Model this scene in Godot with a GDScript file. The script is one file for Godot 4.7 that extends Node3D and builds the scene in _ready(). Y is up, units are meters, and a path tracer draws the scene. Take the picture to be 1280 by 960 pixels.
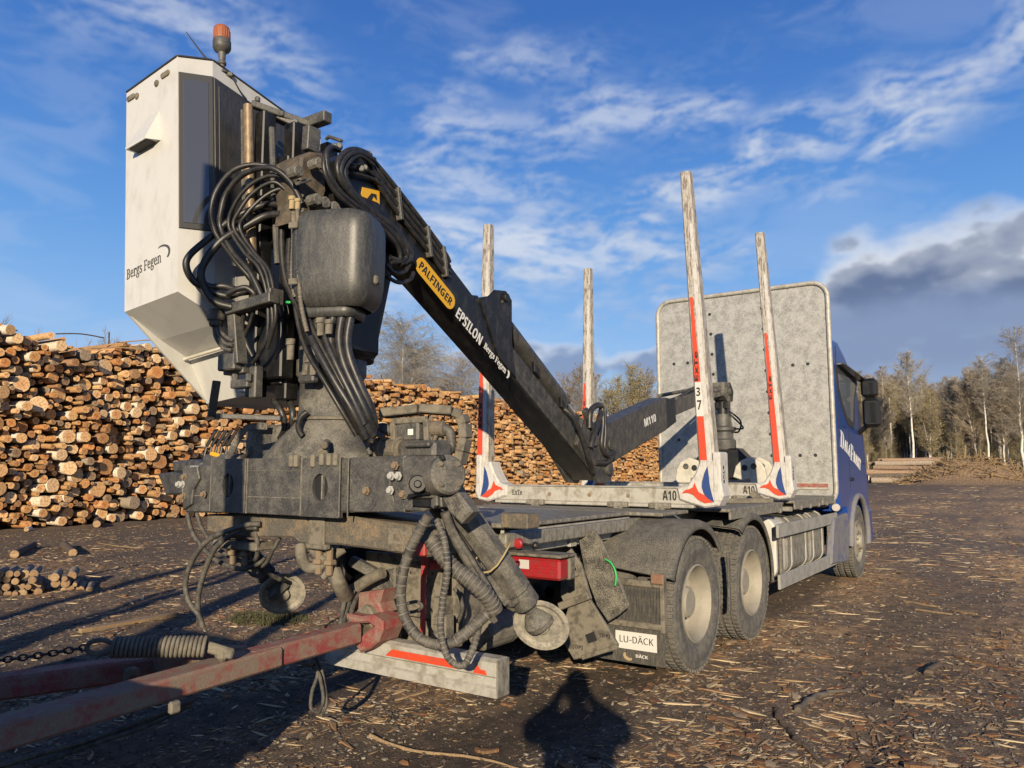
extends Node3D

var rng := RandomNumberGenerator.new()
var M := {}
var taken := {}
var group_no := 1
var nz := []

const CAM := Vector3(3.563, 1.568, 5.958)
const YAW := 34.658
const PITCH := 6.29

func _ready():
	rng.seed = 7
	camera_and_light()
	make_sky()
	make_materials()
	make_ground()
	make_trees()
	make_log_pile()
	make_far_heaps()
	make_truck()
	make_crane()
	make_trailer()
	make_litter()
	make_photographer()

# ---------------------------------------------------------------- nodes
func numbered(parent, called):
	var k = str(parent.get_instance_id()) + called
	if not taken.has(k):
		taken[k] = 0
		return called
	taken[k] += 1
	return "%s_%03d" % [called, taken[k]]

func base_of(n):
	var p = Vector3.ZERO
	while n is Node3D and n != self:
		p += n.position
		n = n.get_parent()
	return p

func put(o, called, parent = self):
	o.name = numbered(parent, called)
	parent.add_child(o, true)
	return o

# commits a SurfaceTool as one named mesh; its points are given in the place's own metres
func obj(called, st, m, parent = self):
	st.generate_normals()
	var o := MeshInstance3D.new()
	o.mesh = st.commit()
	o.material_override = m
	put(o, called, parent)
	o.position = -base_of(parent)
	return o

# the same, but every separate piece of the shape becomes a mesh of its own
func pieces(called, st, m, parent):
	var arr = st.commit_to_arrays()
	var v: PackedVector3Array = arr[Mesh.ARRAY_VERTEX]
	var ids = {}
	var up = []
	var vid = PackedInt32Array()
	for p in v:
		var k = Vector3i((p * 20000.0).round())
		if not ids.has(k):
			ids[k] = up.size()
			up.append(up.size())
		vid.append(ids[k])
	var find = func(a):
		while up[a] != a:
			up[a] = up[up[a]]
			a = up[a]
		return a
	for i in range(0, v.size(), 3):
		var a = find.call(vid[i])
		for j in [1, 2]:
			var b = find.call(vid[i + j])
			if a != b: up[b] = a
	var sets = {}
	var order = []
	for i in range(0, v.size(), 3):
		var r = find.call(vid[i])
		if not sets.has(r):
			sets[r] = B()
			flat(sets[r])
			order.append(r)
		for j in 3: sets[r].add_vertex(v[i + j])
	var out = []
	for r in order: out.append(obj(called, sets[r], m, parent))
	return out

func thing(called, label, category, at = Vector3.ZERO, group = ""):
	var o := Node3D.new()
	put(o, called)
	o.position = at
	return tag(o, label, category, group)

func tag(o, label, category, group = "", kind = ""):
	if label: o.set_meta("label", label)
	if category: o.set_meta("category", category)
	if group: o.set_meta("group", group)
	if kind: o.set_meta("kind", kind)
	return o

func dup(root, label = ""):
	var base = root.name.rstrip("0123456789").trim_suffix("_") if "_0" in root.name else String(root.name)
	var r = root.duplicate()
	r.name = numbered(self, base)
	add_child(r, true)
	if label: r.set_meta("label", label)
	return r

# ---------------------------------------------------------------- shapes
func B() -> SurfaceTool:
	var st := SurfaceTool.new()
	st.begin(Mesh.PRIMITIVE_TRIANGLES)
	return st

func flat(st): st.set_smooth_group(-1)

func smooth(st):
	group_no += 1
	st.set_smooth_group(group_no)

func tri(st, a, b, c):
	st.add_vertex(a); st.add_vertex(c); st.add_vertex(b)

func quad(st, a, b, c, d):
	tri(st, a, b, c); tri(st, a, c, d)

func qo(st, a, b, c, d, n):
	if (b - a).cross(c - a).dot(n) < 0.0: quad(st, d, c, b, a)
	else: quad(st, a, b, c, d)

func to(st, a, b, c, n):
	if (b - a).cross(c - a).dot(n) < 0.0: tri(st, c, b, a)
	else: tri(st, a, b, c)

# chamfered box
func box(st, at, size, ch = 0.006, b = Basis()):
	flat(st)
	var h = size * 0.5
	ch = min(ch, min(h.x, min(h.y, h.z)) * 0.9)
	var p = func(a, sx, sy, sz):
		var q = Vector3(sx * (h.x - ch), sy * (h.y - ch), sz * (h.z - ch))
		q[a] = [sx, sy, sz][a] * h[a]
		return at + b * q
	for a in 3:
		var u = (a + 1) % 3
		var w = (a + 2) % 3
		for s in [-1, 1]:
			var c4 = []
			for k in [[-1, -1], [1, -1], [1, 1], [-1, 1]]:
				var g = [0, 0, 0]
				g[a] = s; g[u] = k[0]; g[w] = k[1]
				c4.append(p.call(a, g[0], g[1], g[2]))
			var n = Vector3.ZERO
			n[a] = s
			qo(st, c4[0], c4[1], c4[2], c4[3], b * n)
			# edges between axis a and u, running along w
			for s2 in [-1, 1]:
				var e = []
				for k in [[a, -1], [a, 1], [u, 1], [u, -1]]:
					var g2 = [0, 0, 0]
					g2[a] = s; g2[u] = s2; g2[w] = k[1]
					e.append(p.call(k[0], g2[0], g2[1], g2[2]))
				var n2 = Vector3.ZERO
				n2[a] = s; n2[u] = s2
				qo(st, e[0], e[1], e[2], e[3], b * n2)
	for sx in [-1, 1]:
		for sy in [-1, 1]:
			for sz in [-1, 1]:
				to(st, p.call(0, sx, sy, sz), p.call(1, sx, sy, sz), p.call(2, sx, sy, sz), b * Vector3(sx, sy, sz))

func aim(d, up = Vector3.UP) -> Basis:          # a basis whose y axis runs along d
	d = d.normalized()
	if abs(d.dot(up)) > 0.98: up = Vector3.RIGHT
	var x = up.cross(d).normalized()
	return Basis(x, d, x.cross(d))

# a bar of rectangular section between two points: w across, t along the third axis
func bar(st, a, b, w, t, ch = 0.005, up = Vector3.UP):
	box(st, (a + b) * 0.5, Vector3(w, a.distance_to(b), t), ch, aim(b - a, up))

func lathe(st, o, axis, prof, n = 20, hard = 32.0):
	var bs = aim(axis)
	var w = bs.y
	var u = bs.x
	var v = w.cross(u)
	var last = Vector2.ZERO
	for i in prof.size() - 1:
		var d = Vector2(prof[i + 1][0] - prof[i][0], prof[i + 1][1] - prof[i][1])
		if d.length() < 1e-6: continue
		if last == Vector2.ZERO or abs(rad_to_deg(last.angle_to(d))) > hard: smooth(st)
		last = d
		for j in n:
			var a0 = TAU * j / n
			var a1 = TAU * ((j + 1) % n) / n
			var c0 = u * cos(a0) + v * sin(a0)
			var c1 = u * cos(a1) + v * sin(a1)
			var p00 = o + w * prof[i][1] + c0 * prof[i][0]
			var p01 = o + w * prof[i][1] + c1 * prof[i][0]
			var p10 = o + w * prof[i + 1][1] + c0 * prof[i + 1][0]
			var p11 = o + w * prof[i + 1][1] + c1 * prof[i + 1][0]
			if prof[i][0] < 1e-5: tri(st, p00, p11, p10)
			elif prof[i + 1][0] < 1e-5: tri(st, p00, p01, p10)
			else: quad(st, p00, p01, p11, p10)

func cyl(st, a, b, r, n = 14, ch = 0.006):
	var l = a.distance_to(b)
	var c = min(ch, min(r * 0.5, l * 0.4))
	lathe(st, a, b - a, [[0, 0], [r - c, 0], [r, c], [r, l - c], [r - c, l], [0, l]], n)

func bolt(st, at, dir, r = 0.016, h = 0.014):
	lathe(st, at, dir, [[r * 1.45, -0.002], [r * 1.45, 0.003], [r, 0.003], [r, h - 0.003], [r * 0.8, h], [0, h]], 6)

# Catmull-Rom through the points
func curve(pts, per = 5):
	var out = []
	var n = pts.size()
	for i in n - 1:
		var p0 = pts[max(i - 1, 0)]
		var p1 = pts[i]
		var p2 = pts[i + 1]
		var p3 = pts[min(i + 2, n - 1)]
		for k in per:
			var t = float(k) / per
			out.append(0.5 * (2.0 * p1 + (p2 - p0) * t + (2.0 * p0 - 5.0 * p1 + 4.0 * p2 - p3) * t * t + (3.0 * p1 - p0 - 3.0 * p2 + p3) * t * t * t))
	out.append(pts[n - 1])
	return out

func resample(pts, step):
	var out = [pts[0]]
	var carry = 0.0
	for i in pts.size() - 1:
		var l = pts[i].distance_to(pts[i + 1])
		var t = step - carry
		while t < l:
			out.append(pts[i].lerp(pts[i + 1], t / l))
			t += step
		carry = l - (t - step)
	if out[-1].distance_to(pts[-1]) > step * 0.3: out.append(pts[-1])
	return out

func tube(st, pts, r, n = 8, rr = []):
	smooth(st)
	var rings = []
	var d0 = (pts[1] - pts[0]).normalized()
	var u = aim(d0).x
	var m = pts.size()
	for i in m:
		var d = (pts[min(i + 1, m - 1)] - pts[max(i - 1, 0)]).normalized()
		u = (u - d * u.dot(d)).normalized()
		var v = d.cross(u)
		var ring = []
		var q = r if rr.is_empty() else rr[i]
		for j in n:
			var a = TAU * j / n
			ring.append(pts[i] + (u * cos(a) + v * sin(a)) * q)
		rings.append(ring)
	for i in m - 1:
		for j in n:
			var k = (j + 1) % n
			quad(st, rings[i][j], rings[i][k], rings[i + 1][k], rings[i + 1][j])
	flat(st)
	for j in n:
		var k = (j + 1) % n
		tri(st, pts[0], rings[0][k], rings[0][j])
		tri(st, pts[m - 1], rings[m - 1][j], rings[m - 1][k])

func area2(p):
	var a = 0.0
	for i in p.size(): a += p[i].cross(p[(i + 1) % p.size()])
	return a

func inset(p, d):
	var out = PackedVector2Array()
	var n = p.size()
	for i in n:
		var e0 = (p[i] - p[(i + n - 1) % n]).normalized()
		var e1 = (p[(i + 1) % n] - p[i]).normalized()
		var n0 = Vector2(-e0.y, e0.x)
		var n1 = Vector2(-e1.y, e1.x)
		var b = (n0 + n1)
		b = b / max(0.35, b.dot(b) * 0.5)
		out.append(p[i] + b * d)
	return out

# a polygon given along u and v, pushed along w = u x v from t0 to t1, edges chamfered by ch
func prism(st, poly, o, u, v, t0, t1, ch = 0.005):
	var w = u.cross(v)
	var p = PackedVector2Array(poly)
	if area2(p) < 0: p.reverse()
	var q = inset(p, ch)
	var idx = Geometry2D.triangulate_polygon(q)
	if idx.is_empty(): q = p; idx = Geometry2D.triangulate_polygon(p)
	flat(st)
	var at = func(a, t): return o + u * a.x + v * a.y + w * t
	for i in range(0, idx.size(), 3):
		var a = q[idx[i]]
		var b = q[idx[i + 1]]
		var c = q[idx[i + 2]]
		to(st, at.call(a, t1), at.call(b, t1), at.call(c, t1), w)
		to(st, at.call(a, t0), at.call(b, t0), at.call(c, t0), -w)
	var n = p.size()
	for i in n:
		var k = (i + 1) % n
		quad(st, at.call(p[i], t0 + ch), at.call(p[k], t0 + ch), at.call(p[k], t1 - ch), at.call(p[i], t1 - ch))
		if ch > 0.0:
			quad(st, at.call(p[i], t1 - ch), at.call(p[k], t1 - ch), at.call(q[k], t1), at.call(q[i], t1))
			quad(st, at.call(q[i], t0), at.call(q[k], t0), at.call(p[k], t0 + ch), at.call(p[i], t0 + ch))

func prism_z(st, poly, z0, z1, ch = 0.005): prism(st, poly, Vector3.ZERO, Vector3.RIGHT, Vector3.UP, z0, z1, ch)
func prism_x(st, poly, x0, x1, ch = 0.005): prism(st, poly, Vector3.ZERO, Vector3.BACK, Vector3.UP, -x1, -x0, ch)   # poly holds (z, y)

# rectangle with an oval hole, facing +w
func holed(st, o, u, v, half, hole_at, hole, depth, n = 24):
	flat(st)
	var w = u.cross(v)
	var out = []
	var inn = []
	for j in n:
		var a = TAU * (j + 0.5) / n
		var d = Vector2(cos(a), sin(a))
		inn.append(hole_at + d * hole)
		var s = 1e9
		if abs(d.x) > 1e-5: s = min(s, ((half.x if d.x > 0 else -half.x) - hole_at.x) / d.x)
		if abs(d.y) > 1e-5: s = min(s, ((half.y if d.y > 0 else -half.y) - hole_at.y) / d.y)
		out.append(hole_at + d * s)
	for c in [Vector2(1, 1), Vector2(-1, 1), Vector2(-1, -1), Vector2(1, -1)]:
		var best = 0
		for j in n:
			if out[j].distance_to(half * c) < out[best].distance_to(half * c): best = j
		out[best] = half * c
	var at = func(q, t): return o + u * q.x + v * q.y + w * t
	for j in n:
		var k = (j + 1) % n
		quad(st, at.call(inn[j], 0), at.call(out[j], 0), at.call(out[k], 0), at.call(inn[k], 0))
		quad(st, at.call(out[j], -depth), at.call(out[k], -depth), at.call(out[k], 0), at.call(out[j], 0))
		quad(st, at.call(inn[k], -depth), at.call(inn[j], -depth), at.call(inn[j], 0), at.call(inn[k], 0))

# rounded rectangle outline
func rrect(c, hw, hh, r, n = 5):
	var out = []
	for k in 4:
		var cc = c + Vector2((hw - r) * [1, -1, -1, 1][k], (hh - r) * [1, 1, -1, -1][k])
		for j in n + 1:
			var a = PI * 0.5 * (k + float(j) / n)
			out.append(cc + Vector2(cos(a), sin(a)) * r)
	return out

# flat lettering, width w and height h, on a surface whose right is u and up is v
func text(called, s, at, u, v, w, h, m, parent, font = "Droid Sans", bold = false, depth = 0.002):
	var t := TextMesh.new()
	var f := SystemFont.new()
	f.font_names = PackedStringArray([font])
	if bold: f.font_weight = 700
	t.font = f
	t.text = s
	t.font_size = 64
	t.pixel_size = 0.01
	t.depth = 0.02
	t.curve_step = 2.0
	var o := MeshInstance3D.new()
	o.mesh = t
	var bb = t.get_aabb()
	var n = u.cross(v).normalized()
	var sx = w / max(bb.size.x, 0.01)
	var sy = h / max(bb.size.y, 0.01)
	var bs = Basis(u.normalized() * sx, v.normalized() * sy, n * (depth / 0.02))
	put(o, called, parent)
	o.transform = Transform3D(bs, at - base_of(parent) - bs * bb.get_center())
	o.material_override = m
	return o

# ---------------------------------------------------------------- camera, sun, sky
func camera_and_light():
	var cam := Camera3D.new()
	cam.name = "camera"
	add_child(cam)
	cam.position = CAM
	cam.rotation_degrees = Vector3(PITCH, YAW, 0)
	cam.fov = 53.08
	cam.near = 0.03
	cam.far = 3000.0
	cam.current = true
	var sun := DirectionalLight3D.new()
	sun.name = "sun"
	add_child(sun)
	sun.look_at_from_position(Vector3(0.486, 0.264, 0.833) * 50.0, Vector3.ZERO, Vector3.UP)
	sun.light_energy = 1.6
	sun.light_color = Color(1.0, 0.925, 0.80)
	sun.light_angular_distance = 0.5
	sun.shadow_enabled = true
	var e := Environment.new()
	e.background_mode = Environment.BG_SKY
	e.tonemap_mode = Environment.TONE_MAPPER_LINEAR
	e.tonemap_exposure = 1.5
	e.ambient_light_source = Environment.AMBIENT_SOURCE_SKY
	e.sdfgi_enabled = true
	e.ssao_enabled = true
	e.ssil_enabled = true
	var we := WorldEnvironment.new()
	we.name = "environment"
	we.environment = e
	add_child(we)

func lin(r, g, b): return Vector3(pow(r / 255.0, 2.2), pow(g / 255.0, 2.2), pow(b / 255.0, 2.2))

func ss(a, b, x): return smoothstep(a, b, x)

func make_sky():
	var W := 3072
	var H := 1536
	var im := Image.create(W, H, false, Image.FORMAT_RGBF)
	var warp := FastNoiseLite.new(); warp.seed = 3; warp.frequency = 0.09; warp.fractal_octaves = 2
	var cir := FastNoiseLite.new(); cir.seed = 11; cir.frequency = 0.16; cir.fractal_octaves = 6; cir.fractal_gain = 0.58
	var big := FastNoiseLite.new(); big.seed = 23; big.frequency = 0.055; big.fractal_octaves = 2
	var bil := FastNoiseLite.new(); bil.seed = 5; bil.frequency = 0.085; bil.fractal_octaves = 5; bil.fractal_gain = 0.5
	var stops = [[0.0, lin(184, 211, 236)], [5.0, lin(166, 202, 238)], [10.0, lin(138, 184, 236)], [17.0, lin(104, 158, 224)], [24.0, lin(80, 132, 206)], [32.0, lin(66, 112, 186)], [50.0, lin(52, 90, 156)], [91.0, lin(42, 74, 134)]]
	var ground = lin(92, 82, 72)
	im.fill_rect(Rect2i(0, H / 2 + 30, W, H / 2 - 30), Color(ground.x, ground.y, ground.z))
	# bands of thin cloud: lists of (degrees left of -z, elevation), half width, strength
	var bands = [
		[[Vector2(104, 20), Vector2(86, 26), Vector2(72, 28), Vector2(60, 28.5), Vector2(53.5, 27.0)], 2.4, 0.42],
		[[Vector2(62, 31), Vector2(53.5, 27.6), Vector2(48, 23.5), Vector2(42, 21.6), Vector2(34.7, 19.8), Vector2(29, 17.5)], 3.0, 0.75],
		[[Vector2(40, 16.0), Vector2(31, 17.0), Vector2(21.3, 20.0), Vector2(13.3, 22.0), Vector2(5, 23.6), Vector2(-3, 25.6), Vector2(-20, 30.0), Vector2(-45, 33)], 2.7, 1.0],
		[[Vector2(46, 14.0), Vector2(38, 14.6), Vector2(30, 15.2), Vector2(21, 15.6)], 3.6, 0.92],
		[[Vector2(41, 24.5), Vector2(34, 24.0), Vector2(27, 25.0), Vector2(20, 25.5)], 2.9, 0.75],
		[[Vector2(38, 29.5), Vector2(34, 28.5), Vector2(29, 28.0)], 1.3, 0.55],
		[[Vector2(36, 11.0), Vector2(27, 11.4), Vector2(18, 11.0)], 1.9, 0.6],
		[[Vector2(170, 24), Vector2(140, 22), Vector2(118, 18)], 4.0, 0.7],
		[[Vector2(-60, 18), Vector2(-100, 24), Vector2(-150, 20)], 5.0, 0.7]]
	var sample = func(az, el):
		var k = 0
		while k < stops.size() - 2 and stops[k + 1][0] < el: k += 1
		var c: Vector3 = stops[k][1].lerp(stops[k + 1][1], clamp((el - stops[k][0]) / (stops[k + 1][0] - stops[k][0]), 0.0, 1.0))
		var p := Vector2(az * 0.9, el)
		var w = warp.get_noise_2d(az, el * 2.0)
		var n = cir.get_noise_2d(az * 0.42 + el * 0.16 + w * 3.0, el * 1.7 - az * 0.10 + w * 2.0)
		var n2 = cir.get_noise_2d(az * 1.5 + el * 0.9 + w * 4.0 + 300.0, el * 4.6 + w * 3.0)
		var n3 = cir.get_noise_2d(az * 3.4 - 200.0, el * 8.5 + az * 0.8)
		var b = big.get_noise_2d(az * 0.8 + 60.0, el * 1.6)
		var cov = 0.0
		for q in bands:
			var d = 1e9
			for i in q[0].size() - 1:
				var s0: Vector2 = q[0][i] * Vector2(0.9, 1.0)
				var s1: Vector2 = q[0][i + 1] * Vector2(0.9, 1.0)
				d = min(d, p.distance_to(Geometry2D.get_closest_point_to_segment(p, s0, s1)))
			d += w * 2.4 + n2 * 0.9
			var f = exp(-pow(max(d, 0.0) / q[1], 2.0))
			if f > 0.01: cov = max(cov, f * q[2] * clamp(0.44 + n * 0.85 + n2 * 0.95 + n3 * 0.5 + b * 0.45, 0.0, 1.0))
		cov = max(cov, 0.16 * ss(-0.05, 0.5, n * 0.8 + b) * ss(44.0, 30.0, el))
		var shade = clamp(0.35 + b * 0.8 + n * 0.9, 0.0, 1.0)
		c = c.lerp(lin(172, 188, 216).lerp(lin(220, 226, 236), shade), cov * 0.80)
		# heaped banks low down: the large one on the right, a flat one left of the headboard
		var q1 = bil.get_noise_2d(az, el * 1.8)
		var q2 = bil.get_noise_2d(az * 2.3 + 90.0, el * 4.2)
		var top = 15.4 - 0.02 * az - 9.0 * ss(9.0, 20.0, az) + 1.9 * q1 + 1.3 * q2
		var bank = ss(-1.5, 1.3, top - el) * ss(3.0, 4.6, el + q1 * 0.8) * ss(-60.0, -30.0, az)
		var top2 = 8.9 + 1.2 * q1 + 0.8 * q2
		var bank2 = ss(-0.3, 0.6, top2 - el) * ss(5.8, 7.4, el + q1 + q2) * ss(44.0, 37.0, az) * ss(15.0, 20.0, az) * 0.9
		if bank > 0.003:
			var depth = clamp((top - el) / 6.5, 0.0, 1.0) + q2 * 0.22 + q1 * 0.18
			var bc = lin(222, 226, 234).lerp(lin(160, 168, 186), ss(0.02, 0.25, depth)).lerp(lin(100, 115, 148), ss(0.2, 0.7, depth))
			bc = bc.lerp(lin(133, 150, 184), ss(12.6, 9.7, el + q2 * 0.8)).lerp(lin(152, 174, 206), clamp(ss(7.4, 5.0, el) * 0.8 + ss(0.0, 0.4, q2) * ss(9.5, 8.0, el) * 0.35, 0.0, 0.9))
			c = c.lerp(bc, bank * 0.94)
		if bank2 > 0.003:
			c = c.lerp(lin(212, 218, 230).lerp(lin(130, 145, 178), ss(0.0, 0.5, (top2 - el) / 2.4 + q2 * 0.3)), bank2 * 0.85)
		return c / 1.5
	var y := 0
	while y < H / 2 + 32:
		var x := 0
		while x < W:
			var el = 90.0 - 180.0 * (y + 4.0) / H
			var a0 = wrapf(-360.0 * (x + 4.0) / W, -180.0, 180.0)      # degrees left of -z
			if a0 > -16.0 and a0 < 86.0 and el < 40.0:
				for yy in range(y, y + 8):
					for xx in range(x, x + 8):
						var c = sample.call(wrapf(-360.0 * (xx + 0.5) / W, -180.0, 180.0), 90.0 - 180.0 * (yy + 0.5) / H)
						im.set_pixel(xx, yy, Color(c.x, c.y, c.z))
			else:
				var s = 4 if el < 50.0 else 8
				for yy in range(y, y + 8, s):
					for xx in range(x, x + 8, s):
						var c = sample.call(wrapf(-360.0 * (xx + s * 0.5) / W, -180.0, 180.0), 90.0 - 180.0 * (yy + s * 0.5) / H)
						im.fill_rect(Rect2i(xx, yy, s, s), Color(c.x, c.y, c.z))
			x += 8
		y += 8
	var pm := PanoramaSkyMaterial.new()
	pm.panorama = ImageTexture.create_from_image(im)
	var sky := Sky.new()
	sky.sky_material = pm
	get_node("environment").environment.sky = sky

# ---------------------------------------------------------------- materials
func C(r, g, b) -> Color: return Color(r, g, b).linear_to_srgb()

func make_noise():
	for p in [[1, 0.012, 5], [2, 0.035, 4], [3, 0.14, 3], [4, 0.02, 3]]:
		var n := FastNoiseLite.new()
		n.seed = p[0]
		n.noise_type = FastNoiseLite.TYPE_SIMPLEX_SMOOTH
		n.frequency = p[1]
		n.fractal_octaves = p[2]
		var im = n.get_seamless_image(512, 512, false, false, 0.12, true)
		im.convert(Image.FORMAT_L8)
		nz.append(im.get_data())

# base colour under a layer of dust that lies in patches; both linear. mx, my stretch the patches into streaks
func grime(base: Vector3, dust: Vector3, mid: float, soft: float, mx := 1, my := 1, fine := 0.25, scratch = null, marks := 0, shift := 0) -> Image:
	var n0: PackedByteArray = nz[0]
	var n1: PackedByteArray = nz[1]
	var n2: PackedByteArray = nz[2]
	var S := 512
	var data := PackedByteArray()
	data.resize(S * S * 3)
	var lut := PackedByteArray()
	lut.resize(1025)
	for i in 1025: lut[i] = int(clamp(255.0 * Color(i / 1024.0, 0, 0).linear_to_srgb().r, 0, 255))
	var k := 0
	for y in S:
		var r0 := ((y * my + shift) & 511) * 512
		for x in S:
			var a := n0[r0 + ((x * mx + shift) & 511)]
			var b := n1[r0 + ((x * mx) & 511)]
			var c := n2[y * 512 + x]
			var t := smoothstep(mid - soft, mid + soft, (a * 0.5 + b * 0.33 + c * 0.17) / 255.0)
			var g := 1.0 + fine * (c / 127.5 - 1.0)
			data[k] = lut[int(clampf((base.x + (dust.x - base.x) * t) * g, 0.0, 1.0) * 1024.0)]
			data[k + 1] = lut[int(clampf((base.y + (dust.y - base.y) * t) * g, 0.0, 1.0) * 1024.0)]
			data[k + 2] = lut[int(clampf((base.z + (dust.z - base.z) * t) * g, 0.0, 1.0) * 1024.0)]
			k += 3
	var im := Image.create_from_data(S, S, false, Image.FORMAT_RGB8, data)
	if scratch != null:
		var col = C(scratch.x, scratch.y, scratch.z)
		for i in marks:
			var p = Vector2(rng.randf() * S, rng.randf() * S)
			var a = rng.randf() * TAU
			var l = rng.randf_range(6, 46)
			var bend = rng.randf_range(-0.05, 0.05)
			var al = rng.randf_range(0.12, 0.6)
			for j in int(l):
				var px = posmod(int(p.x), S)
				var py = posmod(int(p.y), S)
				im.set_pixel(px, py, im.get_pixel(px, py).lerp(col, al))
				p += Vector2(cos(a), sin(a))
				a += bend
	return im

func surf(im: Image, tile: float, rough: float, metal := 0.0, bump := 0.0, world := true) -> StandardMaterial3D:
	var m := StandardMaterial3D.new()
	im.generate_mipmaps()
	m.albedo_texture = ImageTexture.create_from_image(im)
	m.uv1_triplanar = true
	m.uv1_world_triplanar = world
	m.uv1_scale = Vector3.ONE / tile
	m.roughness = rough
	m.metallic = metal
	if bump > 0.0:
		m.normal_enabled = true
		m.normal_texture = M.bump_texture
		m.normal_scale = bump
	return m

func plain(col: Color, rough := 0.5, metal := 0.0) -> StandardMaterial3D:
	var m := StandardMaterial3D.new()
	m.albedo_color = col
	m.roughness = rough
	m.metallic = metal
	return m

func make_materials():
	make_noise()
	var bi := Image.create_from_data(512, 512, false, Image.FORMAT_L8, nz[2])
	bi.convert(Image.FORMAT_RGB8)
	bi.bump_map_to_normal_map(3.0)
	M.bump_texture = ImageTexture.create_from_image(bi)
	var V = func(a, b, c): return Vector3(a, b, c)
	var dust = Vector3(0.15, 0.13, 0.10)
	M.crane = surf(grime(V.call(0.040, 0.0395, 0.038), V.call(0.098, 0.092, 0.080), 0.52, 0.26, 1, 1, 0.3, V.call(0.19, 0.18, 0.155), 520), 1.2, 0.55, 0.0, 0.2)
	M.crane_dusty = surf(grime(V.call(0.042, 0.041, 0.038), V.call(0.145, 0.133, 0.109), 0.51, 0.22, 1, 1, 0.45, V.call(0.26, 0.24, 0.2), 620, 77), 0.9, 0.7, 0.0, 0.4)
	M.rusty = surf(grime(V.call(0.082, 0.075, 0.061), V.call(0.165, 0.125, 0.082), 0.55, 0.22, 1, 1, 0.3, V.call(0.22, 0.19, 0.15), 200, 140), 1.2, 0.75, 0.0, 0.35)
	M.head = surf(grime(V.call(0.052, 0.043, 0.032), V.call(0.115, 0.088, 0.060), 0.55, 0.2, 1, 1, 0.35, V.call(0.02, 0.018, 0.015), 260, 50), 0.7, 0.7, 0.0, 0.35)
	M.boom = surf(grime(V.call(0.0060, 0.0062, 0.0068), V.call(0.026, 0.024, 0.021), 0.60, 0.16, 2, 1, 0.3, V.call(0.09, 0.085, 0.08), 140, 200), 1.3, 0.4, 0.0, 0.08)
	M.jib = surf(grime(V.call(0.028, 0.028, 0.028), V.call(0.072, 0.067, 0.058), 0.54, 0.2, 2, 1, 0.3, V.call(0.14, 0.135, 0.12), 300, 300), 1.0, 0.5, 0.0, 0.15)
	M.black = surf(grime(V.call(0.0035, 0.0035, 0.004), V.call(0.014, 0.0125, 0.0105), 0.58, 0.15, 1, 1, 0.3), 0.9, 0.5)
	M.tank = surf(grime(V.call(0.030, 0.031, 0.032), V.call(0.072, 0.069, 0.06), 0.56, 0.2, 4, 1, 0.25, V.call(0.16, 0.155, 0.14), 520, 60), 1.0, 0.45, 0.0, 0.08)
	M.hose = surf(grime(V.call(0.010, 0.010, 0.0102), V.call(0.036, 0.033, 0.029), 0.54, 0.2, 1, 1, 0.3, null, 0, 33), 0.5, 0.45, 0.0, 0.1)
	M.hose_dusty = surf(grime(V.call(0.030, 0.029, 0.027), V.call(0.115, 0.104, 0.085), 0.52, 0.2, 1, 1, 0.35, null, 0, 99), 0.5, 0.7, 0.0, 0.25)
	M.pipe = surf(grime(V.call(0.24, 0.175, 0.105), V.call(0.10, 0.07, 0.045), 0.58, 0.2, 4, 1, 0.2), 0.5, 0.5, 0.3)
	M.white_cab = surf(grime(V.call(0.475, 0.468, 0.440), V.call(0.40, 0.385, 0.345), 0.66, 0.22, 2, 1, 0.03), 2.6, 0.34)
	M.white_cab.clearcoat_enabled = true
	M.white_cab.clearcoat = 0.3
	M.cream = surf(grime(V.call(0.46, 0.435, 0.365), V.call(0.33, 0.305, 0.24), 0.60, 0.22, 1, 1, 0.06), 1.5, 0.5)
	M.glass_dark = plain(C(0.15, 0.155, 0.16), 0.07, 0.62)
	M.window_dark = surf(grime(V.call(0.024, 0.0235, 0.022), V.call(0.048, 0.045, 0.040), 0.5, 0.25, 6, 1, 0.2), 0.9, 0.4)
	M.rubber_trim = plain(C(0.02, 0.02, 0.02), 0.7)
	M.galv = surf(grime(V.call(0.305, 0.303, 0.285), V.call(0.185, 0.183, 0.170), 0.5, 0.22, 1, 1, 0.3, V.call(0.46, 0.455, 0.43), 9000), 1.25, 0.48, 0.2, 0.15)
	M.alu = surf(grime(V.call(0.36, 0.35, 0.315), V.call(0.24, 0.22, 0.18), 0.56, 0.15, 1, 1, 0.15, V.call(0.16, 0.14, 0.11), 500), 0.9, 0.5, 0.1, 0.1)
	M.alu_dirty = surf(grime(V.call(0.22, 0.21, 0.18), V.call(0.12, 0.107, 0.083), 0.5, 0.17, 2, 1, 0.25, V.call(0.3, 0.29, 0.26), 200), 0.8, 0.65, 0.1, 0.2)
	M.stake = surf(grime(V.call(0.40, 0.375, 0.325), V.call(0.17, 0.135, 0.105), 0.54, 0.12, 5, 1, 0.3, V.call(0.1, 0.07, 0.05), 700), 1.1, 0.5, 0.15, 0.15)
	M.stake_paint = surf(grime(V.call(0.46, 0.45, 0.43), V.call(0.33, 0.31, 0.27), 0.6, 0.15, 3, 1, 0.1, V.call(0.2, 0.18, 0.15), 160), 0.8, 0.45)
	M.signal_red = surf(grime(V.call(0.52, 0.052, 0.018), V.call(0.36, 0.06, 0.035), 0.6, 0.16, 1, 2, 0.15, V.call(0.4, 0.33, 0.27), 220), 0.6, 0.5)
	M.swoosh_blue = plain(C(0.022, 0.05, 0.17), 0.45)
	M.decal_white = plain(C(0.5, 0.49, 0.46), 0.5)
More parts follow.
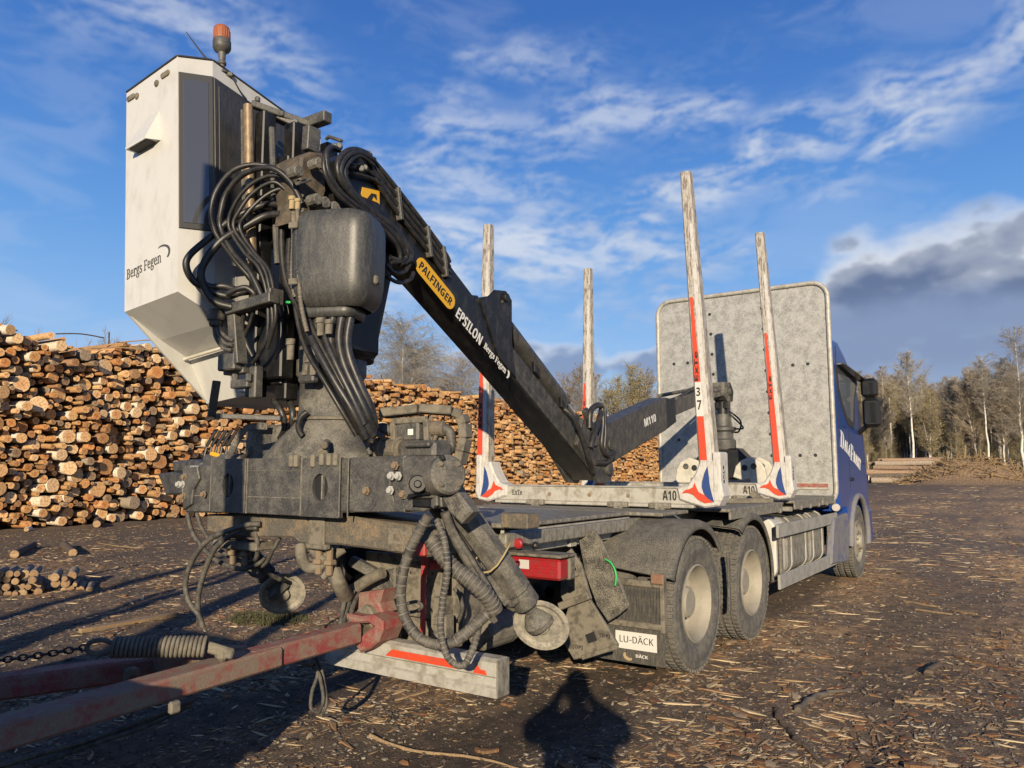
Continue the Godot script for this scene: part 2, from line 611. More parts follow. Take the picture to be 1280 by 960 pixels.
	M.marker_red = surf(grime(V.call(0.24, 0.045, 0.035), V.call(0.2, 0.14, 0.11), 0.5, 0.15, 1, 2, 0.2), 0.4, 0.7)
	M.wrap = surf(grime(V.call(0.165, 0.152, 0.128), V.call(0.085, 0.077, 0.063), 0.5, 0.2, 1, 1, 0.3), 0.4, 0.7)
	M.print_black = plain(C(0.012, 0.012, 0.012), 0.6)
	M.print_grey = plain(C(0.050, 0.049, 0.047), 0.55)
	M.print_white = plain(C(0.55, 0.55, 0.53), 0.5)
	M.yellow = plain(C(0.55, 0.30, 0.012), 0.5)
	M.red = surf(grime(V.call(0.205, 0.034, 0.034), V.call(0.185, 0.128, 0.100), 0.46, 0.2, 1, 1, 0.25, V.call(0.14, 0.1, 0.07), 300, 15), 0.9, 0.75, 0.0, 0.3)
	M.red_bare = surf(grime(V.call(0.185, 0.140, 0.102), V.call(0.215, 0.062, 0.05), 0.58, 0.16, 1, 1, 0.25, V.call(0.1, 0.07, 0.05), 300, 85), 0.9, 0.78, 0.0, 0.4)
	M.red_clean = surf(grime(V.call(0.34, 0.020, 0.022), V.call(0.22, 0.07, 0.055), 0.58, 0.2, 1, 1, 0.2), 0.5, 0.55)
	M.dusty_metal = surf(grime(V.call(0.155, 0.137, 0.105), V.call(0.075, 0.066, 0.052), 0.55, 0.13, 1, 1, 0.25, V.call(0.05, 0.045, 0.04), 200, 41), 0.8, 0.85, 0.0, 0.3)
	M.foot = surf(grime(V.call(0.16, 0.15, 0.13), V.call(0.33, 0.30, 0.24), 0.48, 0.14, 1, 1, 0.3, V.call(0.4, 0.37, 0.31), 200, 53), 0.45, 0.75, 0.1, 0.4)
	M.fender = surf(grime(V.call(0.046, 0.045, 0.042), V.call(0.122, 0.113, 0.094), 0.50, 0.28, 1, 1, 0.8, V.call(0.24, 0.22, 0.18), 1400, 23), 0.9, 0.9, 0.0, 0.7)
	M.flap = surf(grime(V.call(0.035, 0.034, 0.032), V.call(0.082, 0.074, 0.060), 0.52, 0.16, 6, 1, 0.3, V.call(0.1, 0.09, 0.075), 150), 0.7, 0.85, 0.0, 0.2)
	M.speckle = surf(grime(V.call(0.040, 0.038, 0.034), V.call(0.155, 0.142, 0.115), 0.5, 0.30, 1, 1, 0.95, V.call(0.24, 0.22, 0.18), 1800), 0.8, 0.9, 0.0, 0.9)
	M.tyre = surf(grime(V.call(0.060, 0.058, 0.054), V.call(0.128, 0.117, 0.097), 0.5, 0.2, 1, 1, 0.3, V.call(0.2, 0.185, 0.15), 260), 0.8, 0.9, 0.0, 0.35)
	M.rim = surf(grime(V.call(0.275, 0.252, 0.205), V.call(0.21, 0.190, 0.150), 0.55, 0.3, 1, 1, 0.12, V.call(0.12, 0.1, 0.08), 160), 0.9, 0.65, 0.1, 0.15)
	M.blue = surf(grime(V.call(0.002, 0.036, 0.20), V.call(0.010, 0.046, 0.185), 0.62, 0.18, 1, 1, 0.1), 1.5, 0.2)
	M.blue.clearcoat_enabled = true
	M.blue.clearcoat = 0.6
	M.blue_dusty = surf(grime(V.call(0.150, 0.146, 0.145), V.call(0.045, 0.058, 0.17), 0.66, 0.26, 1, 1, 0.12), 1.6, 0.75)
	M.lamp_red = surf(grime(V.call(0.28, 0.008, 0.012), V.call(0.17, 0.03, 0.028), 0.58, 0.18, 1, 1, 0.25), 0.4, 0.35)
	M.lamp_red.clearcoat_enabled = true
	M.lamp_red.clearcoat = 0.6
	M.reflector_dusty = surf(grime(V.call(0.20, 0.085, 0.045), V.call(0.16, 0.12, 0.09), 0.5, 0.2, 1, 1, 0.2), 0.3, 0.6)
	M.rail = surf(grime(V.call(0.27, 0.265, 0.245), V.call(0.19, 0.18, 0.155), 0.55, 0.25, 1, 1, 0.12, V.call(0.12, 0.11, 0.095), 160), 1.2, 0.6)
	M.mirror_black = plain(C(0.006, 0.006, 0.006), 0.5)
	M.mirror_face = plain(C(0.014, 0.015, 0.017), 0.08)
	M.cab_glass = plain(C(0.10, 0.115, 0.135), 0.08)
	M.lamp_clear = plain(C(0.42, 0.40, 0.38), 0.25)
	M.lamp_orange = plain(C(0.26, 0.072, 0.010), 0.2)
	M.lamp_orange.clearcoat_enabled = true
	M.wood_board = surf(grime(V.call(0.30, 0.20, 0.10), V.call(0.16, 0.115, 0.07), 0.52, 0.14, 6, 1, 0.25), 0.5, 0.85, 0.0, 0.3)
	M.bark = surf(grime(V.call(0.115, 0.082, 0.058), V.call(0.04, 0.03, 0.024), 0.5, 0.14, 2, 3, 0.4), 0.6, 0.95, 0.0, 0.7)
	M.mirror = plain(C(0.5, 0.52, 0.55), 0.03, 1.0)
	M.chrome = plain(C(0.5, 0.49, 0.46), 0.25, 0.9)
	M.green = plain(C(0.03, 0.36, 0.09), 0.5)
	M.rope = plain(C(0.30, 0.23, 0.12), 0.9)
	M.bolt_white = plain(C(0.33, 0.325, 0.305), 0.55)
	M.bolt_rust = plain(C(0.17, 0.125, 0.08), 0.8)
	# birch bark: white with dark bands, and cut ends
	M.birch = surf(grime(V.call(0.66, 0.58, 0.47), V.call(0.10, 0.07, 0.05), 0.58, 0.06, 3, 3, 0.25, V.call(0.03, 0.025, 0.02), 500), 0.8, 0.85, 0.0, 0.4, false)
	M.birch.vertex_color_use_as_albedo = true
	M.cut = surf(grime(V.call(0.98, 0.93, 0.86), V.call(0.55, 0.43, 0.32), 0.56, 0.16, 1, 1, 0.22, V.call(0.22, 0.14, 0.08), 420), 0.45, 0.85, 0.0, 0.3, false)
	M.cut.vertex_color_use_as_albedo = true
	M.trunk_white = surf(grime(V.call(0.62, 0.58, 0.51), V.call(0.13, 0.11, 0.085), 0.62, 0.08, 1, 3, 0.2), 2.0, 0.9)
	M.trunk_brown = surf(grime(V.call(0.13, 0.105, 0.08), V.call(0.06, 0.05, 0.04), 0.5, 0.14, 1, 2, 0.25), 2.0, 0.95)
	M.twig = plain(C(0.27, 0.222, 0.162), 0.9)
	M.twig_pale = plain(C(0.285, 0.255, 0.21), 0.9)
	M.twig_olive = plain(C(0.265, 0.22, 0.128), 0.9)
	M.leaf = plain(C(0.22, 0.185, 0.085), 0.8)
	M.leaf.backlight_enabled = true
	M.leaf.backlight = Color(0.3, 0.28, 0.1)
	M.grass = plain(C(0.065, 0.065, 0.028), 0.9)

# ---------------------------------------------------------------- ground
var hn := FastNoiseLite.new()
var dn := FastNoiseLite.new()

func track(x, z):                       # how much a point lies in the smooth, dark wheel tracks behind the lorry
	var a = 0.0
	for xc in [0.78, -0.85]:
		var c = xc + 0.06 * sin(z * 1.3)
		a = max(a, ss(0.42, 0.2, abs(x - c)) * ss(-9.0, -7.0, z) * ss(9.0, 6.0, z))
	a = max(a, ss(1.1, 0.4, abs(x - 2.4 - 0.12 * (z + 4.0))) * ss(-16.0, -8.0, z) * ss(1.5, -1.0, z) * 0.55)
	return a

func ground_height(x, z):
	var d = Vector2(x - 2.0, z - 1.0).length()
	var h = hn.get_noise_2d(x, z) * 0.032 + hn.get_noise_2d(x * 4.0 + 40.0, z * 4.0) * 0.016
	var rut = 0.0
	for k in 3:                         # old wheel ruts crossing the yard on the left
		var c = (x + 2.5 + 2.3 * k) - (z - 4.0) * (0.50 + 0.03 * k)
		rut -= 0.035 * exp(-c * c * 14.0) - 0.018 * exp(-(abs(c) - 0.34) * (abs(c) - 0.34) * 40.0)
	var rr = 0.0
	for k in 4:                         # ruts running past the lorry on the right
		var c = x - [2.0, 3.9, 5.1, 7.4][k] - [0.10, 0.10, -0.16, -0.16][k] * (z + 3.0) - 0.15 * sin(z * 0.5 + k)
		rr -= 0.045 * exp(-c * c * 12.0) - 0.022 * exp(-(abs(c) - 0.38) * (abs(c) - 0.38) * 34.0)
	h += rr * ss(1.45, 1.9, x) * (0.6 + 0.8 * hn.get_noise_2d(x * 0.4, z * 0.4))
	h += rut * ss(-1.6, -3.0, x) * ss(-22.0, -12.0, x)
	h *= ss(120.0, 40.0, d)
	h = lerp(h, -0.008, track(x, z) * 0.8)
	return h

func ground_colour(x, z):
	var a = dn.get_noise_2d(x, z)
	var b = dn.get_noise_2d(x * 3.1 + 50.0, z * 3.1)
	var f = dn.get_noise_2d(x * 0.22 - 20.0, z * 0.22)
	var c = Vector3(0.150, 0.100, 0.058).lerp(Vector3(0.37, 0.225, 0.105), clamp(0.30 + a * 0.9 + b * 0.5, 0.0, 1.0))
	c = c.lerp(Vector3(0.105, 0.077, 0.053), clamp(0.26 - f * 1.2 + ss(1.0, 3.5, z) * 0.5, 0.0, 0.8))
	c = c.lerp(Vector3(0.066, 0.044, 0.027), track(x, z) * 0.85)
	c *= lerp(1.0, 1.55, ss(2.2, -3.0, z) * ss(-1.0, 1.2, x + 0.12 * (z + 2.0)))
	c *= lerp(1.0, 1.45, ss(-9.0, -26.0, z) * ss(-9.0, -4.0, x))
	if x < -1.5: c = c.lerp(Vector3(0.120, 0.080, 0.050), 0.6 * ss(-1.5, -4.0, x) * ss(-30.0, -20.0, x))
	return c

func grid_line(c, fine, reach, far):
	var out = []
	var p = 0.0
	var s = fine
	while p < far:
		out.append(p)
		if p > reach: s *= 1.13
		p += s
	var all = []
	for i in range(out.size() - 1, 0, -1): all.append(c - out[i])
	for q in out: all.append(c + q)
	return all

func make_ground():
	hn.seed = 4; hn.frequency = 0.5; hn.fractal_octaves = 3
	dn.seed = 9; dn.frequency = 0.35; dn.fractal_octaves = 4
	var xs = grid_line(0.0, 0.12, 11.0, 1400.0)
	var zs = grid_line(0.0, 0.12, 11.0, 1400.0)
	var nx = xs.size()
	var nzc = zs.size()
	var v := PackedVector3Array()
	var col := PackedColorArray()
	var idx := PackedInt32Array()
	for z in zs:
		for x in xs:
			v.append(Vector3(x, ground_height(x, z), z))
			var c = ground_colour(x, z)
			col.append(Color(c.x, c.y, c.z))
	var nrm := PackedVector3Array()
	nrm.resize(v.size())
	for j in nzc:
		for i in nx:
			var i0 = max(i - 1, 0); var i1 = min(i + 1, nx - 1)
			var j0 = max(j - 1, 0); var j1 = min(j + 1, nzc - 1)
			var dx = v[j * nx + i1] - v[j * nx + i0]
			var dz = v[j1 * nx + i] - v[j0 * nx + i]
			nrm[j * nx + i] = dz.cross(dx).normalized()
	for j in nzc - 1:
		for i in nx - 1:
			var a = j * nx + i
			idx.append_array([a, a + 1, a + nx + 1, a, a + nx + 1, a + nx])
	var arr = []
	arr.resize(Mesh.ARRAY_MAX)
	arr[Mesh.ARRAY_VERTEX] = v
	arr[Mesh.ARRAY_NORMAL] = nrm
	arr[Mesh.ARRAY_COLOR] = col
	arr[Mesh.ARRAY_INDEX] = idx
	var me := ArrayMesh.new()
	me.add_surface_from_arrays(Mesh.PRIMITIVE_TRIANGLES, arr)
	var m = surf(grime(Vector3(1.0, 1.0, 1.0), Vector3(0.42, 0.42, 0.44), 0.5, 0.13, 1, 1, 0.6, Vector3(1, 0.92, 0.75), 900, 19), 1.3, 0.95, 0.0, 0.9)
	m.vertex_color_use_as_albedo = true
	var o := MeshInstance3D.new()
	o.mesh = me
	o.material_override = m
	put(o, "ground")
	tag(o, "dark bark strewn earth of the timber yard", "", "", "structure")

# many small pieces lying on the ground, as one object of stuff
func scatter(called, label, mesh, m, count, near, far, pick: Callable):
	var mm := MultiMesh.new()
	mm.transform_format = MultiMesh.TRANSFORM_3D
	mm.use_colors = true
	mm.mesh = mesh
	var put_at = []
	var tries = 0
	while put_at.size() < count and tries < count * 4:
		tries += 1
		var r = near * pow(far / near, rng.randf())
		var a = deg_to_rad(YAW + rng.randf_range(-50, 50))
		var x = CAM.x - sin(a) * r
		var z = CAM.z - cos(a) * r
		if x < -17.5 and z < 8.0: continue
		var got = pick.call(x, z, r)
		if got == null: continue
		var h = ground_height(x, z)
		put_at.append([Transform3D(got[0], Vector3(x, h + got[2], z)), got[1]])
	mm.instance_count = put_at.size()
	for i in put_at.size():
		mm.set_instance_transform(i, put_at[i][0])
		mm.set_instance_color(i, put_at[i][1])
	var o := MultiMeshInstance3D.new()
	o.multimesh = mm
	o.material_override = m
	put(o, called)
	tag(o, label, "", "", "stuff")
	return o

func lump(seed_no, flatness = 0.6):      # an angular little stone or chip of unit size
	var r := RandomNumberGenerator.new()
	r.seed = seed_no
	var st = B()
	flat(st)
	var ring = []
	var n = 6
	for k in 2:
		var q = []
		for j in n:
			var a = TAU * (j + r.randf_range(-0.25, 0.25)) / n
			q.append(Vector3(cos(a), 0, sin(a)) * r.randf_range(0.32, 0.55) + Vector3(0, (k - 0.5) * 0.5 * flatness, 0))
		ring.append(q)
	for j in n:
		var k = (j + 1) % n
		to(st, ring[0][j], ring[0][k], ring[1][k], ring[0][j] + ring[0][k])
		to(st, ring[0][j], ring[1][k], ring[1][j], ring[0][j] + ring[0][k])
		to(st, ring[1][j], ring[1][k], Vector3(0, 0.42 * flatness, 0), Vector3.UP)
	st.generate_normals()
	return st.commit()

func sliver(seed_no):                   # a split, tapered splinter, one metre long along x
	var r := RandomNumberGenerator.new()
	r.seed = seed_no
	var st = B()
	flat(st)
	var c = []
	for i in 4:
		var t = i / 3.0
		var w = [0.02, 0.09, 0.075, 0.015][i] * r.randf_range(0.7, 1.3)
		var hh = [0.01, 0.035, 0.03, 0.01][i]
		var off = Vector3(t - 0.5, 0, r.randf_range(-0.03, 0.03))
		c.append([off + Vector3(0, -hh, -w), off + Vector3(0, -hh, w), off + Vector3(0, hh, w * 0.7), off + Vector3(0, hh, -w * 0.7)])
	for i in 3:
		for j in 4:
			var k = (j + 1) % 4
			var n = (c[i][j] + c[i][k]) * 0.5 - Vector3((c[i][0].x + c[i][2].x) * 0.5, 0, 0)
			qo(st, c[i][j], c[i][k], c[i + 1][k], c[i + 1][j], n)
	st.generate_normals()
	return st.commit()

func make_litter():
	var m := StandardMaterial3D.new()
	m.vertex_color_use_as_albedo = true
	m.roughness = 0.9
	var turn = func(tilt): return Basis(Vector3.UP, rng.randf() * TAU) * Basis(Vector3.RIGHT, rng.randf_range(-tilt, tilt))
	for kind in 2:
		scatter("gravel", "grey gravel and grit trodden into the dark earth", lump(40 + kind), m, 14000, 1.6, 26.0, func(x, z, r):
			if rng.randf() < track(x, z) * 0.85: return null
			if rng.randf() < 0.75 * ss(-0.3, 0.3, dn.get_noise_2d(x, z)) * ss(3.5, 1.5, z): return null
			var s = 0.006 + 0.012 * pow(rng.randf(), 2.5) + r * 0.0007
			var g = 0.07 + 0.20 * pow(rng.randf(), 2.6)
			return [turn.call(0.7).scaled(Vector3(s, s * rng.randf_range(0.5, 1.0), s) * 1.7), Color(g, g * 0.85, g * 0.68), s * 0.15])
	for kind in 2:
		scatter("wood_chips", "pale and rust brown wood chips scattered over the earth", sliver(60 + kind), m, 32000, 1.7, 60.0, func(x, z, r):
			if rng.randf() < track(x, z) * 0.8: return null
			var dens = clamp(0.40 + dn.get_noise_2d(x, z) * 2.0, 0.06, 1.0)
			if rng.randf() > dens: return null
			var l = 0.016 + 0.075 * pow(rng.randf(), 3.5) + r * 0.0013
			var t = rng.randf()
			var c = Color(0.36, 0.24, 0.125).lerp(Color(0.17, 0.088, 0.042), t) if rng.randf() < 0.74 else Color(0.48, 0.375, 0.225)
			var k = rng.randf_range(0.55, 1.1)
			return [turn.call(0.25).scaled(Vector3(l, l * rng.randf_range(0.5, 1.4), l * rng.randf_range(0.7, 2.2))), Color(c.r * k, c.g * k, c.b * k), 0.004])
	scatter("fine_chips", "fine crumbs of bark and wood trodden into the earth", sliver(66), m, 40000, 1.7, 15.0, func(x, z, r):
		if rng.randf() < track(x, z) * 0.7: return null
		var l = 0.008 + 0.018 * rng.randf() + r * 0.0008
		var c = [Color(0.19, 0.11, 0.055), Color(0.10, 0.062, 0.036), Color(0.30, 0.2, 0.11), Color(0.055, 0.042, 0.032), Color(0.40, 0.31, 0.2)][rng.randi() % 5]
		return [turn.call(0.4).scaled(Vector3(l, l * 1.2, l * rng.randf_range(1.0, 2.6))), c, 0.002])
	scatter("bark_flakes", "dark and orange bark flakes scattered over the earth", lump(71, 0.25), m, 20000, 1.8, 50.0, func(x, z, r):
		if rng.randf() < track(x, z) * 0.8: return null
		if rng.randf() > clamp(0.36 + dn.get_noise_2d(x, z) * 2.0, 0.06, 1.0): return null
		var l = 0.015 + 0.085 * pow(rng.randf(), 4.0) + r * 0.0012
		var c = [Color(0.11, 0.05, 0.024), Color(0.045, 0.032, 0.024), Color(0.17, 0.085, 0.035), Color(0.2, 0.15, 0.1)][rng.randi() % 4]
		return [turn.call(0.3).scaled(Vector3(l, l, l * rng.randf_range(0.4, 1.0))), c, 0.003])
	scatter("splinters", "long pale and brown splinters strewn over the far yard", sliver(68), m, 9000, 4.0, 100.0, func(x, z, r):
		if rng.randf() < track(x, z) * 0.9: return null
		if rng.randf() > clamp(0.25 + dn.get_noise_2d(x * 0.6, z * 0.6) * 1.8, 0.04, 1.0): return null
		if x < -2.0 and rng.randf() < 0.6: return null
		if r < 12.0 and rng.randf() < 0.75: return null
		var l = 0.05 + 0.30 * pow(rng.randf(), 2.5) + r * 0.004
		var c = Color(0.52, 0.40, 0.235) if rng.randf() < 0.6 else Color(0.30, 0.175, 0.085)
		var k = rng.randf_range(0.6, 1.05)
		return [turn.call(0.06).scaled(Vector3(l, l * 0.35, l * rng.randf_range(0.25, 0.7))), Color(c.r * k, c.g * k, c.b * k), 0.006])
	# soil clods in the smooth tracks
	scatter("soil_crumbs", "fine dark soil crumbs in the wheel tracks", lump(75, 0.9), m, 9000, 2.4, 12.0, func(x, z, r):
		if track(x, z) < 0.3: return null
		var s = 0.006 + 0.014 * pow(rng.randf(), 2.0)
		return [turn.call(0.8).scaled(Vector3(s, s, s)), Color(0.042, 0.031, 0.022), 0.0])
	# longer pieces one can point at
	var sticks = [
		["splintered_board", "long pale split board lying left of the trailer spring", "board", [Vector3(-4.120,0.020,2.092),Vector3(-4.179,0.020,1.048)], 0.055, "board"],
		["branch", "long thin pale branch at the bottom edge beside the bumper shadow", "branch", [Vector3(0.230,0.020,2.592),Vector3(0.564,0.020,2.565),Vector3(0.874,0.020,2.454),Vector3(1.198,0.020,2.426)], 0.012, "pale"],
		["branch", "curved grey branch with broken end on the right foreground", "branch", [Vector3(2.137,0.030,0.676),Vector3(2.148,0.030,0.373),Vector3(2.201,0.030,0.081),Vector3(2.333,0.030,-0.107)], 0.026, "grey"],
		["branch", "dark rough barked branch pointing to the bottom edge, below the curved grey one", "branch", [Vector3(2.049,0.030,0.778),Vector3(2.176,0.030,1.010),Vector3(2.310,0.030,1.206),Vector3(2.457,0.030,1.336)], 0.028, "dark"],
		["branch", "thin reddish twig lying left of the dark branch", "branch", [Vector3(1.628,0.015,0.842),Vector3(1.818,0.015,0.896),Vector3(1.999,0.015,0.984)], 0.014, "brown"],
		["wood_strip", "pale wood strip at the very bottom right of the yard", "wood strip", [Vector3(2.747,0.015,1.141),Vector3(3.019,0.015,1.040)], 0.022, "board"],
		["wood_strip", "upper of two pale wood strips lying together in the right foreground", "wood strip", [Vector3(2.702,0.020,0.013),Vector3(2.871,0.020,-0.193)], 0.02, "board"],
		["wood_strip", "lower of two pale wood strips lying together in the right foreground", "wood strip", [Vector3(2.625,0.015,0.089),Vector3(2.898,0.015,-0.014)], 0.022, "board"],
		["wood_strip", "pale wood strip on the open yard to the right, nearest the front wheel", "wood strip", [Vector3(2.073,0.020,-4.377),Vector3(2.459,0.020,-4.188)], 0.026, "board"],
		["wood_strip", "slim pale wood strip just below the one nearest the front wheel", "wood strip", [Vector3(2.256,0.020,-3.863),Vector3(2.623,0.020,-3.766)], 0.02, "board"],
		["wood_strip", "short pale wood strip right of the slim one on the open yard", "wood strip", [Vector3(2.599,0.020,-4.040),Vector3(2.847,0.020,-3.865)], 0.022, "board"],
		["wood_strip", "long thin brownish strip below the tandem wheels", "wood strip", [Vector3(1.495,0.015,-0.568),Vector3(1.930,0.015,-0.524)], 0.013, "brown"],
		["wood_strip", "small pale strip in front of the second wheel", "wood strip", [Vector3(1.478,0.015,-1.079),Vector3(1.689,0.015,-1.187)], 0.014, "board"],
		["wood_strip", "pale strip by the right edge of the picture, level with the rear wheel", "wood strip", [Vector3(2.891,0.015,-2.570),Vector3(3.105,0.015,-2.473)], 0.014, "board"],
		["wood_strip", "brown strip in the right middle ground, left of the pale edge strip", "wood strip", [Vector3(2.840,0.020,-1.638),Vector3(3.138,0.020,-1.456)], 0.02, "brown"],
		["wood_strip", "long pale strip far out on the yard beyond the front wheel", "wood strip", [Vector3(-1.191,0.030,-20.749),Vector3(-0.767,0.030,-22.051)], 0.035, "board"],
		["wood_strip", "long pale strip beyond the front wheel, right of the farthest strip", "wood strip", [Vector3(-0.736,0.030,-23.151),Vector3(0.037,0.030,-23.137)], 0.035, "board"],
		["wood_strip", "pale strip along the right edge far out on the yard", "wood strip", [Vector3(2.584,0.030,-13.767),Vector3(3.078,0.030,-13.457)], 0.03, "board"],
		["wood_strip", "bright strip on the ground below the log pile, near the hose loop", "wood strip", [Vector3(-13.030,0.020,-2.663),Vector3(-11.537,0.020,-2.478),Vector3(-11.098,0.020,-2.974)], 0.02, "board"],
		["wood_strip", "thin strip left of the trailer spring near the left edge", "wood strip", [Vector3(-10.756,0.020,-0.123),Vector3(-10.884,0.020,-0.453)], 0.02, "board"],
		["bark_piece", "rust brown curled bark piece beside the photographer's shadow", "bark piece", [Vector3(0.822,0.012,2.358),Vector3(0.889,0.012,2.357),Vector3(0.941,0.012,2.291)], 0.022, "brown"],
		["bark_piece", "small orange bark piece under the left end of the bumper", "bark piece", [Vector3(0.466,0.012,1.591),Vector3(0.548,0.012,1.598)], 0.022, "brown"],
		["wood_strip", "pale strip in front of the bumper's left part", "wood strip", [Vector3(-0.201,0.012,1.919),Vector3(-0.112,0.012,1.673)], 0.015, "board"],
		["bark_piece", "brown bark piece near the bottom edge, right of the dark branch", "bark piece", [Vector3(2.845,0.020,1.273),Vector3(2.973,0.020,1.251)], 0.03, "brown"],
		["bark_piece", "dark bark chunk on the right, above the pair of pale strips", "bark piece", [Vector3(2.718,0.020,-0.870),Vector3(2.744,0.020,-1.246)], 0.035, "dark"],
	]
	var looks = {"board": M.wood_board, "pale": M.wood_board, "grey": M.trunk_brown, "dark": M.bark, "brown": surf(grime(Vector3(0.21, 0.11, 0.05), Vector3(0.11, 0.06, 0.03), 0.5, 0.15, 4, 1, 0.3), 0.4, 0.9)}
	for s in sticks:
		var st = B()
		var pts = s[3]
		for i in pts.size(): pts[i].y = ground_height(pts[i].x, pts[i].z) + s[4] * 0.45
		if s[5] in ["pale", "grey", "dark"]:
			var c = curve(pts, 6)
			var rr = []
			for i in c.size():
				c[i] += Vector3(rng.randf_range(-1, 1), 0, rng.randf_range(-1, 1)) * s[4] * 0.5
				rr.append(s[4] * (1.0 - 0.55 * i / c.size()) * rng.randf_range(0.8, 1.15))
			tube(st, c, s[4], 7, rr)
		else:                            # a split strip: uneven edges, thin, tapered ends
			var c = curve(pts, 5) if pts.size() > 2 else curve([pts[0], pts[0].lerp(pts[1], 0.5), pts[1]], 4)
			var side = (c[-1] - c[0]).cross(Vector3.UP).normalized()
			var up = PackedVector3Array()
			var n = c.size()
			var edge = []
			for i in n:
				var w = s[4] * (0.35 + 0.75 * sin(PI * (0.12 + 0.76 * i / (n - 1)))) * rng.randf_range(0.75, 1.2)
				edge.append([c[i] - side * w, c[i] + side * w * rng.randf_range(0.7, 1.0)])
			flat(st)
			var t = Vector3(0, s[4] * 0.35, 0)
			for i in n - 1:
				qo(st, edge[i][0] + t, edge[i][1] + t, edge[i + 1][1] + t, edge[i + 1][0] + t, Vector3.UP)
				qo(st, edge[i][0] - t, edge[i][1] - t, edge[i + 1][1] - t, edge[i + 1][0] - t, Vector3.DOWN)
				qo(st, edge[i][0] - t, edge[i][0] + t, edge[i + 1][0] + t, edge[i + 1][0] - t, -side)
				qo(st, edge[i][1] - t, edge[i][1] + t, edge[i + 1][1] + t, edge[i + 1][1] - t, side)
			for e in [[0, -1], [n - 1, 1]]:
				qo(st, edge[e[0]][0] - t, edge[e[0]][1] - t, edge[e[0]][1] + t, edge[e[0]][0] + t, (c[-1] - c[0]) * e[1])
		tag(obj(s[0], st, looks[s[5]]), s[1], s[2])
	# the grass tuft below the crane
	var st = B()
	flat(st)
	var gc = [Vector3(-3.216,0.000,0.627)][0]
	for i in 800:
		var a = rng.randf() * TAU
		var r = 0.34 * sqrt(rng.randf())
		var p = gc + Vector3(cos(a) * r * 1.5, 0, sin(a) * r)
		p.y = ground_height(p.x, p.z) - 0.005
		var l = rng.randf_range(0.03, 0.13) * (1.15 - r * 1.8)
		var lean = Vector3(rng.randf_range(-1, 1), 0, rng.randf_range(-1, 1)) * l * 0.8
		var w = Vector3(cos(a), 0, sin(a)) * 0.004
		var mid = p + lean * 0.35 + Vector3(0, l * 0.65, 0)
		var tip = p + lean + Vector3(0, l * 0.9, 0)
		var wz = Vector3(-w.z, 0, w.x)
		for q in [w, wz]:
			tri(st, p - q, p + q, mid + q * 0.7)
			tri(st, p - q, mid + q * 0.7, mid - q * 0.7)
			tri(st, mid - q * 0.7, mid + q * 0.7, tip)
	tag(obj("grass_tuft", st, M.grass), "dull green grass tuft on the earth below the crane", "grass", "", "stuff")

# ---------------------------------------------------------------- trees
class Limbs:
	var v := PackedVector3Array()
	var n := PackedVector3Array()
	var i := PackedInt32Array()
	func seg(a: Vector3, b: Vector3, ra: float, rb: float, k: int):
		var d = (b - a).normalized()
		var u = d.cross(Vector3(0.31, 0.2, 0.93)).normalized()
		var w = d.cross(u)
		var s = v.size()
		for j in k:
			var t = TAU * j / k
			var c = u * cos(t) + w * sin(t)
			v.append(a + c * ra); n.append(c)
			v.append(b + c * rb); n.append(c)
		for j in k:
			var p = s + j * 2
			var q = s + ((j + 1) % k) * 2
			i.append_array([p, p + 1, q + 1, p, q + 1, q])
	func mesh() -> ArrayMesh:
		var arr = []
		arr.resize(Mesh.ARRAY_MAX)
		arr[Mesh.ARRAY_VERTEX] = v
		arr[Mesh.ARRAY_NORMAL] = n
		arr[Mesh.ARRAY_INDEX] = i
		var m := ArrayMesh.new()
		m.add_surface_from_arrays(Mesh.PRIMITIVE_TRIANGLES, arr)
		return m

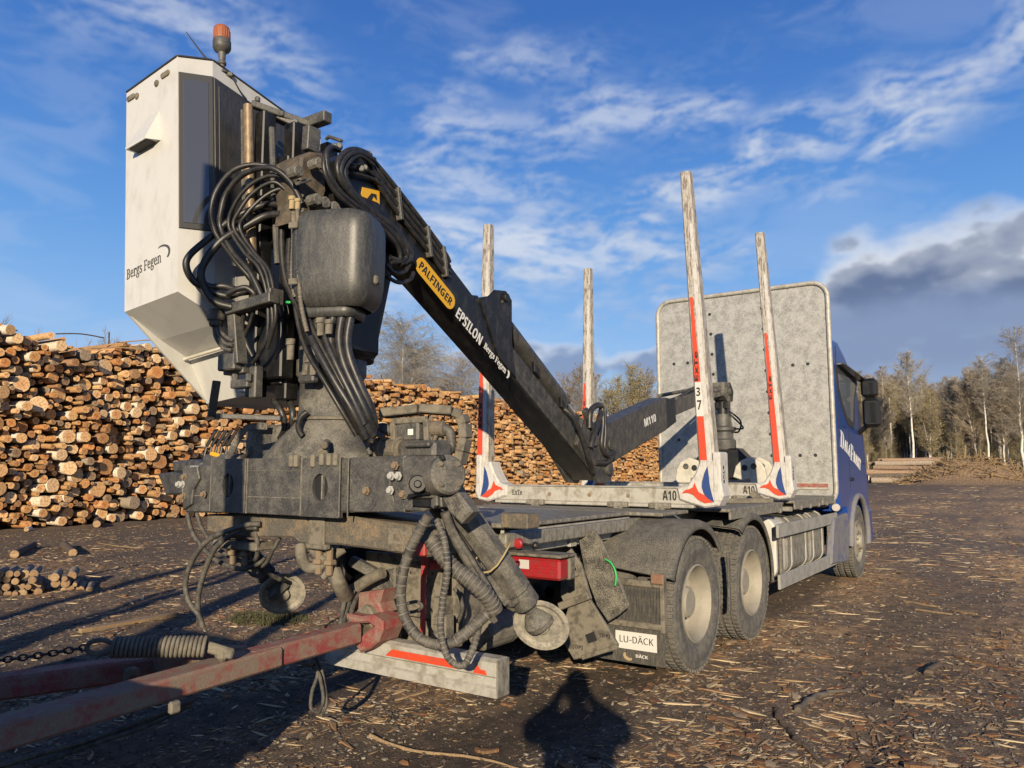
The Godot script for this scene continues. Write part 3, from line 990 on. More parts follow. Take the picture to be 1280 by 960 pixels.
# a bare tree: [trunk mesh, crown mesh, leaf mesh or null]
func tree_meshes(seed_no, h, tr, spread, first, boughs, droop, thick, forks = 1, leaves = 0):
	var r := RandomNumberGenerator.new()
	r.seed = seed_no
	var tk = Limbs.new()
	var cr = Limbs.new()
	var lf = B()
	flat(lf)
	var tips = []
	for f in forks:
		var lean = Vector3(r.randf_range(-1, 1), 0, r.randf_range(-1, 1)) * h * (0.03 if forks == 1 else 0.13)
		var hh = h * (1.0 if f == 0 else r.randf_range(0.7, 0.95))
		var pts = []
		for k in 11:
			var t = k / 10.0
			pts.append(Vector3(0, hh * t, 0) + lean * t * t + Vector3(r.randf_range(-1, 1), 0, r.randf_range(-1, 1)) * h * 0.006 * (1.0 if k > 0 else 0.0))
		for k in 10: tk.seg(pts[k], pts[k + 1], tr * (1.0 - 0.088 * k), tr * (1.0 - 0.088 * (k + 1)), 6)
		for b in boughs:
			var t = first + (0.98 - first) * (b + r.randf()) / boughs
			var q = t * 10.0
			var p = pts[int(q)].lerp(pts[min(int(q) + 1, 10)], q - int(q))
			var az = r.randf() * TAU
			var up = r.randf_range(0.7, 1.9)
			var d = Vector3(cos(az), up, sin(az)).normalized()
			var l = spread * (0.26 + 0.74 * sin(PI * clamp(0.84 * (1.0 - t) / (1.0 - first), 0.0, 1.0))) * r.randf_range(0.6, 1.15)
			var rad = thick * 2.0 * (1.25 - t)
			for s in 4:
				var e = p + d * l * 0.25
				cr.seg(p, e, rad * (1.0 - 0.2 * s), rad * (0.8 - 0.2 * s), 3)
				for c in 3:
					var d2 = (d + Vector3(r.randf_range(-1, 1), r.randf_range(-0.5, 0.8), r.randf_range(-1, 1)) * 0.9).normalized()
					var p2 = p.lerp(e, r.randf())
					var l2 = l * r.randf_range(0.16, 0.34)
					for s2 in 2:
						var e2 = p2 + d2 * l2 * 0.5
						cr.seg(p2, e2, thick * 0.75, thick * 0.55, 3)
						for c2 in 2:
							var d3 = (d2 + Vector3(r.randf_range(-1, 1), r.randf_range(-0.7, 0.6), r.randf_range(-1, 1))).normalized()
							var e3 = e2 + d3 * l2 * r.randf_range(0.4, 0.9) + Vector3(0, -droop * l2 * 0.6, 0)
							cr.seg(p2.lerp(e2, r.randf()), e3, thick * 0.5, thick * 0.3, 3)
							if leaves > 0: tips.append(e3)
						p2 = e2
						d2 = (d2 + Vector3(0, -droop * 0.5, 0) + Vector3(r.randf_range(-1, 1), 0, r.randf_range(-1, 1)) * 0.3).normalized()
				p = e
				d = (d + Vector3(0, -droop * 0.55 + 0.12, 0) + Vector3(r.randf_range(-1, 1), 0, r.randf_range(-1, 1)) * 0.22).normalized()
	if leaves > 0:
		for q in tips:
			for k in leaves:
				var p = q + Vector3(r.randf_range(-1, 1), r.randf_range(-1, 1), r.randf_range(-1, 1)) * 0.3
				var a = Vector3(r.randf_range(-1, 1), r.randf_range(-1, 1), r.randf_range(-1, 1)).normalized() * 0.09
				var b = Vector3(r.randf_range(-1, 1), r.randf_range(-1, 1), r.randf_range(-1, 1)).normalized() * 0.06
				tri(lf, p - a, p + b, p + a)
				tri(lf, p - a, p + a, p - b)
		lf.generate_normals()
	return [tk.mesh(), cr.mesh(), lf.commit() if leaves > 0 else null]

func part_mesh(called, me, m, parent):
	var o := MeshInstance3D.new()
	o.mesh = me
	o.material_override = m
	put(o, called, parent)
	return o

func tree(called, kit, trunk_m, crown_m, at, turn, size, label, category, group):
	var t = thing(called, label, category, at, group)
	t.rotation.y = turn
	t.scale = Vector3.ONE * size
	part_mesh("trunk", kit[0], trunk_m, t)
	part_mesh("crown", kit[1], crown_m, t)
	if kit[2] != null: tag(part_mesh("young_leaves", kit[2], M.leaf, t), "", "", "", "stuff")
	return t

func spot(px_az, dist):                  # a place so many degrees left of the way the lorry faces, and so far from the photographer
	var a = deg_to_rad(px_az)
	return Vector3(CAM.x - sin(a) * dist, 0, CAM.z - cos(a) * dist)

func edge_label(k, az):
	var look = ["slim bare birch", "tall bare birch", "bushy bare birch", "several stemmed bare tree", "ochre leafed thin tree"][k]
	var where = "behind the lorry's headboard" if az > 11.0 else "just right of the lorry's mirrors" if az > 8.6 else "behind the log stack's left end" if az > 7.0 else "behind the log stack's middle" if az > 5.2 else "behind the log stack's right end" if az > 4.0 else "behind the slash heap" if az > 2.4 else "just left of the tallest birch" if az > 1.2 else "right of the tallest birch" if az > -1.5 else "beyond the right edge"
	return "%s in the wood's edge, %s" % [look, where]

func make_trees():
	var kits = []
	#                 seed  h   trunk spread first boughs droop thick
	kits.append(tree_meshes(1, 15.0, 0.17, 3.0, 0.48, 70, 0.20, 0.022))
	kits.append(tree_meshes(2, 16.0, 0.17, 2.6, 0.52, 70, 0.20, 0.022))
	kits.append(tree_meshes(3, 14.0, 0.13, 3.2, 0.34, 70, 0.15, 0.022))
	kits.append(tree_meshes(4, 12.5, 0.10, 2.8, 0.30, 36, 0.10, 0.021, 3))
	kits.append(tree_meshes(5, 14.0, 0.11, 3.0, 0.30, 46, 0.20, 0.021, 2, 1))
	kits.append(tree_meshes(6, 6.0, 0.05, 2.0, 0.06, 20, 0.05, 0.007, 4))
	var big = tree_meshes(7, 19.5, 0.20, 4.8, 0.26, 110, 0.50, 0.019)
	var weep = tree_meshes(8, 14.5, 0.18, 6.0, 0.14, 130, 0.60, 0.017, 2)
	# the wood along the far right edge of the yard
	var r := RandomNumberGenerator.new()
	r.seed = 31
	for i in 110:
		var k = [0, 1, 2, 3, 4, 0, 1, 4][r.randi() % 8]
		var az = -8.0 + 24.0 * (i + r.randf()) / 110.0
		var d = r.randf_range(112, 150)
		tree("birch_tree", kits[k], M.trunk_white if r.randf() < 0.85 else M.trunk_brown, [M.twig_pale, M.twig, M.twig_olive][r.randi() % 3], spot(az, d), r.randf() * TAU, r.randf_range(0.78, 0.98) * (1.0 if k != 3 else 1.2), edge_label(k, az), "tree", "bare trees along the edge of the wood")
	tree("birch_tree", big, M.trunk_white, M.twig_pale, spot(1.15, 112.0), 0.6, 0.95, "tallest birch, white stem and wide drooping crown, at the right edge", "tree", "")
	tree("birch_tree", kits[0], M.trunk_white, M.twig_pale, spot(7.2, 108.0), 2.0, 1.05, "bright stemmed birch standing before the wood's middle", "tree", "")
	# trees behind the log pile
	tree("birch_tree", weep, M.trunk_white, M.twig_pale, spot(42.6, 78.0), 0.3, 1.13, "wide grey birch with fine hanging twigs behind the pile, right of the crane column", "tree", "")
	tree("birch_tree", weep, M.trunk_brown, M.twig_pale, spot(38.6, 92.0), 2.2, 1.0, "smaller grey birch behind the pile, under the black boom", "tree", "")
	tree("birch_tree", kits[2], M.trunk_brown, M.twig_pale, spot(36.4, 96.0), 4.0, 1.0, "low bare tree just right of the smaller grey birch behind the pile", "tree", "")
	tree("leafing_tree", kits[4], M.trunk_brown, M.twig_olive, spot(26.2, 112.0), 1.0, 1.16, "rounded tree with ochre young leaves behind the pile, left of the headboard", "tree", "")
	tree("leafing_tree", kits[4], M.trunk_brown, M.twig_olive, spot(27.3, 118.0), 2.5, 1.1, "second ochre leafed tree, just left of the rounded one behind the pile", "tree", "")
	var low = [[29.6, 118, 2, 1.22, "bushy bare tree behind the pile between the two left stakes"], [31.0, 122, 3, 1.3, "several stemmed bare tree behind the pile, right of the rear left stake"], [24.6, 116, 2, 1.15, "bushy bare tree behind the pile, touching the headboard's left edge"], [33.0, 124, 2, 1.2, "bushy bare tree peeping over the pile behind the boom"], [28.6, 125, 0, 1.1, "slim bare tree behind the pile at the front left stake"], [25.2, 122, 3, 1.25, "several stemmed bare tree right of the ochre leafed trees"]]
	for q in low: tree("bare_tree", kits[q[2]], M.trunk_brown, M.twig, spot(q[0], q[1]), q[0] * 3.0, q[3], q[4], "tree", "")
	var sap = [[66.5, 31, 1.0], [65.0, 33, 0.96], [63.6, 33, 1.03], [62.0, 34, 1.0], [61.0, 34, 1.04], [68.3, 30, 0.96], [70.0, 29, 1.0], [59.5, 36, 1.06]]
	for i in sap.size():
		var q = sap[i]
		tree("sapling", kits[5], M.trunk_brown, M.twig, spot(q[0], q[1]), q[0], q[2], "bare sapling showing over the left part of the pile, %s from the picture's left edge" % ["fourth", "fifth", "sixth", "seventh", "eighth", "third", "second", "ninth"][i], "sapling", "saplings behind the log pile")
	# the depth of the wood behind: one mass
	for k in 4:
		for p in 2:
			var mm := MultiMesh.new()
			mm.transform_format = MultiMesh.TRANSFORM_3D
			mm.mesh = kits[[1, 2, 4, 3][k]][p]
			var xs = []
			for i in 300:
				var az = r.randf_range(-34, 20)
				var d = r.randf_range(138, 215)
				if i % 4 == 3:
					az = r.randf_range(-38, -8)
					d = r.randf_range(110, 150)
				xs.append(Transform3D(Basis(Vector3.UP, r.randf() * TAU).scaled(Vector3.ONE * r.randf_range(0.85, 1.2)), spot(az, d)))
			if p == 0: M["wood%d" % k] = xs
			else: xs = M["wood%d" % k]
			mm.instance_count = xs.size()
			for i in xs.size(): mm.set_instance_transform(i, xs[i])
			var o := MultiMeshInstance3D.new()
			o.multimesh = mm
			o.material_override = (M.trunk_white if k != 1 else M.trunk_brown) if p == 0 else [M.twig, M.twig_olive, M.twig, M.twig_olive][k]
			put(o, "distant_wood")
			tag(o, "brown grey mass of bare trees deep in the wood", "", "", "stuff")
	# undergrowth along the wood's edge
	var mm := MultiMesh.new()
	mm.transform_format = MultiMesh.TRANSFORM_3D
	mm.mesh = kits[5][1]
	mm.instance_count = 900
	for i in 900:
		mm.set_instance_transform(i, Transform3D(Basis(Vector3.UP, r.randf() * TAU).scaled(Vector3.ONE * r.randf_range(0.4, 1.15)), spot(r.randf_range(-36, 20), r.randf_range(112, 190))))
	var o := MultiMeshInstance3D.new()
	o.multimesh = mm
	o.material_override = M.twig_olive
	put(o, "undergrowth")
	tag(o, "olive brown brush growing under the trees of the wood", "", "", "stuff")

# ---------------------------------------------------------------- log pile
const PILE_A := Vector3(-18.8, 0, -5.0)
const PILE_D := Vector3(-0.11330, 0, -0.99356)
const PILE_N := Vector3(0.99356, 0, -0.11330)

# a log of radius 1 at the size class r, cut face at x = 0, running back along -x
func log_mesh(seed_no, r, l, oval = 0.06):
	var q := RandomNumberGenerator.new()
	q.seed = seed_no
	var n = 12 if r > 0.09 else 9
	var rad = []
	for j in n: rad.append(r * (1.0 + q.randf_range(-oval, oval)))
	var side = B()
	smooth(side)
	var rings = []
	for k in 4:
		var ring = []
		var x = [0.0, -0.25, -1.0, -l][k]
		for j in n:
			var a = TAU * j / n
			ring.append(Vector3(x, sin(a) * rad[j] * [1.0, 1.0, 1.02, 1.1][k], cos(a) * rad[j] * [1.0, 1.0, 1.02, 1.1][k]))
		rings.append(ring)
	var tilt = Vector3(0, q.randf_range(-0.13, 0.13), q.randf_range(-0.13, 0.13))
	for j in n: rings[0][j].x += rings[0][j].dot(tilt)
	for k in 3:
		for j in n:
			var m = (j + 1) % n
			var c = rings[k][j] + rings[k][m]
			qo(side, rings[k][j], rings[k][m], rings[k + 1][m], rings[k + 1][j], Vector3(0, c.y, c.z))
	side.generate_normals()
	var me = side.commit()
	var face = B()
	flat(face)
	var heart = Color(0.86, 0.70, 0.56) if q.randf() < 0.6 else Color(1, 1, 1)
	for j in n:
		var m = (j + 1) % n
		var a = rings[0][j]
		var b = rings[0][m]
		var hr = q.randf_range(0.35, 0.5)
		var put_v = func(p, c): face.set_color(c); face.add_vertex(p)
		put_v.call(Vector3.ZERO, heart); put_v.call(a * hr, heart); put_v.call(b * hr, heart)
		for t in [[a * hr, a, b], [a * hr, b, b * hr]]:
			for p in t: put_v.call(p, Color(1, 1, 1) if p == a or p == b else heart)
	face.generate_normals()
	face.commit(me)
	return me

func make_log_pile():
	# where the cut ends lie on the pile's front: s along it, y up, r
	var cells = {}
	var logs = []
	var bump := FastNoiseLite.new()
	bump.seed = 12
	bump.frequency = 0.35
	var top_of = func(s): return (5.35 if s < -0.6 else 5.0 + 0.52 * smoothstep(-0.4, 2.6, s)) + bump.get_noise_1d(s * 2.0) * 0.34
	for step in [[0.215, 130], [0.175, 520], [0.14, 1900], [0.11, 7500], [0.085, 16000], [0.063, 24000], [0.05, 14000]]:
		for i in step[1]:
			var r = step[0] * rng.randf_range(0.88, 1.12)
			var s = rng.randf_range(-16.0, 62.0)
			if s > 26.0 and r < 0.057: continue
			if r > 0.16 and s > 14.0 and rng.randf() < 0.6: continue
			var top = top_of.call(s)
			var y = rng.randf_range(r, top - r)
			var cx = int(floor(s / 0.45))
			var cy = int(floor(y / 0.45))
			var ok = true
			for dx in [-1, 0, 1]:
				for dy in [-1, 0, 1]:
					if not ok: break
					for q in cells.get(Vector2i(cx + dx, cy + dy), []):
						var dd = Vector2(q[0] - s, q[1] - y).length_squared()
						var lim = (q[2] + r) * 0.985
						if dd < lim * lim:
							ok = false
							break
			if not ok: continue
			var e = [s, y, r]
			var k = Vector2i(cx, cy)
			if not cells.has(k): cells[k] = []
			cells[k].append(e)
			logs.append(e)
	var classes = [0.063, 0.085, 0.11, 0.14, 0.175, 0.215]
	var kinds = []
	for c in classes:
		var a = []
		for v in 3: a.append(log_mesh(100 + int(c * 1000) * 3 + v, c, 3.0))
		kinds.append(a)
	# tones of the cut ends and of the bark
	var tones = [[Color(0.68, 0.435, 0.215), "tan"], [Color(0.82, 0.59, 0.34), "pale"], [Color(0.63, 0.335, 0.135), "orange"], [Color(0.46, 0.275, 0.135), "brown"], [Color(0.38, 0.30, 0.215), "grey"]]
	var made = []
	for e in logs:
		var p = PILE_A + PILE_D * e[0] + Vector3(0, e[1], 0) + PILE_N * clamp(rng.randfn(0.0, 0.15), -0.36, 0.36)
		var c = 0
		for i in 6:
			if abs(classes[i] - e[2]) < abs(classes[c] - e[2]): c = i
		var yaw = atan2(-PILE_N.z, PILE_N.x) + rng.randf_range(-0.07, 0.07)
		var b = Basis(Vector3.UP, yaw) * Basis(Vector3.BACK, rng.randf_range(-0.05, 0.05)) * Basis(Vector3.RIGHT, rng.randf() * TAU)
		var f = e[2] / classes[c]
		var t = [0, 0, 0, 0, 1, 1, 1, 2, 2, 3, 4][rng.randi() % 11]
		var d = p.distance_to(CAM)
		var seen = e[0] > -2.6 and e[0] < 58.0
		made.append([(e[2] / d) if seen else 0.0, Transform3D(b.scaled_local(Vector3(1, f, f)), p), c, rng.randi() % 3, t, e])
	made.sort_custom(func(a, b): return a[0] > b[0])
	var birch = []
	var cuts = []
	for t in 5:
		var bm = M.birch.duplicate()
		bm.vertex_color_use_as_albedo = false
		bm.albedo_color = [Color(1, 1, 1), Color(1, 0.98, 0.95), Color(0.9, 0.72, 0.55), Color(0.72, 0.6, 0.5), Color(0.7, 0.68, 0.64)][t]
		birch.append(bm)
		var cm = M.cut.duplicate()
		cm.albedo_color = tones[t][0].linear_to_srgb()
		cuts.append(cm)
	var sizes = ["very thin", "thin", "medium", "stout", "thick", "very thick"]
	for i in 300:
		var q = made[i]
		var o := MeshInstance3D.new()
		o.mesh = kinds[q[2]][q[3]]
		o.set_surface_override_material(0, birch[q[4]])
		o.set_surface_override_material(1, cuts[q[4]])
		put(o, "birch_log")
		o.transform = q[1]
		var row = ["ground row", "low", "mid height", "high up", "near top"][clamp(int(q[5][1] / 1.12), 0, 4)]
		var s = q[5][0]
		var where = "at the pile's left edge" if s < -1.5 else "above the tiny log end" if s < -0.3 else "above the dark barked piece" if s < 1.2 else "above the red stub" if s < 3.0 else "left of the crane beam" if s < 5.5 else "below the operator cab" if s < 9.5 else "right of the crane column"
		tag(o, "%s birch log, %s cut end, %s, %s" % [sizes[q[2]], tones[q[4]][1], row, where], "log", "birch logs of the long pile")
	for c in 6:
		for v in 3:
			var sel = []
			for i in range(300, made.size()):
				if made[i][2] == c and made[i][3] == v: sel.append(made[i])
			if sel.is_empty(): continue
			var mm := MultiMesh.new()
			mm.transform_format = MultiMesh.TRANSFORM_3D
			mm.use_colors = true
			mm.mesh = kinds[c][v].duplicate()
			mm.mesh.surface_set_material(0, M.birch)
			mm.mesh.surface_set_material(1, M.cut)
			mm.instance_count = sel.size()
			for i in sel.size():
				mm.set_instance_transform(i, sel[i][1])
				var k = rng.randf_range(0.8, 1.15)
				var t = tones[sel[i][4]][0]
				mm.set_instance_color(i, Color(t.r * k, t.g * k, t.b * k))
			var o := MultiMeshInstance3D.new()
			o.multimesh = mm
			put(o, "pile_log")
			tag(o, "the many other birch logs of the long pile", "", "", "stuff")
	# brushwood and stray sticks on top of the pile
	for i in 26:
		var st = B()
		var s = rng.randf_range(-3.0, 45.0)
		var p = PILE_A + PILE_D * s + Vector3(0, top_of.call(s) - 0.02, 0) - PILE_N * rng.randf_range(0.1, 1.2)
		var d = Vector3(rng.randf_range(-0.4, 0.9), rng.randf_range(0.0, 0.10), rng.randf_range(-1, 1)).normalized()
		var l = rng.randf_range(0.8, 2.4)
		tube(st, curve([p, p + d * l * 0.5 + Vector3(0, 0.06, 0), p + d * l], 4), 0.02, 6)
		tag(obj("stick", st, M.bark if i % 3 else M.wood_board), "loose %s %s stick on top of the birch pile, %s" % ["dark" if i % 3 else "pale", "long" if l > 1.6 else "short", "left of the cab" if s < 8.0 else "behind the crane hoses" if s < 20.0 else "left of the boom" if s < 30.0 else "right of the boom"], "stick", "sticks on top of the pile")

# a round log lying between two points with two cut faces
func lying_log(a, b, r, bark_m, cut_m, called, label, category, group):
	var l = a.distance_to(b)
	var t = thing(called, label, category, a, group)
	var st = B()
	var pts = resample([a, a.lerp(b, 0.35) + Vector3(0, rng.randf_range(-0.15, 0.15) * r, 0), b], l / 5.0)
	var rr = []
	for i in pts.size(): rr.append(r * rng.randf_range(0.92, 1.08))
	tube(st, pts, r, 10, rr)
	obj("bark", st, bark_m, t)
	for e in [[a, a - b], [b, b - a]]:
		var c = B()
		lathe(c, e[0], e[1], [[0, -0.05], [r * 0.93, -0.05], [r * 0.93, 0.004], [0, 0.01]], 10)
		obj("cut_end", c, cut_m, t)
	return t

func make_far_heaps():
	var cut = surf(grime(Vector3(0.27, 0.165, 0.082), Vector3(0.17, 0.10, 0.055), 0.5, 0.2, 1, 1, 0.3), 0.4, 0.9)
	var cut2 = surf(grime(Vector3(0.36, 0.24, 0.125), Vector3(0.22, 0.14, 0.075), 0.5, 0.2, 1, 1, 0.3), 0.4, 0.9)
	# the low stack of long logs at the far side of the yard, lying across the view
	var log_m = surf(grime(Vector3(0.27, 0.185, 0.125), Vector3(0.13, 0.09, 0.065), 0.5, 0.18, 1, 3, 0.35), 2.0, 0.9)
	var log_m2 = surf(grime(Vector3(0.34, 0.22, 0.13), Vector3(0.17, 0.12, 0.085), 0.5, 0.18, 1, 3, 0.35), 2.0, 0.9)
	var pale_m = surf(grime(Vector3(0.36, 0.30, 0.23), Vector3(0.15, 0.11, 0.08), 0.52, 0.15, 1, 3, 0.35), 1.5, 0.9)
	var rows = [[(0.0), 7], [1.0, 6], [1.9, 5]]
	var A = [Vector3(-12.375,0.000,-85.922)][0]
	var along = Vector3(cos(deg_to_rad(7.0)), 0, -sin(deg_to_rad(7.0)))
	var back = Vector3(-along.z, 0, along.x) * -1.0
	var n = 0
	var how = ["lowest", "second", "third", "fourth", "fifth", "topmost"]
	var yy = 0.3
	for k in 6:
		var r = [0.30, 0.27, 0.33, 0.28, 0.25, 0.24][k]
		for j in 3:
			var a = A + along * (rng.randf_range(-0.7, 0.7) + 0.12 * k) + back * (j * 0.62 + k * 0.16) + Vector3(0, yy, 0)
			var l = 7.4 - 0.3 * k + rng.randf_range(-0.5, 0.5)
			var pale = k == 0 or k == 4
			lying_log(a, a + along * l + Vector3(0, rng.randf_range(-0.16, 0.16), rng.randf_range(-0.3, 0.3)), r * rng.randf_range(0.8, 1.15), pale_m if pale and j == 0 else [log_m, M.trunk_brown, log_m2][(k + j) % 3], cut, "long_log", "%s %s log %sof the far stack beside the wood" % [how[k], "whitish" if pale and j == 0 else "brown", ["", "in the middle ", "at the back "][j]], "log", "long logs of the far stack")
		yy += r * 1.55
	for j in 3:
		var a = A + along * (7.6 + 0.5 * j) + Vector3(0, 0.35 + 0.55 * j, 0.4 * j)
		lying_log(a, a + Vector3(1.2, 0.1, -0.8), 0.3, pale_m, cut2, "log_butt", "short whitish log butt at the right end of the far stack, %s of three" % ["bottom", "middle", "top"][j], "log", "")
	# the heap of bark, slash and splinters right of it
	var st = B()
	var c0 = [Vector3(-2.256,0.000,-82.678)][0]
	var hb = func(u, w):
		var e = exp(-pow((u + 2.0) / 3.2, 2.0)) * 2.3 + exp(-pow((u - 2.0) / 3.0, 2.0)) * 1.7 + exp(-pow((u - 7.5) / 3.0, 2.0)) * 1.0
		return e * exp(-pow(w / 2.4, 2.0)) + 0.12 * hn.get_noise_2d(u * 2.0, w * 2.0) - 0.12
	smooth(st)
	for i in 44:
		for j in 20:
			var q = []
			for k in [[0, 0], [1, 0], [1, 1], [0, 1]]:
				var u = -8.0 + 22.0 * (i + k[0]) / 44.0
				var w = -5.0 + 10.0 * (j + k[1]) / 20.0
				q.append(c0 + along * u + back * w + Vector3(0, hb.call(u, w), 0))
			qo(st, q[0], q[1], q[2], q[3], Vector3.UP)
	var heap_m = surf(grime(Vector3(0.24, 0.165, 0.10), Vector3(0.09, 0.06, 0.04), 0.5, 0.14, 2, 2, 0.5), 3.0, 0.95, 0.0, 1.0)
	var heap = thing("slash_heap", "heap of brown bark and splintered slash beside the far stack", "heap", c0)
	obj("bark_mound", st, heap_m, heap)
	var sp = B()
	for i in 1500:
		var u = rng.randf_range(-7.0, 12.0)
		var w = rng.randf_range(-2.5, 3.0)
		var p = c0 + along * u + back * w + Vector3(0, hb.call(u, w) + 0.02, 0)
		var d = Vector3(rng.randf_range(-1, 1), rng.randf_range(-0.1, 0.45), rng.randf_range(-1, 1)).normalized()
		bar(sp, p - d * 0.1, p + d * rng.randf_range(0.3, 1.6), rng.randf_range(0.04, 0.13), 0.04, 0.004)
	tag(obj("splinters", sp, M.wood_board, heap), "", "", "", "stuff")
	var mound = B()
	lathe(mound, [Vector3(1.949,0.000,-125.048)][0], Vector3.UP, [[5.0, -0.1], [3.6, 0.6], [2.0, 1.15], [0.6, 1.4], [0, 1.42]], 18, 60.0)
	tag(obj("earth_mound", mound, M.bark), "dark earth mound at the right edge before the wood", "mound")
	# the little pile of short billets near the trailer
	var b0 = [Vector3(-7.258,0.000,1.572)][0]
	var b1 = [Vector3(-6.745,0.000,0.680)][0]
	var dir = (b1 - b0).normalized()
	var face = Vector3.UP.cross(dir) * -1.0
	if face.dot(CAM - b0) < 0: face = -face
	var bl = b0.distance_to(b1)
	var k = 0
	var bm = surf(grime(Vector3(0.3, 0.25, 0.19), Vector3(0.09, 0.065, 0.045), 0.5, 0.1, 2, 2, 0.3), 0.5, 0.9)
	for lay in 4:
		var s = rng.randf_range(0.0, 0.05)
		while s < bl:
			var r = rng.randf_range(0.026, 0.058)
			var u = s / bl
			var gap = u > 0.45 and u < 0.55
			var most = 3 if u < 0.42 else (2 if u < 0.85 else 0)
			if not gap and lay <= most and rng.randf() < 0.93:
				var p = b0 + dir * s + Vector3(0, 0.02 + lay * 0.078 + rng.randf_range(-0.016, 0.016), 0) + face * rng.randf_range(-0.12, 0.10)
				lying_log(p, p - face * 0.5 + Vector3(0, rng.randf_range(-0.02, 0.02), 0), r, bm, cut if k % 3 else cut2, "billet", "%s short billet with %s cut end in the little pile by the trailer, %s row" % ["thin" if r < 0.045 else "stout", "tan" if k % 3 else "pale", ["lowest", "second", "third", "top"][lay]], "log", "billets of the little pile")
				k += 1
			s += r * 2.05
	for q in [[[Vector3(-11.574,0.060,-0.436),Vector3(-13.158,0.060,-1.444)], 0.075, "short dark barked log piece below the pile near the left edge"], [[Vector3(-10.993,0.060,-1.155),Vector3(-12.659,0.060,-1.789)], 0.075, "short pale log stub right of the dark barked piece"], [[Vector3(-17.418,0.100,-4.871),Vector3(-22.664,0.100,-7.637)], 0.1, "rust red log stub leaning against the foot of the pile"], [[Vector3(-17.598,0.050,-3.217),Vector3(-17.795,0.050,-3.395)], 0.06, "tiny pale log end lying at the foot of the pile"]]:
		lying_log(q[0][0], q[0][1], q[1], M.bark if "dark" in q[2] or "red" in q[2] else M.trunk_white, cut2, "log_piece", q[2], "log", "")

# ---------------------------------------------------------------- the timber lorry
const X := Vector3.RIGHT
const Y := Vector3.UP
const Z := Vector3.BACK

func fake_tyre(st, o, dir, w, n = 64):    # tyre body by rings, with shoulder lugs
	lathe(st, o, dir, [[0.285, 0.03], [0.33, 0.012], [0.42, 0.0], [0.485, 0.012], [0.505, 0.04], [0.512, w - 0.04], [0.49, w - 0.010], [0.47, w], [0.465, w - 0.004], [0.43, w - 0.001], [0.42, w + 0.002], [0.36, w - 0.004], [0.325, w - 0.016], [0.318, w - 0.013], [0.29, w - 0.03], [0.285, 0.03]], n, 20.0)
	var bs = aim(dir)
	var u = bs.x
	var v = bs.y.cross(u)
	for j in n:
		var a = TAU * (j + 0.5) / n
		var c = u * cos(a) + v * sin(a)
		var tg = v * cos(a) - u * sin(a)
		var bb = Basis(c, bs.y, tg)
		if bb.determinant() < 0: bb = Basis(c, bs.y, -tg)
		for s in [0, 1]:
			box(st, o + bs.y * (0.036 if s == 0 else w - 0.036) + c * 0.5095, Vector3(0.026, 0.058, TAU * 0.51 / n * 0.62), 0.005, bb)
		var a2 = a + PI / n
		var c2 = u * cos(a2) + v * sin(a2)
		var tg2 = v * cos(a2) - u * sin(a2)
		box(st, o + bs.y * w * 0.36 + c2 * 0.510, Vector3(0.026, 0.062, TAU * 0.51 / n * 0.7), 0.005, Basis(c2, bs.y, -tg2))
		box(st, o + bs.y * w * 0.64 + c * 0.510, Vector3(0.026, 0.062, TAU * 0.51 / n * 0.7), 0.005, Basis(c, bs.y, -tg))

func wheel(parent, x, z, side, front):
	# x is the outer face; side +1 right, -1 left
	var w = 0.31
	var o = Vector3(x - side * w, 0.512, z)
	var dir = Vector3(side, 0, 0)
	var st = B()
	fake_tyre(st, o, dir, w)
	if not front: lathe(st, o - dir * 0.36, dir, [[0.285, 0.0], [0.48, 0.0], [0.51, 0.03], [0.51, 0.28], [0.48, 0.31], [0.285, 0.31], [0.285, 0]], 40)
	var hub = Node3D.new()
	put(hub, "wheel", parent)
	hub.position = o - base_of(parent)
	obj("tyre", st, M.tyre, hub)
	var rm = B()
	if front:
		lathe(rm, o, dir, [[0.30, w - 0.035], [0.302, w - 0.012], [0.288, w - 0.008], [0.277, w - 0.03], [0.262, w - 0.055], [0.235, w - 0.06], [0.205, w - 0.028], [0.16, w - 0.01], [0.115, w - 0.012], [0.105, w + 0.035], [0.09, w + 0.05], [0, w + 0.052]], 40, 25.0)
	else:
		lathe(rm, o, dir, [[0.30, w - 0.035], [0.304, w - 0.014], [0.290, w - 0.008], [0.280, w - 0.03], [0.268, w - 0.05], [0.262, w - 0.085], [0.252, w - 0.165], [0.225, w - 0.195], [0.17, w - 0.20], [0.13, w - 0.195], [0.122, w - 0.09], [0.10, w - 0.07], [0, w - 0.068]], 40, 25.0)
	obj("rim", rm, M.rim, hub)
	var nt = B()
	for k in 10:
		var a = TAU * k / 10
		var c = Vector3(0, cos(a), sin(a))
		bolt(nt, o + dir * (w - (0.012 if front else 0.2)) + c * (0.14 if front else 0.165), dir, 0.014, 0.03)
	pieces("wheel_nuts", nt, M.dusty_metal, hub)
	if front:
		var hl = B()
		for k in 8:
			var a = TAU * (k + 0.5) / 8
			cyl(hl, o + dir * (w - 0.06) + Vector3(0, cos(a), sin(a)) * 0.228, o + dir * (w - 0.045) + Vector3(0, cos(a), sin(a)) * 0.228, 0.024, 12)
		pieces("hand_holes", hl, M.print_black, hub)
	return hub

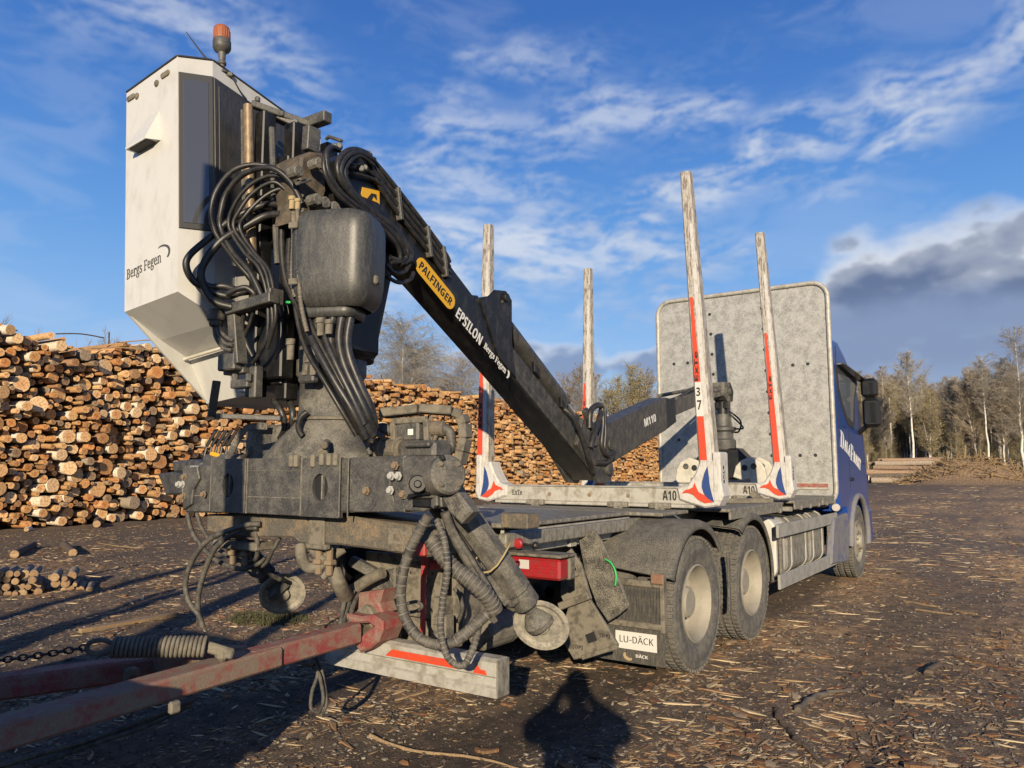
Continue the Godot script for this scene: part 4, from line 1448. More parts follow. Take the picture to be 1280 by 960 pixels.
func arc_fender(st, z0, side, a0, a1, xi, xo):
	var n = 22
	var c = Vector3(0, 0.53, z0)
	flat(st)
	smooth(st)
	var R = 0.635
	for i in n:
		var prof = [[xi, R - 0.09], [xi, R - 0.03], [xi + 0.06, R], [xo - 0.05, R], [xo - 0.012, R - 0.012], [xo, R - 0.045], [xo, R - 0.075], [xo - 0.02, R - 0.075], [xo - 0.02, R - 0.04], [xo - 0.06, R - 0.02], [xi + 0.05, R - 0.02]]
		for k in prof.size():
			var p = prof[k]
			var q = prof[(k + 1) % prof.size()]
			var dd = []
			for e in [[p[0], i], [q[0], i], [q[0], i + 1], [p[0], i + 1]]:
				var aa = a0 + 9.0 * clamp((xo - e[0]) / (xo - xi), 0.0, 1.0)
				var tt = deg_to_rad(lerp(aa, a1, float(e[1]) / n))
				dd.append(Vector3(0, sin(tt), cos(tt)))
			var d0 = dd[0]
			var nn = Vector3(0, 0, 0)
			var m2 = Vector2(q[1] - p[1], -(q[0] - p[0]))      # outward in (x, r), the outline runs clockwise
			nn = -Vector3(m2.x, 0, 0) - d0 * m2.y
			qo(st, c + Vector3(p[0] * side, 0, 0) + dd[0] * p[1], c + Vector3(q[0] * side, 0, 0) + dd[1] * q[1], c + Vector3(q[0] * side, 0, 0) + dd[2] * q[1], c + Vector3(p[0] * side, 0, 0) + dd[3] * p[1], Vector3(nn.x * side, nn.y, nn.z))

func make_stake(parent, x, z, right):
	var lean = -0.16 if right else 0.03
	var yb = 1.27
	var yt = 4.25 if right else 4.17
	var y1 = 1.62
	var st = B()
	# tapered octagonal tube, flat rear face
	var at = func(y, f):
		var t = (y - yb) / (yt - yb)
		var w = lerp(0.078, 0.045, t)
		var d = lerp(0.075, 0.05, t)
		var cx = x + lean * t
		var o = []
		for q in [[-1, -0.75], [-0.75, -1], [0.75, -1], [1, -0.75], [1, 0.75], [0.75, 1], [-0.75, 1], [-1, 0.75]]: o.append(Vector3(cx + q[0] * w, y, z + q[1] * d))
		return o
	flat(st)
	var ys = [yb, 2.0, 2.8, 3.5, yt]
	for i in 4:
		var a = at.call(ys[i], 0)
		var b = at.call(ys[i + 1], 0)
		for k in 8: qo(st, a[k], a[(k + 1) % 8], b[(k + 1) % 8], b[k], a[k] + a[(k + 1) % 8] - 2.0 * Vector3(x + lean * (ys[i] - yb) / (yt - yb), ys[i], z))
	var top = at.call(yt, 0)
	var inn = []
	for p in top: inn.append(p.lerp(Vector3(x + lean, yt, z), 0.25))
	for k in 8: qo(st, top[k], top[(k + 1) % 8], inn[(k + 1) % 8], inn[k], Y)
	for k in 8: to(st, inn[k] - Y * 0.03, inn[(k + 1) % 8] - Y * 0.03, Vector3(x + lean, yt - 0.03, z), Y)
	for k in 8: qo(st, inn[k], inn[(k + 1) % 8], inn[(k + 1) % 8] - Y * 0.03, inn[k] - Y * 0.03, Vector3(x + lean, yt, z) - inn[k])
	var s = obj("stake", st, M.stake, parent)
	# painted lower outer strip and red bands
	var face = func(y0, y1f, xo, hw0, hw1, m, called, dz):
		var b = B()
		var pts = []
		for q in [[y0, -hw0], [y0, hw0], [y1f, hw1], [y1f, -hw1]]:
			var t = (q[0] - yb) / (yt - yb)
			pts.append(Vector3(x + lean * t + q[1] + xo, q[0], z + lerp(0.075, 0.05, t) + dz))
		var bk = Vector3(0, 0, 0.004)
		flat(b)
		qo(b, pts[0], pts[1], pts[2], pts[3], Z)
		for k in 4: qo(b, pts[k], pts[(k + 1) % 4], pts[(k + 1) % 4] - bk, pts[k] - bk, (pts[k] + pts[(k + 1) % 4]) * 0.5 - (pts[0] + pts[2]) * 0.5)
		return obj(called, b, m, s)
	face.call(1.60, 3.75, 0.028, 0.026, 0.016, M.stake_paint, "white_strip", 0.003)
	var off = -0.022 if right else -0.022
	var t0 = 3.08 if right else 2.66
	face.call(2.32, t0, off, 0.027, 0.012, M.signal_red, "red_band", 0.005)
	face.call(1.62, 2.02, off, 0.032, 0.030, M.signal_red, "red_band", 0.005)
	face.call(2.02, 2.32, off, 0.032, 0.027, M.decal_white if right and abs(z) < 1.0 else M.signal_red, "number_band" if right and abs(z) < 1.0 else "red_band", 0.004)
	var tx = func(y): return x + lean * (y - yb) / (yt - yb) + off
	var tz = func(y): return z + lerp(0.075, 0.05, (y - yb) / (yt - yb)) + 0.007
	if right and abs(z) < 1.0:
		text("number", "3", Vector3(tx.call(2.235), 2.235, tz.call(2.235)), X, Y, 0.035, 0.075, M.print_black, s, "Droid Sans", true)
		text("number", "7", Vector3(tx.call(2.12), 2.12, tz.call(2.12)), X, Y, 0.038, 0.08, M.print_black, s, "Droid Sans", true)
	var yw = 2.46 if right else (2.12 if z > -1.0 else 2.3)
	text("maker_name", "ExTe", Vector3(tx.call(yw), yw, tz.call(yw) + 0.002), Y * (1 if right else 1), -X, 0.26, 0.032, M.print_black, s, "Droid Sans", true)
	return s

func make_bunk(parent, z, right_code):
	var st = B()
	box(st, Vector3(0, 1.33, z), Vector3(2.2, 0.145, 0.13), 0.008)
	box(st, Vector3(0, 1.245, z), Vector3(2.1, 0.03, 0.20), 0.006)
	box(st, Vector3(0, 1.405, z), Vector3(2.2, 0.012, 0.16), 0.004)
	var bk = obj("bunk", st, M.alu, parent)
	var cl = B()
	for x in [-0.55, 0.34, 0.75]:
		box(cl, Vector3(x, 1.247, z + 0.115), Vector3(0.20, 0.05, 0.05), 0.006)
		box(cl, Vector3(x, 1.215, z + 0.10), Vector3(0.09, 0.05, 0.07), 0.006)
		for d in [-0.07, 0.07]: bolt(cl, Vector3(x + d, 1.25, z + 0.14), Z, 0.012, 0.012)
	pieces("clamp", cl, M.alu_dirty, bk)
	var bl = B()
	for x in [-0.42, 0.02, 0.42]: bolt(bl, Vector3(x, 1.325, z + 0.066), Z, 0.014, 0.008)
	pieces("bunk_bolts", bl, M.bolt_rust, bk)
	var zf = z + 0.067
	if right_code: text("bunk_code", "A10", Vector3(0.82, 1.335, zf), X, Y, 0.13, 0.085, M.print_black, bk, "Droid Sans", true)
	if z > -1.0: text("maker_name", "ExTe", Vector3(-0.80, 1.335, zf), X, Y, 0.12, 0.05, M.print_black, bk, "Droid Serif", true)
	for side in [1, -1]:
		var f = B()
		var poly = []
		for p in [[0.90, 1.40], [1.00, 1.43], [1.07, 1.53], [1.115, 1.64], [1.27, 1.64], [1.315, 1.34], [1.27, 1.255], [1.15, 1.235], [1.02, 1.27], [0.92, 1.30]]: poly.append(Vector2(p[0] * side, p[1]))
		prism_z(f, poly, z - 0.085, z + 0.095, 0.014)
		box(f, Vector3(1.262 * side, 1.50, z), Vector3(0.07, 0.42, 0.20), 0.012)
		var ft = obj("stake_foot", f, M.stake_paint, parent)
		var zz = z + 0.097
		var rd = B()
		var pr = []
		for p in [[0.945, 1.355], [0.98, 1.385], [1.02, 1.395], [1.05, 1.41], [1.065, 1.45], [1.085, 1.40], [1.10, 1.37], [1.15, 1.345], [1.225, 1.285], [1.15, 1.275], [1.09, 1.305], [1.05, 1.345], [1.00, 1.36]]: pr.append(Vector2(p[0] * side, p[1]))
		prism_z(rd, pr, zz - 0.004, zz + 0.003, 0.001)
		obj("red_swoosh", rd, M.signal_red, ft)
		var bu = B()
		pr = []
		for p in [[1.185, 1.59], [1.155, 1.53], [1.135, 1.46], [1.13, 1.41], [1.145, 1.36], [1.175, 1.32], [1.235, 1.285], [1.215, 1.36], [1.20, 1.43], [1.195, 1.50]]: pr.append(Vector2(p[0] * side, p[1]))
		prism_z(bu, pr, zz - 0.004, zz + 0.004, 0.001)
		obj("blue_swoosh", bu, M.swoosh_blue, ft)
		text("foot_label", "ExTe", Vector3(1.2985 * side, 1.52, z + 0.02), Y, Z * -side, 0.15, 0.03, M.print_black, ft, "Droid Sans", true)
	make_stake(parent, 1.185, z, true)
	make_stake(parent, -1.245, z, false)

func make_truck():
	var t = thing("timber_truck", "blue timber lorry with white log bunks, four tall stakes and a big grey headboard", "truck", Vector3(0, 0, 0))
	# chassis
	var st = B()
	for s in [-1, 1]:
		box(st, Vector3(0.42 * s, 0.88, -2.5), Vector3(0.085, 0.28, 9.5), 0.01)
	for z in [2.1, 1.2, 0.3, -0.7, -1.9, -3.6, -5.0]: box(st, Vector3(0, 0.88, z), Vector3(0.82, 0.2, 0.12), 0.01)
	for z in [0.0, -1.37]: cyl(st, Vector3(-0.9, 0.512, z), Vector3(0.9, 0.512, z), 0.11, 16)
	for z in [0.0, -1.37]: lathe(st, Vector3(0, 0.52, z - 0.24), Z, [[0.05, 0], [0.2, 0.05], [0.24, 0.24], [0.2, 0.43], [0.05, 0.48]], 18)
	cyl(st, Vector3(-0.9, 0.512, -6.34), Vector3(0.9, 0.512, -6.34), 0.08, 12)
	cyl(st, Vector3(0, 0.6, -0.3), Vector3(0, 0.75, -4.6), 0.06, 12)
	obj("chassis", st, M.black, t)
	st = B()
	for s in [-1, 1]: box(st, Vector3(0.42 * s, 1.10, -1.2), Vector3(0.10, 0.15, 7.4), 0.008)
	for x in [-0.75, 0.75]: box(st, Vector3(x, 1.12, -1.3), Vector3(0.06, 0.09, 6.6), 0.008)
	obj("subframe", st, M.alu_dirty, t)
	# flat deck plates
	for d in [[1.0, 1.7, 0.30, 0.70], [-0.15, 0.55, 0.05, 1.0], [-1.62, 1.7, 0.0, 1.24], [-3.55, 1.3, 0.0, 1.24], [-4.55, 0.68, 0.0, 1.24]]:
		st = B()
		box(st, Vector3(0, 1.20, d[0]), Vector3(d[3] * 2.0, 0.03, d[1]), 0.006)
		if d[3] > 1.2:
			for s in [-1, 1]:
				box(st, Vector3(s * (d[3] - 0.01), 1.155, d[0]), Vector3(0.02, 0.075, d[1] - 0.06), 0.004)
		obj("deck_plate", st, M.alu_dirty, t)
	# pale aluminium side box of the frame near the crane, with a round red reflector and a knob
	st = B()
	box(st, Vector3(0.64, 1.09, 0.95), Vector3(0.06, 0.16, 1.75), 0.006)
	box(st, Vector3(0.672, 1.155, 0.95), Vector3(0.03, 0.03, 1.75), 0.004)
	box(st, Vector3(0.68, 1.08, 1.02), Vector3(0.03, 0.15, 0.09), 0.004)
	obj("side_profile", st, M.alu, t)
	st = B()
	box(st, Vector3(0.86, 1.25, 1.96), Vector3(0.20, 0.09, 0.14), 0.006)
	obj("timber_block", st, M.rusty, t)
	st = B()
	lathe(st, Vector3(0.80, 1.10, 1.90), Z, [[0.033, -0.03], [0.033, 0.0], [0.025, 0.008], [0, 0.012]], 16)
	obj("reflector", st, M.lamp_red, t)
	st = B()
	cyl(st, Vector3(0.84, 1.10, 1.90), Vector3(0.93, 1.095, 1.90), 0.008, 8)
	lathe(st, Vector3(0.93, 1.095, 1.875), Z, [[0, 0], [0.022, 0.006], [0.026, 0.022], [0.018, 0.04], [0, 0.046]], 12, 60.0)
	obj("valve_knob", st, M.hose, t)
	# rear cross plate with holes and the air tank behind it
	st = B()
	box(st, Vector3(0.30, 0.87, 2.40), Vector3(0.62, 0.36, 0.03), 0.005)
	var rp = obj("rear_plate", st, M.dusty_metal, t)
	st = B()
	for q in [Vector3(0.260,0.937,2.417),Vector3(0.371,0.945,2.417),Vector3(0.491,0.949,2.417),Vector3(0.492,0.889,2.417),Vector3(0.493,0.834,2.417),Vector3(0.541,0.953,2.417)]: cyl(st, q - Z * 0.01, q + Z * 0.002, 0.015 if q.x < 0.35 else 0.009, 12)
	pieces("plate_holes", st, M.print_black, rp)
	st = B()
	box(st, Vector3(0.72, 0.86, 2.25), Vector3(0.10, 0.52, 0.30), 0.01)
	cyl(st, Vector3(0.80, 0.62, 2.0), Vector3(0.80, 0.62, 2.3), 0.10, 18, 0.02)
	box(st, Vector3(0.30, 0.60, 2.30), Vector3(0.7, 0.16, 0.10), 0.01)
	pieces("rear_brackets", st, M.dusty_metal, t)
	st = B()
	box(st, Vector3(0.72, 0.68, 2.52), Vector3(0.09, 0.15, 0.09), 0.012)
	for q in [0.035, -0.035]: box(st, Vector3(0.72, 0.68 + q, 2.57), Vector3(0.07, 0.03, 0.02), 0.006)
	obj("valve_block", st, M.dusty_metal, t)
	st = B()
	box(st, Vector3(0.60, 0.80, 2.56), Vector3(0.025, 0.34, 0.03), 0.005)
	cyl(st, Vector3(0.61, 1.02, 2.52), Vector3(0.72, 1.02, 2.45), 0.026, 12)
	bar(st, Vector3(0.60, 0.96, 2.55), Vector3(0.60, 1.09, 2.55), 0.035, 0.035)
	obj("red_lever", st, M.red_clean, t)
	# lorry's trailer coupling: red jaw
	st = B()
	prism_z(st, [Vector2(0.098,0.801),Vector2(0.145,0.834),Vector2(0.341,0.869),Vector2(0.311,0.788),Vector2(0.338,0.736),Vector2(0.287,0.717),Vector2(0.169,0.700),Vector2(0.107,0.745)], 2.48, 2.62, 0.012)
	prism_z(st, [Vector2(0.073,0.716),Vector2(0.113,0.734),Vector2(0.285,0.729),Vector2(0.380,0.747),Vector2(0.456,0.720),Vector2(0.457,0.672),Vector2(0.421,0.601),Vector2(0.360,0.558),Vector2(0.284,0.526),Vector2(0.238,0.565),Vector2(0.307,0.637),Vector2(0.382,0.685),Vector2(0.343,0.699),Vector2(0.215,0.680)], 2.56, 2.74, 0.012)
	box(st, Vector3(0.10, 0.72, 2.45), Vector3(0.2, 0.18, 0.2), 0.015)
	var cp = obj("trailer_coupling", st, M.red, t)
	st = B()
	cyl(st, Vector3(0.235, 0.70, 2.50), Vector3(0.235, 0.70, 2.66), 0.075, 18)
	bolt(st, Vector3(0.235, 0.70, 2.66), Z, 0.03, 0.03)
	obj("coupling_pin", st, M.dusty_metal, cp)
	# underrun bumper
	st = B()
	var u = Vector3(0.99, 0.02, -0.03).normalized()
	var bp = [Vector2(-0.05, 0.40), Vector2(0.05, 0.40), Vector2(0.05, 0.445), Vector2(0.035, 0.455), Vector2(0.035, 0.495), Vector2(0.05, 0.505), Vector2(0.05, 0.575), Vector2(0.02, 0.59), Vector2(-0.05, 0.59)]
	prism(st, bp, Vector3(-0.10, 0.0, 2.60), Vector3(0, 0, 1), Y, -1.28, 0.0, 0.004)
	var bmp = obj("underrun_bumper", st, M.alu, t)
	st = B()
	prism_z(st, [Vector2(0.40, 0.512), Vector2(0.45, 0.552), Vector2(0.93, 0.552), Vector2(0.93, 0.512)], 2.646, 2.654, 0.001)
	prism_z(st, [Vector2(1.03, 0.508), Vector2(1.055, 0.552), Vector2(1.08, 0.53), Vector2(1.11, 0.53), Vector2(1.12, 0.508)], 2.646, 2.654, 0.001)
	pieces("red_stripe", st, M.signal_red, bmp)
	st = B()
	box(st, Vector3(1.184, 0.495, 2.60), Vector3(0.008, 0.188, 0.11), 0.003)
	obj("end_cap", st, M.alu_dirty, bmp)
	text("bumper_print", "construction", Vector3(-0.02, 0.545, 2.652), X, Y, 0.14, 0.03, M.print_grey, bmp)
	st = B()
	for x in [0.25, 0.65]: box(st, Vector3(x, 0.66, 2.45), Vector3(0.08, 0.35, 0.12), 0.01)
	pieces("bumper_arm", st, M.dusty_metal, t)
	# tail light
	st = B()
	box(st, Vector3(0.96, 0.965, 1.90), Vector3(0.36, 0.125, 0.11), 0.014)
	var tl = obj("tail_light", st, M.lamp_red, t)
	st = B()
	box(st, Vector3(0.885, 0.985, 1.957), Vector3(0.075, 0.055, 0.006), 0.002)
	obj("clear_lens", st, M.lamp_clear, tl)
	st = B()
	for r in 4:
		for c in 8: lathe(st, Vector3(0.945 + c * 0.022 + (r % 2) * 0.011, 0.99 - r * 0.019, 1.953), Z, [[0.008, 0], [0.005, 0.004], [0, 0.005]], 6)
	obj("lens_beads", st, M.lamp_red, tl)
	st = B()
	box(st, Vector3(0.94, 1.045, 1.88), Vector3(0.44, 0.018, 0.19), 0.004)
	box(st, Vector3(0.94, 0.97, 1.80), Vector3(0.40, 0.15, 0.07), 0.008)
	obj("lamp_bracket", st, M.dusty_metal, t)
	# wheels
	for s in [1, -1]:
		wheel(t, 1.24 * s, 0.0, s, false)
		wheel(t, 1.24 * s, -1.37, s, false)
		wheel(t, 1.24 * s, -6.34, s, true)
	# fenders
	for s in [1, -1]:
		for z in [0.0, -1.37]:
			st = B()
			arc_fender(st, z, s, 22.0 if z == 0.0 else 52.0, 188.0 if z < -1.0 else 143.0, 0.40, 1.265)
			obj("mudguard", st, M.fender, t)
		st = B()
		box(st, Vector3(1.245 * s, 0.60, -0.69), Vector3(0.02, 0.5, 0.05), 0.006)
		obj("mudguard_stay", st, M.fender, t)
	# flap behind the rear right wheel
	for s in [1, -1]:
		st = B()
		box(st, Vector3(0.93 * s, 0.56, 0.665), Vector3(0.6, 0.32, 0.014), 0.004)
		for k in 26: box(st, Vector3((0.64 + k * 0.0228) * s, 0.575, 0.675), Vector3(0.009, 0.25, 0.012), 0.003)
		var mf = obj("mud_flap", st, M.flap, t)
		st = B()
		box(st, Vector3(0.93 * s, 0.285, 0.672), Vector3(0.62, 0.26, 0.012), 0.004)
		obj("lower_flap", st, M.flap, mf)
		st = B()
		box(st, Vector3(0.93 * s, 0.435, 0.685), Vector3(0.58, 0.045, 0.03), 0.006)
		box(st, Vector3(0.90 * s, 0.73, 0.665), Vector3(0.62, 0.05, 0.05), 0.01)
		box(st, Vector3(1.225 * s, 0.60, 0.655), Vector3(0.035, 0.42, 0.06), 0.008)
		pieces("flap_rail", st, M.dusty_metal, mf)
		if s == 1:
			st = B()
			box(st, Vector3(1.015, 0.315, 0.681), Vector3(0.33, 0.125, 0.004), 0.001)
			var sg2 = obj("flap_sign", st, M.decal_white, mf)
			text("sign_words", "LU-DÄCK", Vector3(1.02, 0.328, 0.684), X, Y, 0.27, 0.06, M.print_black, sg2)
			text("flap_words", "DÄCK", Vector3(1.06, 0.214, 0.680), X, Y, 0.095, 0.028, M.decal_white, mf, "Droid Sans", true)
			st = B()
			var cr = []
			for k in 9:
				var a = deg_to_rad(150 + 150.0 * k / 8)
				cr.append(Vector2(0.955 + cos(a) * 0.045, 0.205 + sin(a) * 0.035))
			for k in 9:
				var a = deg_to_rad(300 - 150.0 * k / 8)
				cr.append(Vector2(0.965 + cos(a) * 0.035, 0.214 + sin(a) * 0.024))
			prism_z(st, cr, 0.676, 0.681, 0.001)
			obj("flap_emblem", st, M.rope, mf)
	st = B()
	box(st, Vector3(1.20, 0.775, 0.70), Vector3(0.10, 0.075, 0.02), 0.008)
	obj("side_reflector", st, M.reflector_dusty, t)
	st = B()
	tube(st, curve([Vector3(0.944,0.929,1.000),Vector3(0.999,0.900,1.010),Vector3(1.035,0.832,1.020),Vector3(1.027,0.755,1.020)], 5), 0.007, 6)
	obj("green_cable", st, M.green, t)
	# loose grey plates in front of the flap
	st = B()
	prism_z(st, [Vector2(0.706,1.090),Vector2(0.839,1.130),Vector2(0.903,1.054),Vector2(0.984,0.907),Vector2(1.116,0.622),Vector2(1.035,0.553),Vector2(0.946,0.495),Vector2(0.858,0.596),Vector2(0.763,0.819)], 0.955, 0.985, 0.008)
	obj("rough_plate", st, M.speckle, t)
	st = B()
	prism_z(st, [Vector2(0.730,0.961),Vector2(0.802,1.014),Vector2(0.884,0.911),Vector2(0.944,0.723),Vector2(0.753,0.624),Vector2(0.715,0.691)], 1.22, 1.25, 0.006)
	box(st, [Vector3(0.819,0.887,1.270)][0], Vector3(0.09, 0.13, 0.012), 0.004, Basis(Z, 0.35))
	obj("bracket_plate", st, M.dusty_metal, t)
	st = B()
	prism_z(st, [Vector2(0.815,0.648),Vector2(0.959,0.715),Vector2(1.084,0.555),Vector2(1.182,0.423),Vector2(1.170,0.386),Vector2(0.849,0.282),Vector2(0.749,0.406),Vector2(0.776,0.537)], 1.27, 1.30, 0.006)
	bar(st, [Vector3(0.763,0.631,1.330)][0], [Vector3(0.995,0.727,1.330)][0], 0.05, 0.05)
	bar(st, [Vector3(0.923,0.310,1.310)][0], [Vector3(1.187,0.416,1.310)][0], 0.035, 0.03)
	var lp = obj("lower_bracket_plate", st, M.dusty_metal, t)
	st = B()
	var hc = [Vector3(0.987,0.446,1.301)][0]
	box(st, hc, Vector3(0.075, 0.06, 0.006), 0.001, Basis(Z, 0.42))
	obj("square_hole", st, M.print_black, lp)
	text("plate_mark", "[OP]", [Vector3(0.883,0.370,1.302)][0], X, Y, 0.075, 0.03, M.print_black, lp, "Droid Sans", true)
	text("plate_mark", "[OP]", [Vector3(1.090,0.469,1.302)][0], X, Y, 0.075, 0.025, M.print_black, lp, "Droid Sans", true)
	# bunks and stakes
	make_bunk(t, -0.51, true)
	make_bunk(t, -2.71, true)
	# bracket with ratchet before the front bunk's foot
	st = B()
	bar(st, [Vector3(0.932,1.310,-2.400)][0], [Vector3(1.040,1.219,-2.400)][0], 0.10, 0.06)
	bar(st, Vector3(0.55, 1.25, -1.2), Vector3(1.2, 1.24, -2.2), 0.05, 0.05)
	obj("lashing_bracket", st, M.dusty_metal, t)
	# headboard
	st = B()
	var hb = rrect(Vector2(0, 2.60), 1.255, 1.53, 0.22, 6)
	prism(st, hb, Vector3(0, 0, -4.97), X, Y, -0.03, 0.0, 0.004)
	var h = obj("headboard", st, M.galv, t)
	st = B()
	var ring = []
	for p in rrect(Vector2(0, 2.60), 1.245, 1.52, 0.21, 7): ring.append(Vector3(p.x, p.y, -4.965))
	ring.append(ring[0]); ring.append(ring[1])
	tube(st, ring, 0.032, 10)
	obj("rim", st, M.alu, h)
	st = B()
	for x in [-0.42, 0.35]:
		for k in 9: cyl(st, Vector3(x + 0.01 * k, 3.85 - 0.30 * k, -4.98), Vector3(x + 0.01 * k, 3.85 - 0.30 * k, -4.966), 0.026, 12)
	for q in [[-1.0, 3.15], [-0.78, 3.15], [0.75, 3.0], [0.95, 3.0], [0.8, 1.75], [1.0, 1.75], [-0.95, 2.0]]: cyl(st, Vector3(q[0], q[1], -4.98), Vector3(q[0], q[1], -4.966), 0.026, 12)
	pieces("board_holes", st, M.print_black, h)
	st = B()
	for x in [-0.45, 0.45]:
		box(st, Vector3(x, 2.5, -5.05), Vector3(0.12, 2.7, 0.12), 0.01)
	pieces("board_post", st, M.alu_dirty, h)
	st = B()
	box(st, Vector3(0.90, 1.34, -4.955), Vector3(0.52, 0.10, 0.01), 0.002)
	var mk = obj("marker_strip", st, M.alu, h)
	st = B()
	box(st, Vector3(0.92, 1.345, -4.949), Vector3(0.46, 0.05, 0.006), 0.001)
	pieces("red_stripe", st, M.marker_red, mk)
	# deck and side gear ahead of the wheels
	st = B()
	for k in 7: box(st, Vector3(1.0, 1.13, -2.35 - k * 0.42), Vector3(0.5, 0.05, 0.045), 0.006)
	pieces("deck_bearer", st, M.alu_dirty, t)
	for q in [[-2.62, 0.36, 0.52, "white"], [-3.35, 0.95, 0.50, "alu"], [-4.25, 0.7, 0.50, "alu"]]:
		st = B()
		var hp = rrect(Vector2(0.85, 0.72), 0.30, q[2] * 0.62, 0.12, 5)
		prism(st, hp, Vector3(0, 0, q[0]), X, Y, -q[1] * 0.5, q[1] * 0.5, 0.02)
		var tk = obj("side_tank", st, M.white_cab if q[3] == "white" else M.alu_dirty, t)
		st = B()
		for d in [-0.25, 0.25]:
			if q[3] == "alu":
				var sp = []
				for p in rrect(Vector2(0.85, 0.72), 0.31, q[2] * 0.62 + 0.01, 0.13, 5): sp.append(p)
				prism(st, sp, Vector3(0, 0, q[0] + d * q[1] * 1.3), X, Y, -0.02, 0.02, 0.004)
		if q[3] == "alu": obj("tank_strap", st, M.alu, tk)
	for q in [0.92, 0.40]:
		st = B()
		box(st, Vector3(1.215, q, -3.66), Vector3(0.03, 0.14 if q > 0.5 else 0.15, 2.75), 0.006)
		obj("side_guard_rail", st, M.rail, t)
	st = B()
	for z in [-2.5, -4.7]: box(st, Vector3(1.185, 0.68, z), Vector3(0.03, 0.6, 0.06), 0.005)
	pieces("guard_post", st, M.dusty_metal, t)
	# cab
	var side = [Vector2(-5.12, 1.0), Vector2(-5.12, 3.36), Vector2(-5.45, 3.38), Vector2(-5.9, 3.22), Vector2(-6.35, 3.02), Vector2(-6.75, 2.70), Vector2(-7.05, 2.05), Vector2(-7.22, 1.3), Vector2(-7.26, 0.45), Vector2(-6.98, 0.45), Vector2(-6.95, 0.75), Vector2(-6.72, 1.03), Vector2(-6.34, 1.16), Vector2(-5.96, 1.05), Vector2(-5.74, 0.80), Vector2(-5.60, 0.80), Vector2(-5.55, 1.0)]
	st = B()
	prism_x(st, side, -1.245, 1.245, 0.05)
	var cab = obj("cab", st, M.blue, t)
	# door window and its black frame
	var win = [Vector2(-5.206,2.969),Vector2(-6.154,2.978),Vector2(-6.719,2.887),Vector2(-6.469,2.597),Vector2(-6.302,2.145),Vector2(-5.867,2.207),Vector2(-5.545,2.428),Vector2(-5.296,2.689)]
	st = B()
	prism_x(st, win, 1.236, 1.252, 0.003)
	obj("window_surround", st, M.rubber_trim, cab)
	var wc = Vector2.ZERO
	for p in win: wc += p / win.size()
	var w2 = []
	for p in win: w2.append(wc + (p - wc) * 0.78)
	st = B()
	prism_x(st, w2, 1.25, 1.257, 0.002)
	obj("door_window", st, M.cab_glass, cab)
	st = B()
	prism_x(st, [Vector2(-5.9, 1.3), Vector2(-5.88, 1.3), Vector2(-5.88, 2.3), Vector2(-5.9, 2.3)], 1.243, 1.248, 0.001)
	prism_x(st, [Vector2(-5.3, 2.06), Vector2(-5.3, 2.045), Vector2(-7.0, 1.62), Vector2(-7.0, 1.635)], 1.243, 1.248, 0.001)
	obj("door_seam", st, M.print_black, cab)
	st = B()
	bar(st, Vector3(1.28, 3.02, -5.35), Vector3(1.34, 2.90, -6.55), 0.14, 0.02)
	obj("wind_deflector", st, M.glass_dark, cab)
	# the wheel arch lip, dusty
	st = B()
	var arch = []
	for k in 15:
		var a = deg_to_rad(lerp(-5.0, 190.0, k / 14.0))
		arch.append(Vector3(1.252, 0.55 + sin(a) * 0.625, -6.34 + cos(a) * 0.62))
	tube(st, arch, 0.045, 8)
	obj("wheel_arch", st, M.blue_dusty, cab)
	st = B()
	prism_x(st, [Vector2(-4.765,0.926),Vector2(-5.610,0.959),Vector2(-5.667,0.747),Vector2(-5.513,0.302),Vector2(-4.515,0.359),Vector2(-4.590,0.512)], 1.16, 1.25, 0.02)
	obj("side_skirt", st, M.blue_dusty, cab)
	st = B()
	prism_x(st, [Vector2(-7.35, 0.45), Vector2(-7.0, 0.45), Vector2(-7.0, 0.95), Vector2(-7.3, 0.95)], -1.22, 1.262, 0.03)
	obj("front_bumper", st, M.blue, cab)
	st = B()
	lathe(st, Vector3(1.20, 1.05, -5.1), Z, [[0.05, -0.05], [0.055, 0.0], [0.045, 0.02], [0, 0.024]], 16)
	obj("work_lamp", st, M.lamp_clear, cab)
	st = B()
	box(st, Vector3(1.252, 1.42, -5.98), Vector3(0.03, 0.05, 0.18), 0.012)
	obj("door_handle", st, M.mirror_black, cab)
	st = B()
	for k in 3: box(st, Vector3(1.235, 0.62 + k * 0.13, -7.12), Vector3(0.04, 0.03, 0.22), 0.008)
	pieces("cab_step", st, M.mirror_black, cab)
	st = B()
	box(st, Vector3(1.247, 2.62, -5.3), Vector3(0.006, 1.3, 0.02), 0.002)
	obj("pillar_seam", st, M.print_black, cab)
	# name on the door
	var nu = (Vector3(0, 1.60, -6.72) - Vector3(0, 1.98, -5.32)).normalized()
	var nv = X.cross(nu)
	var n0 = Vector3(1.249, 1.975, -5.36)
	var k = 0.0
	for q in [["D", 0.22, 0.24], ["ALA", 0.40, 0.17], ["F", 0.16, 0.24], ["RAKT", 0.54, 0.17]]:
		text("door_name", q[0], n0 + nu * (k + q[1] * 0.5) + nv * (q[2] - 0.17) * 0.2, nu, nv, q[1] * 0.95, q[2], M.print_white, cab, "Droid Serif", true, 0.004)
		k += q[1] + 0.02
	# mirrors on an arm
	for s in [1, -1]:
		st = B()
		box(st, Vector3(1.45 * s, 2.77, -6.52), Vector3(0.23, 0.29, 0.15), 0.05)
		box(st, Vector3(1.465 * s, 2.40, -6.52), Vector3(0.24, 0.44, 0.16), 0.05)
		bar(st, Vector3(1.25 * s, 2.10, -6.62), Vector3(1.42 * s, 2.24, -6.55), 0.07, 0.05)
		bar(st, Vector3(1.25 * s, 2.92, -6.60), Vector3(1.42 * s, 2.86, -6.55), 0.06, 0.04)
		var mr = obj("mirror_housing", st, M.mirror_black, cab)
		st = B()
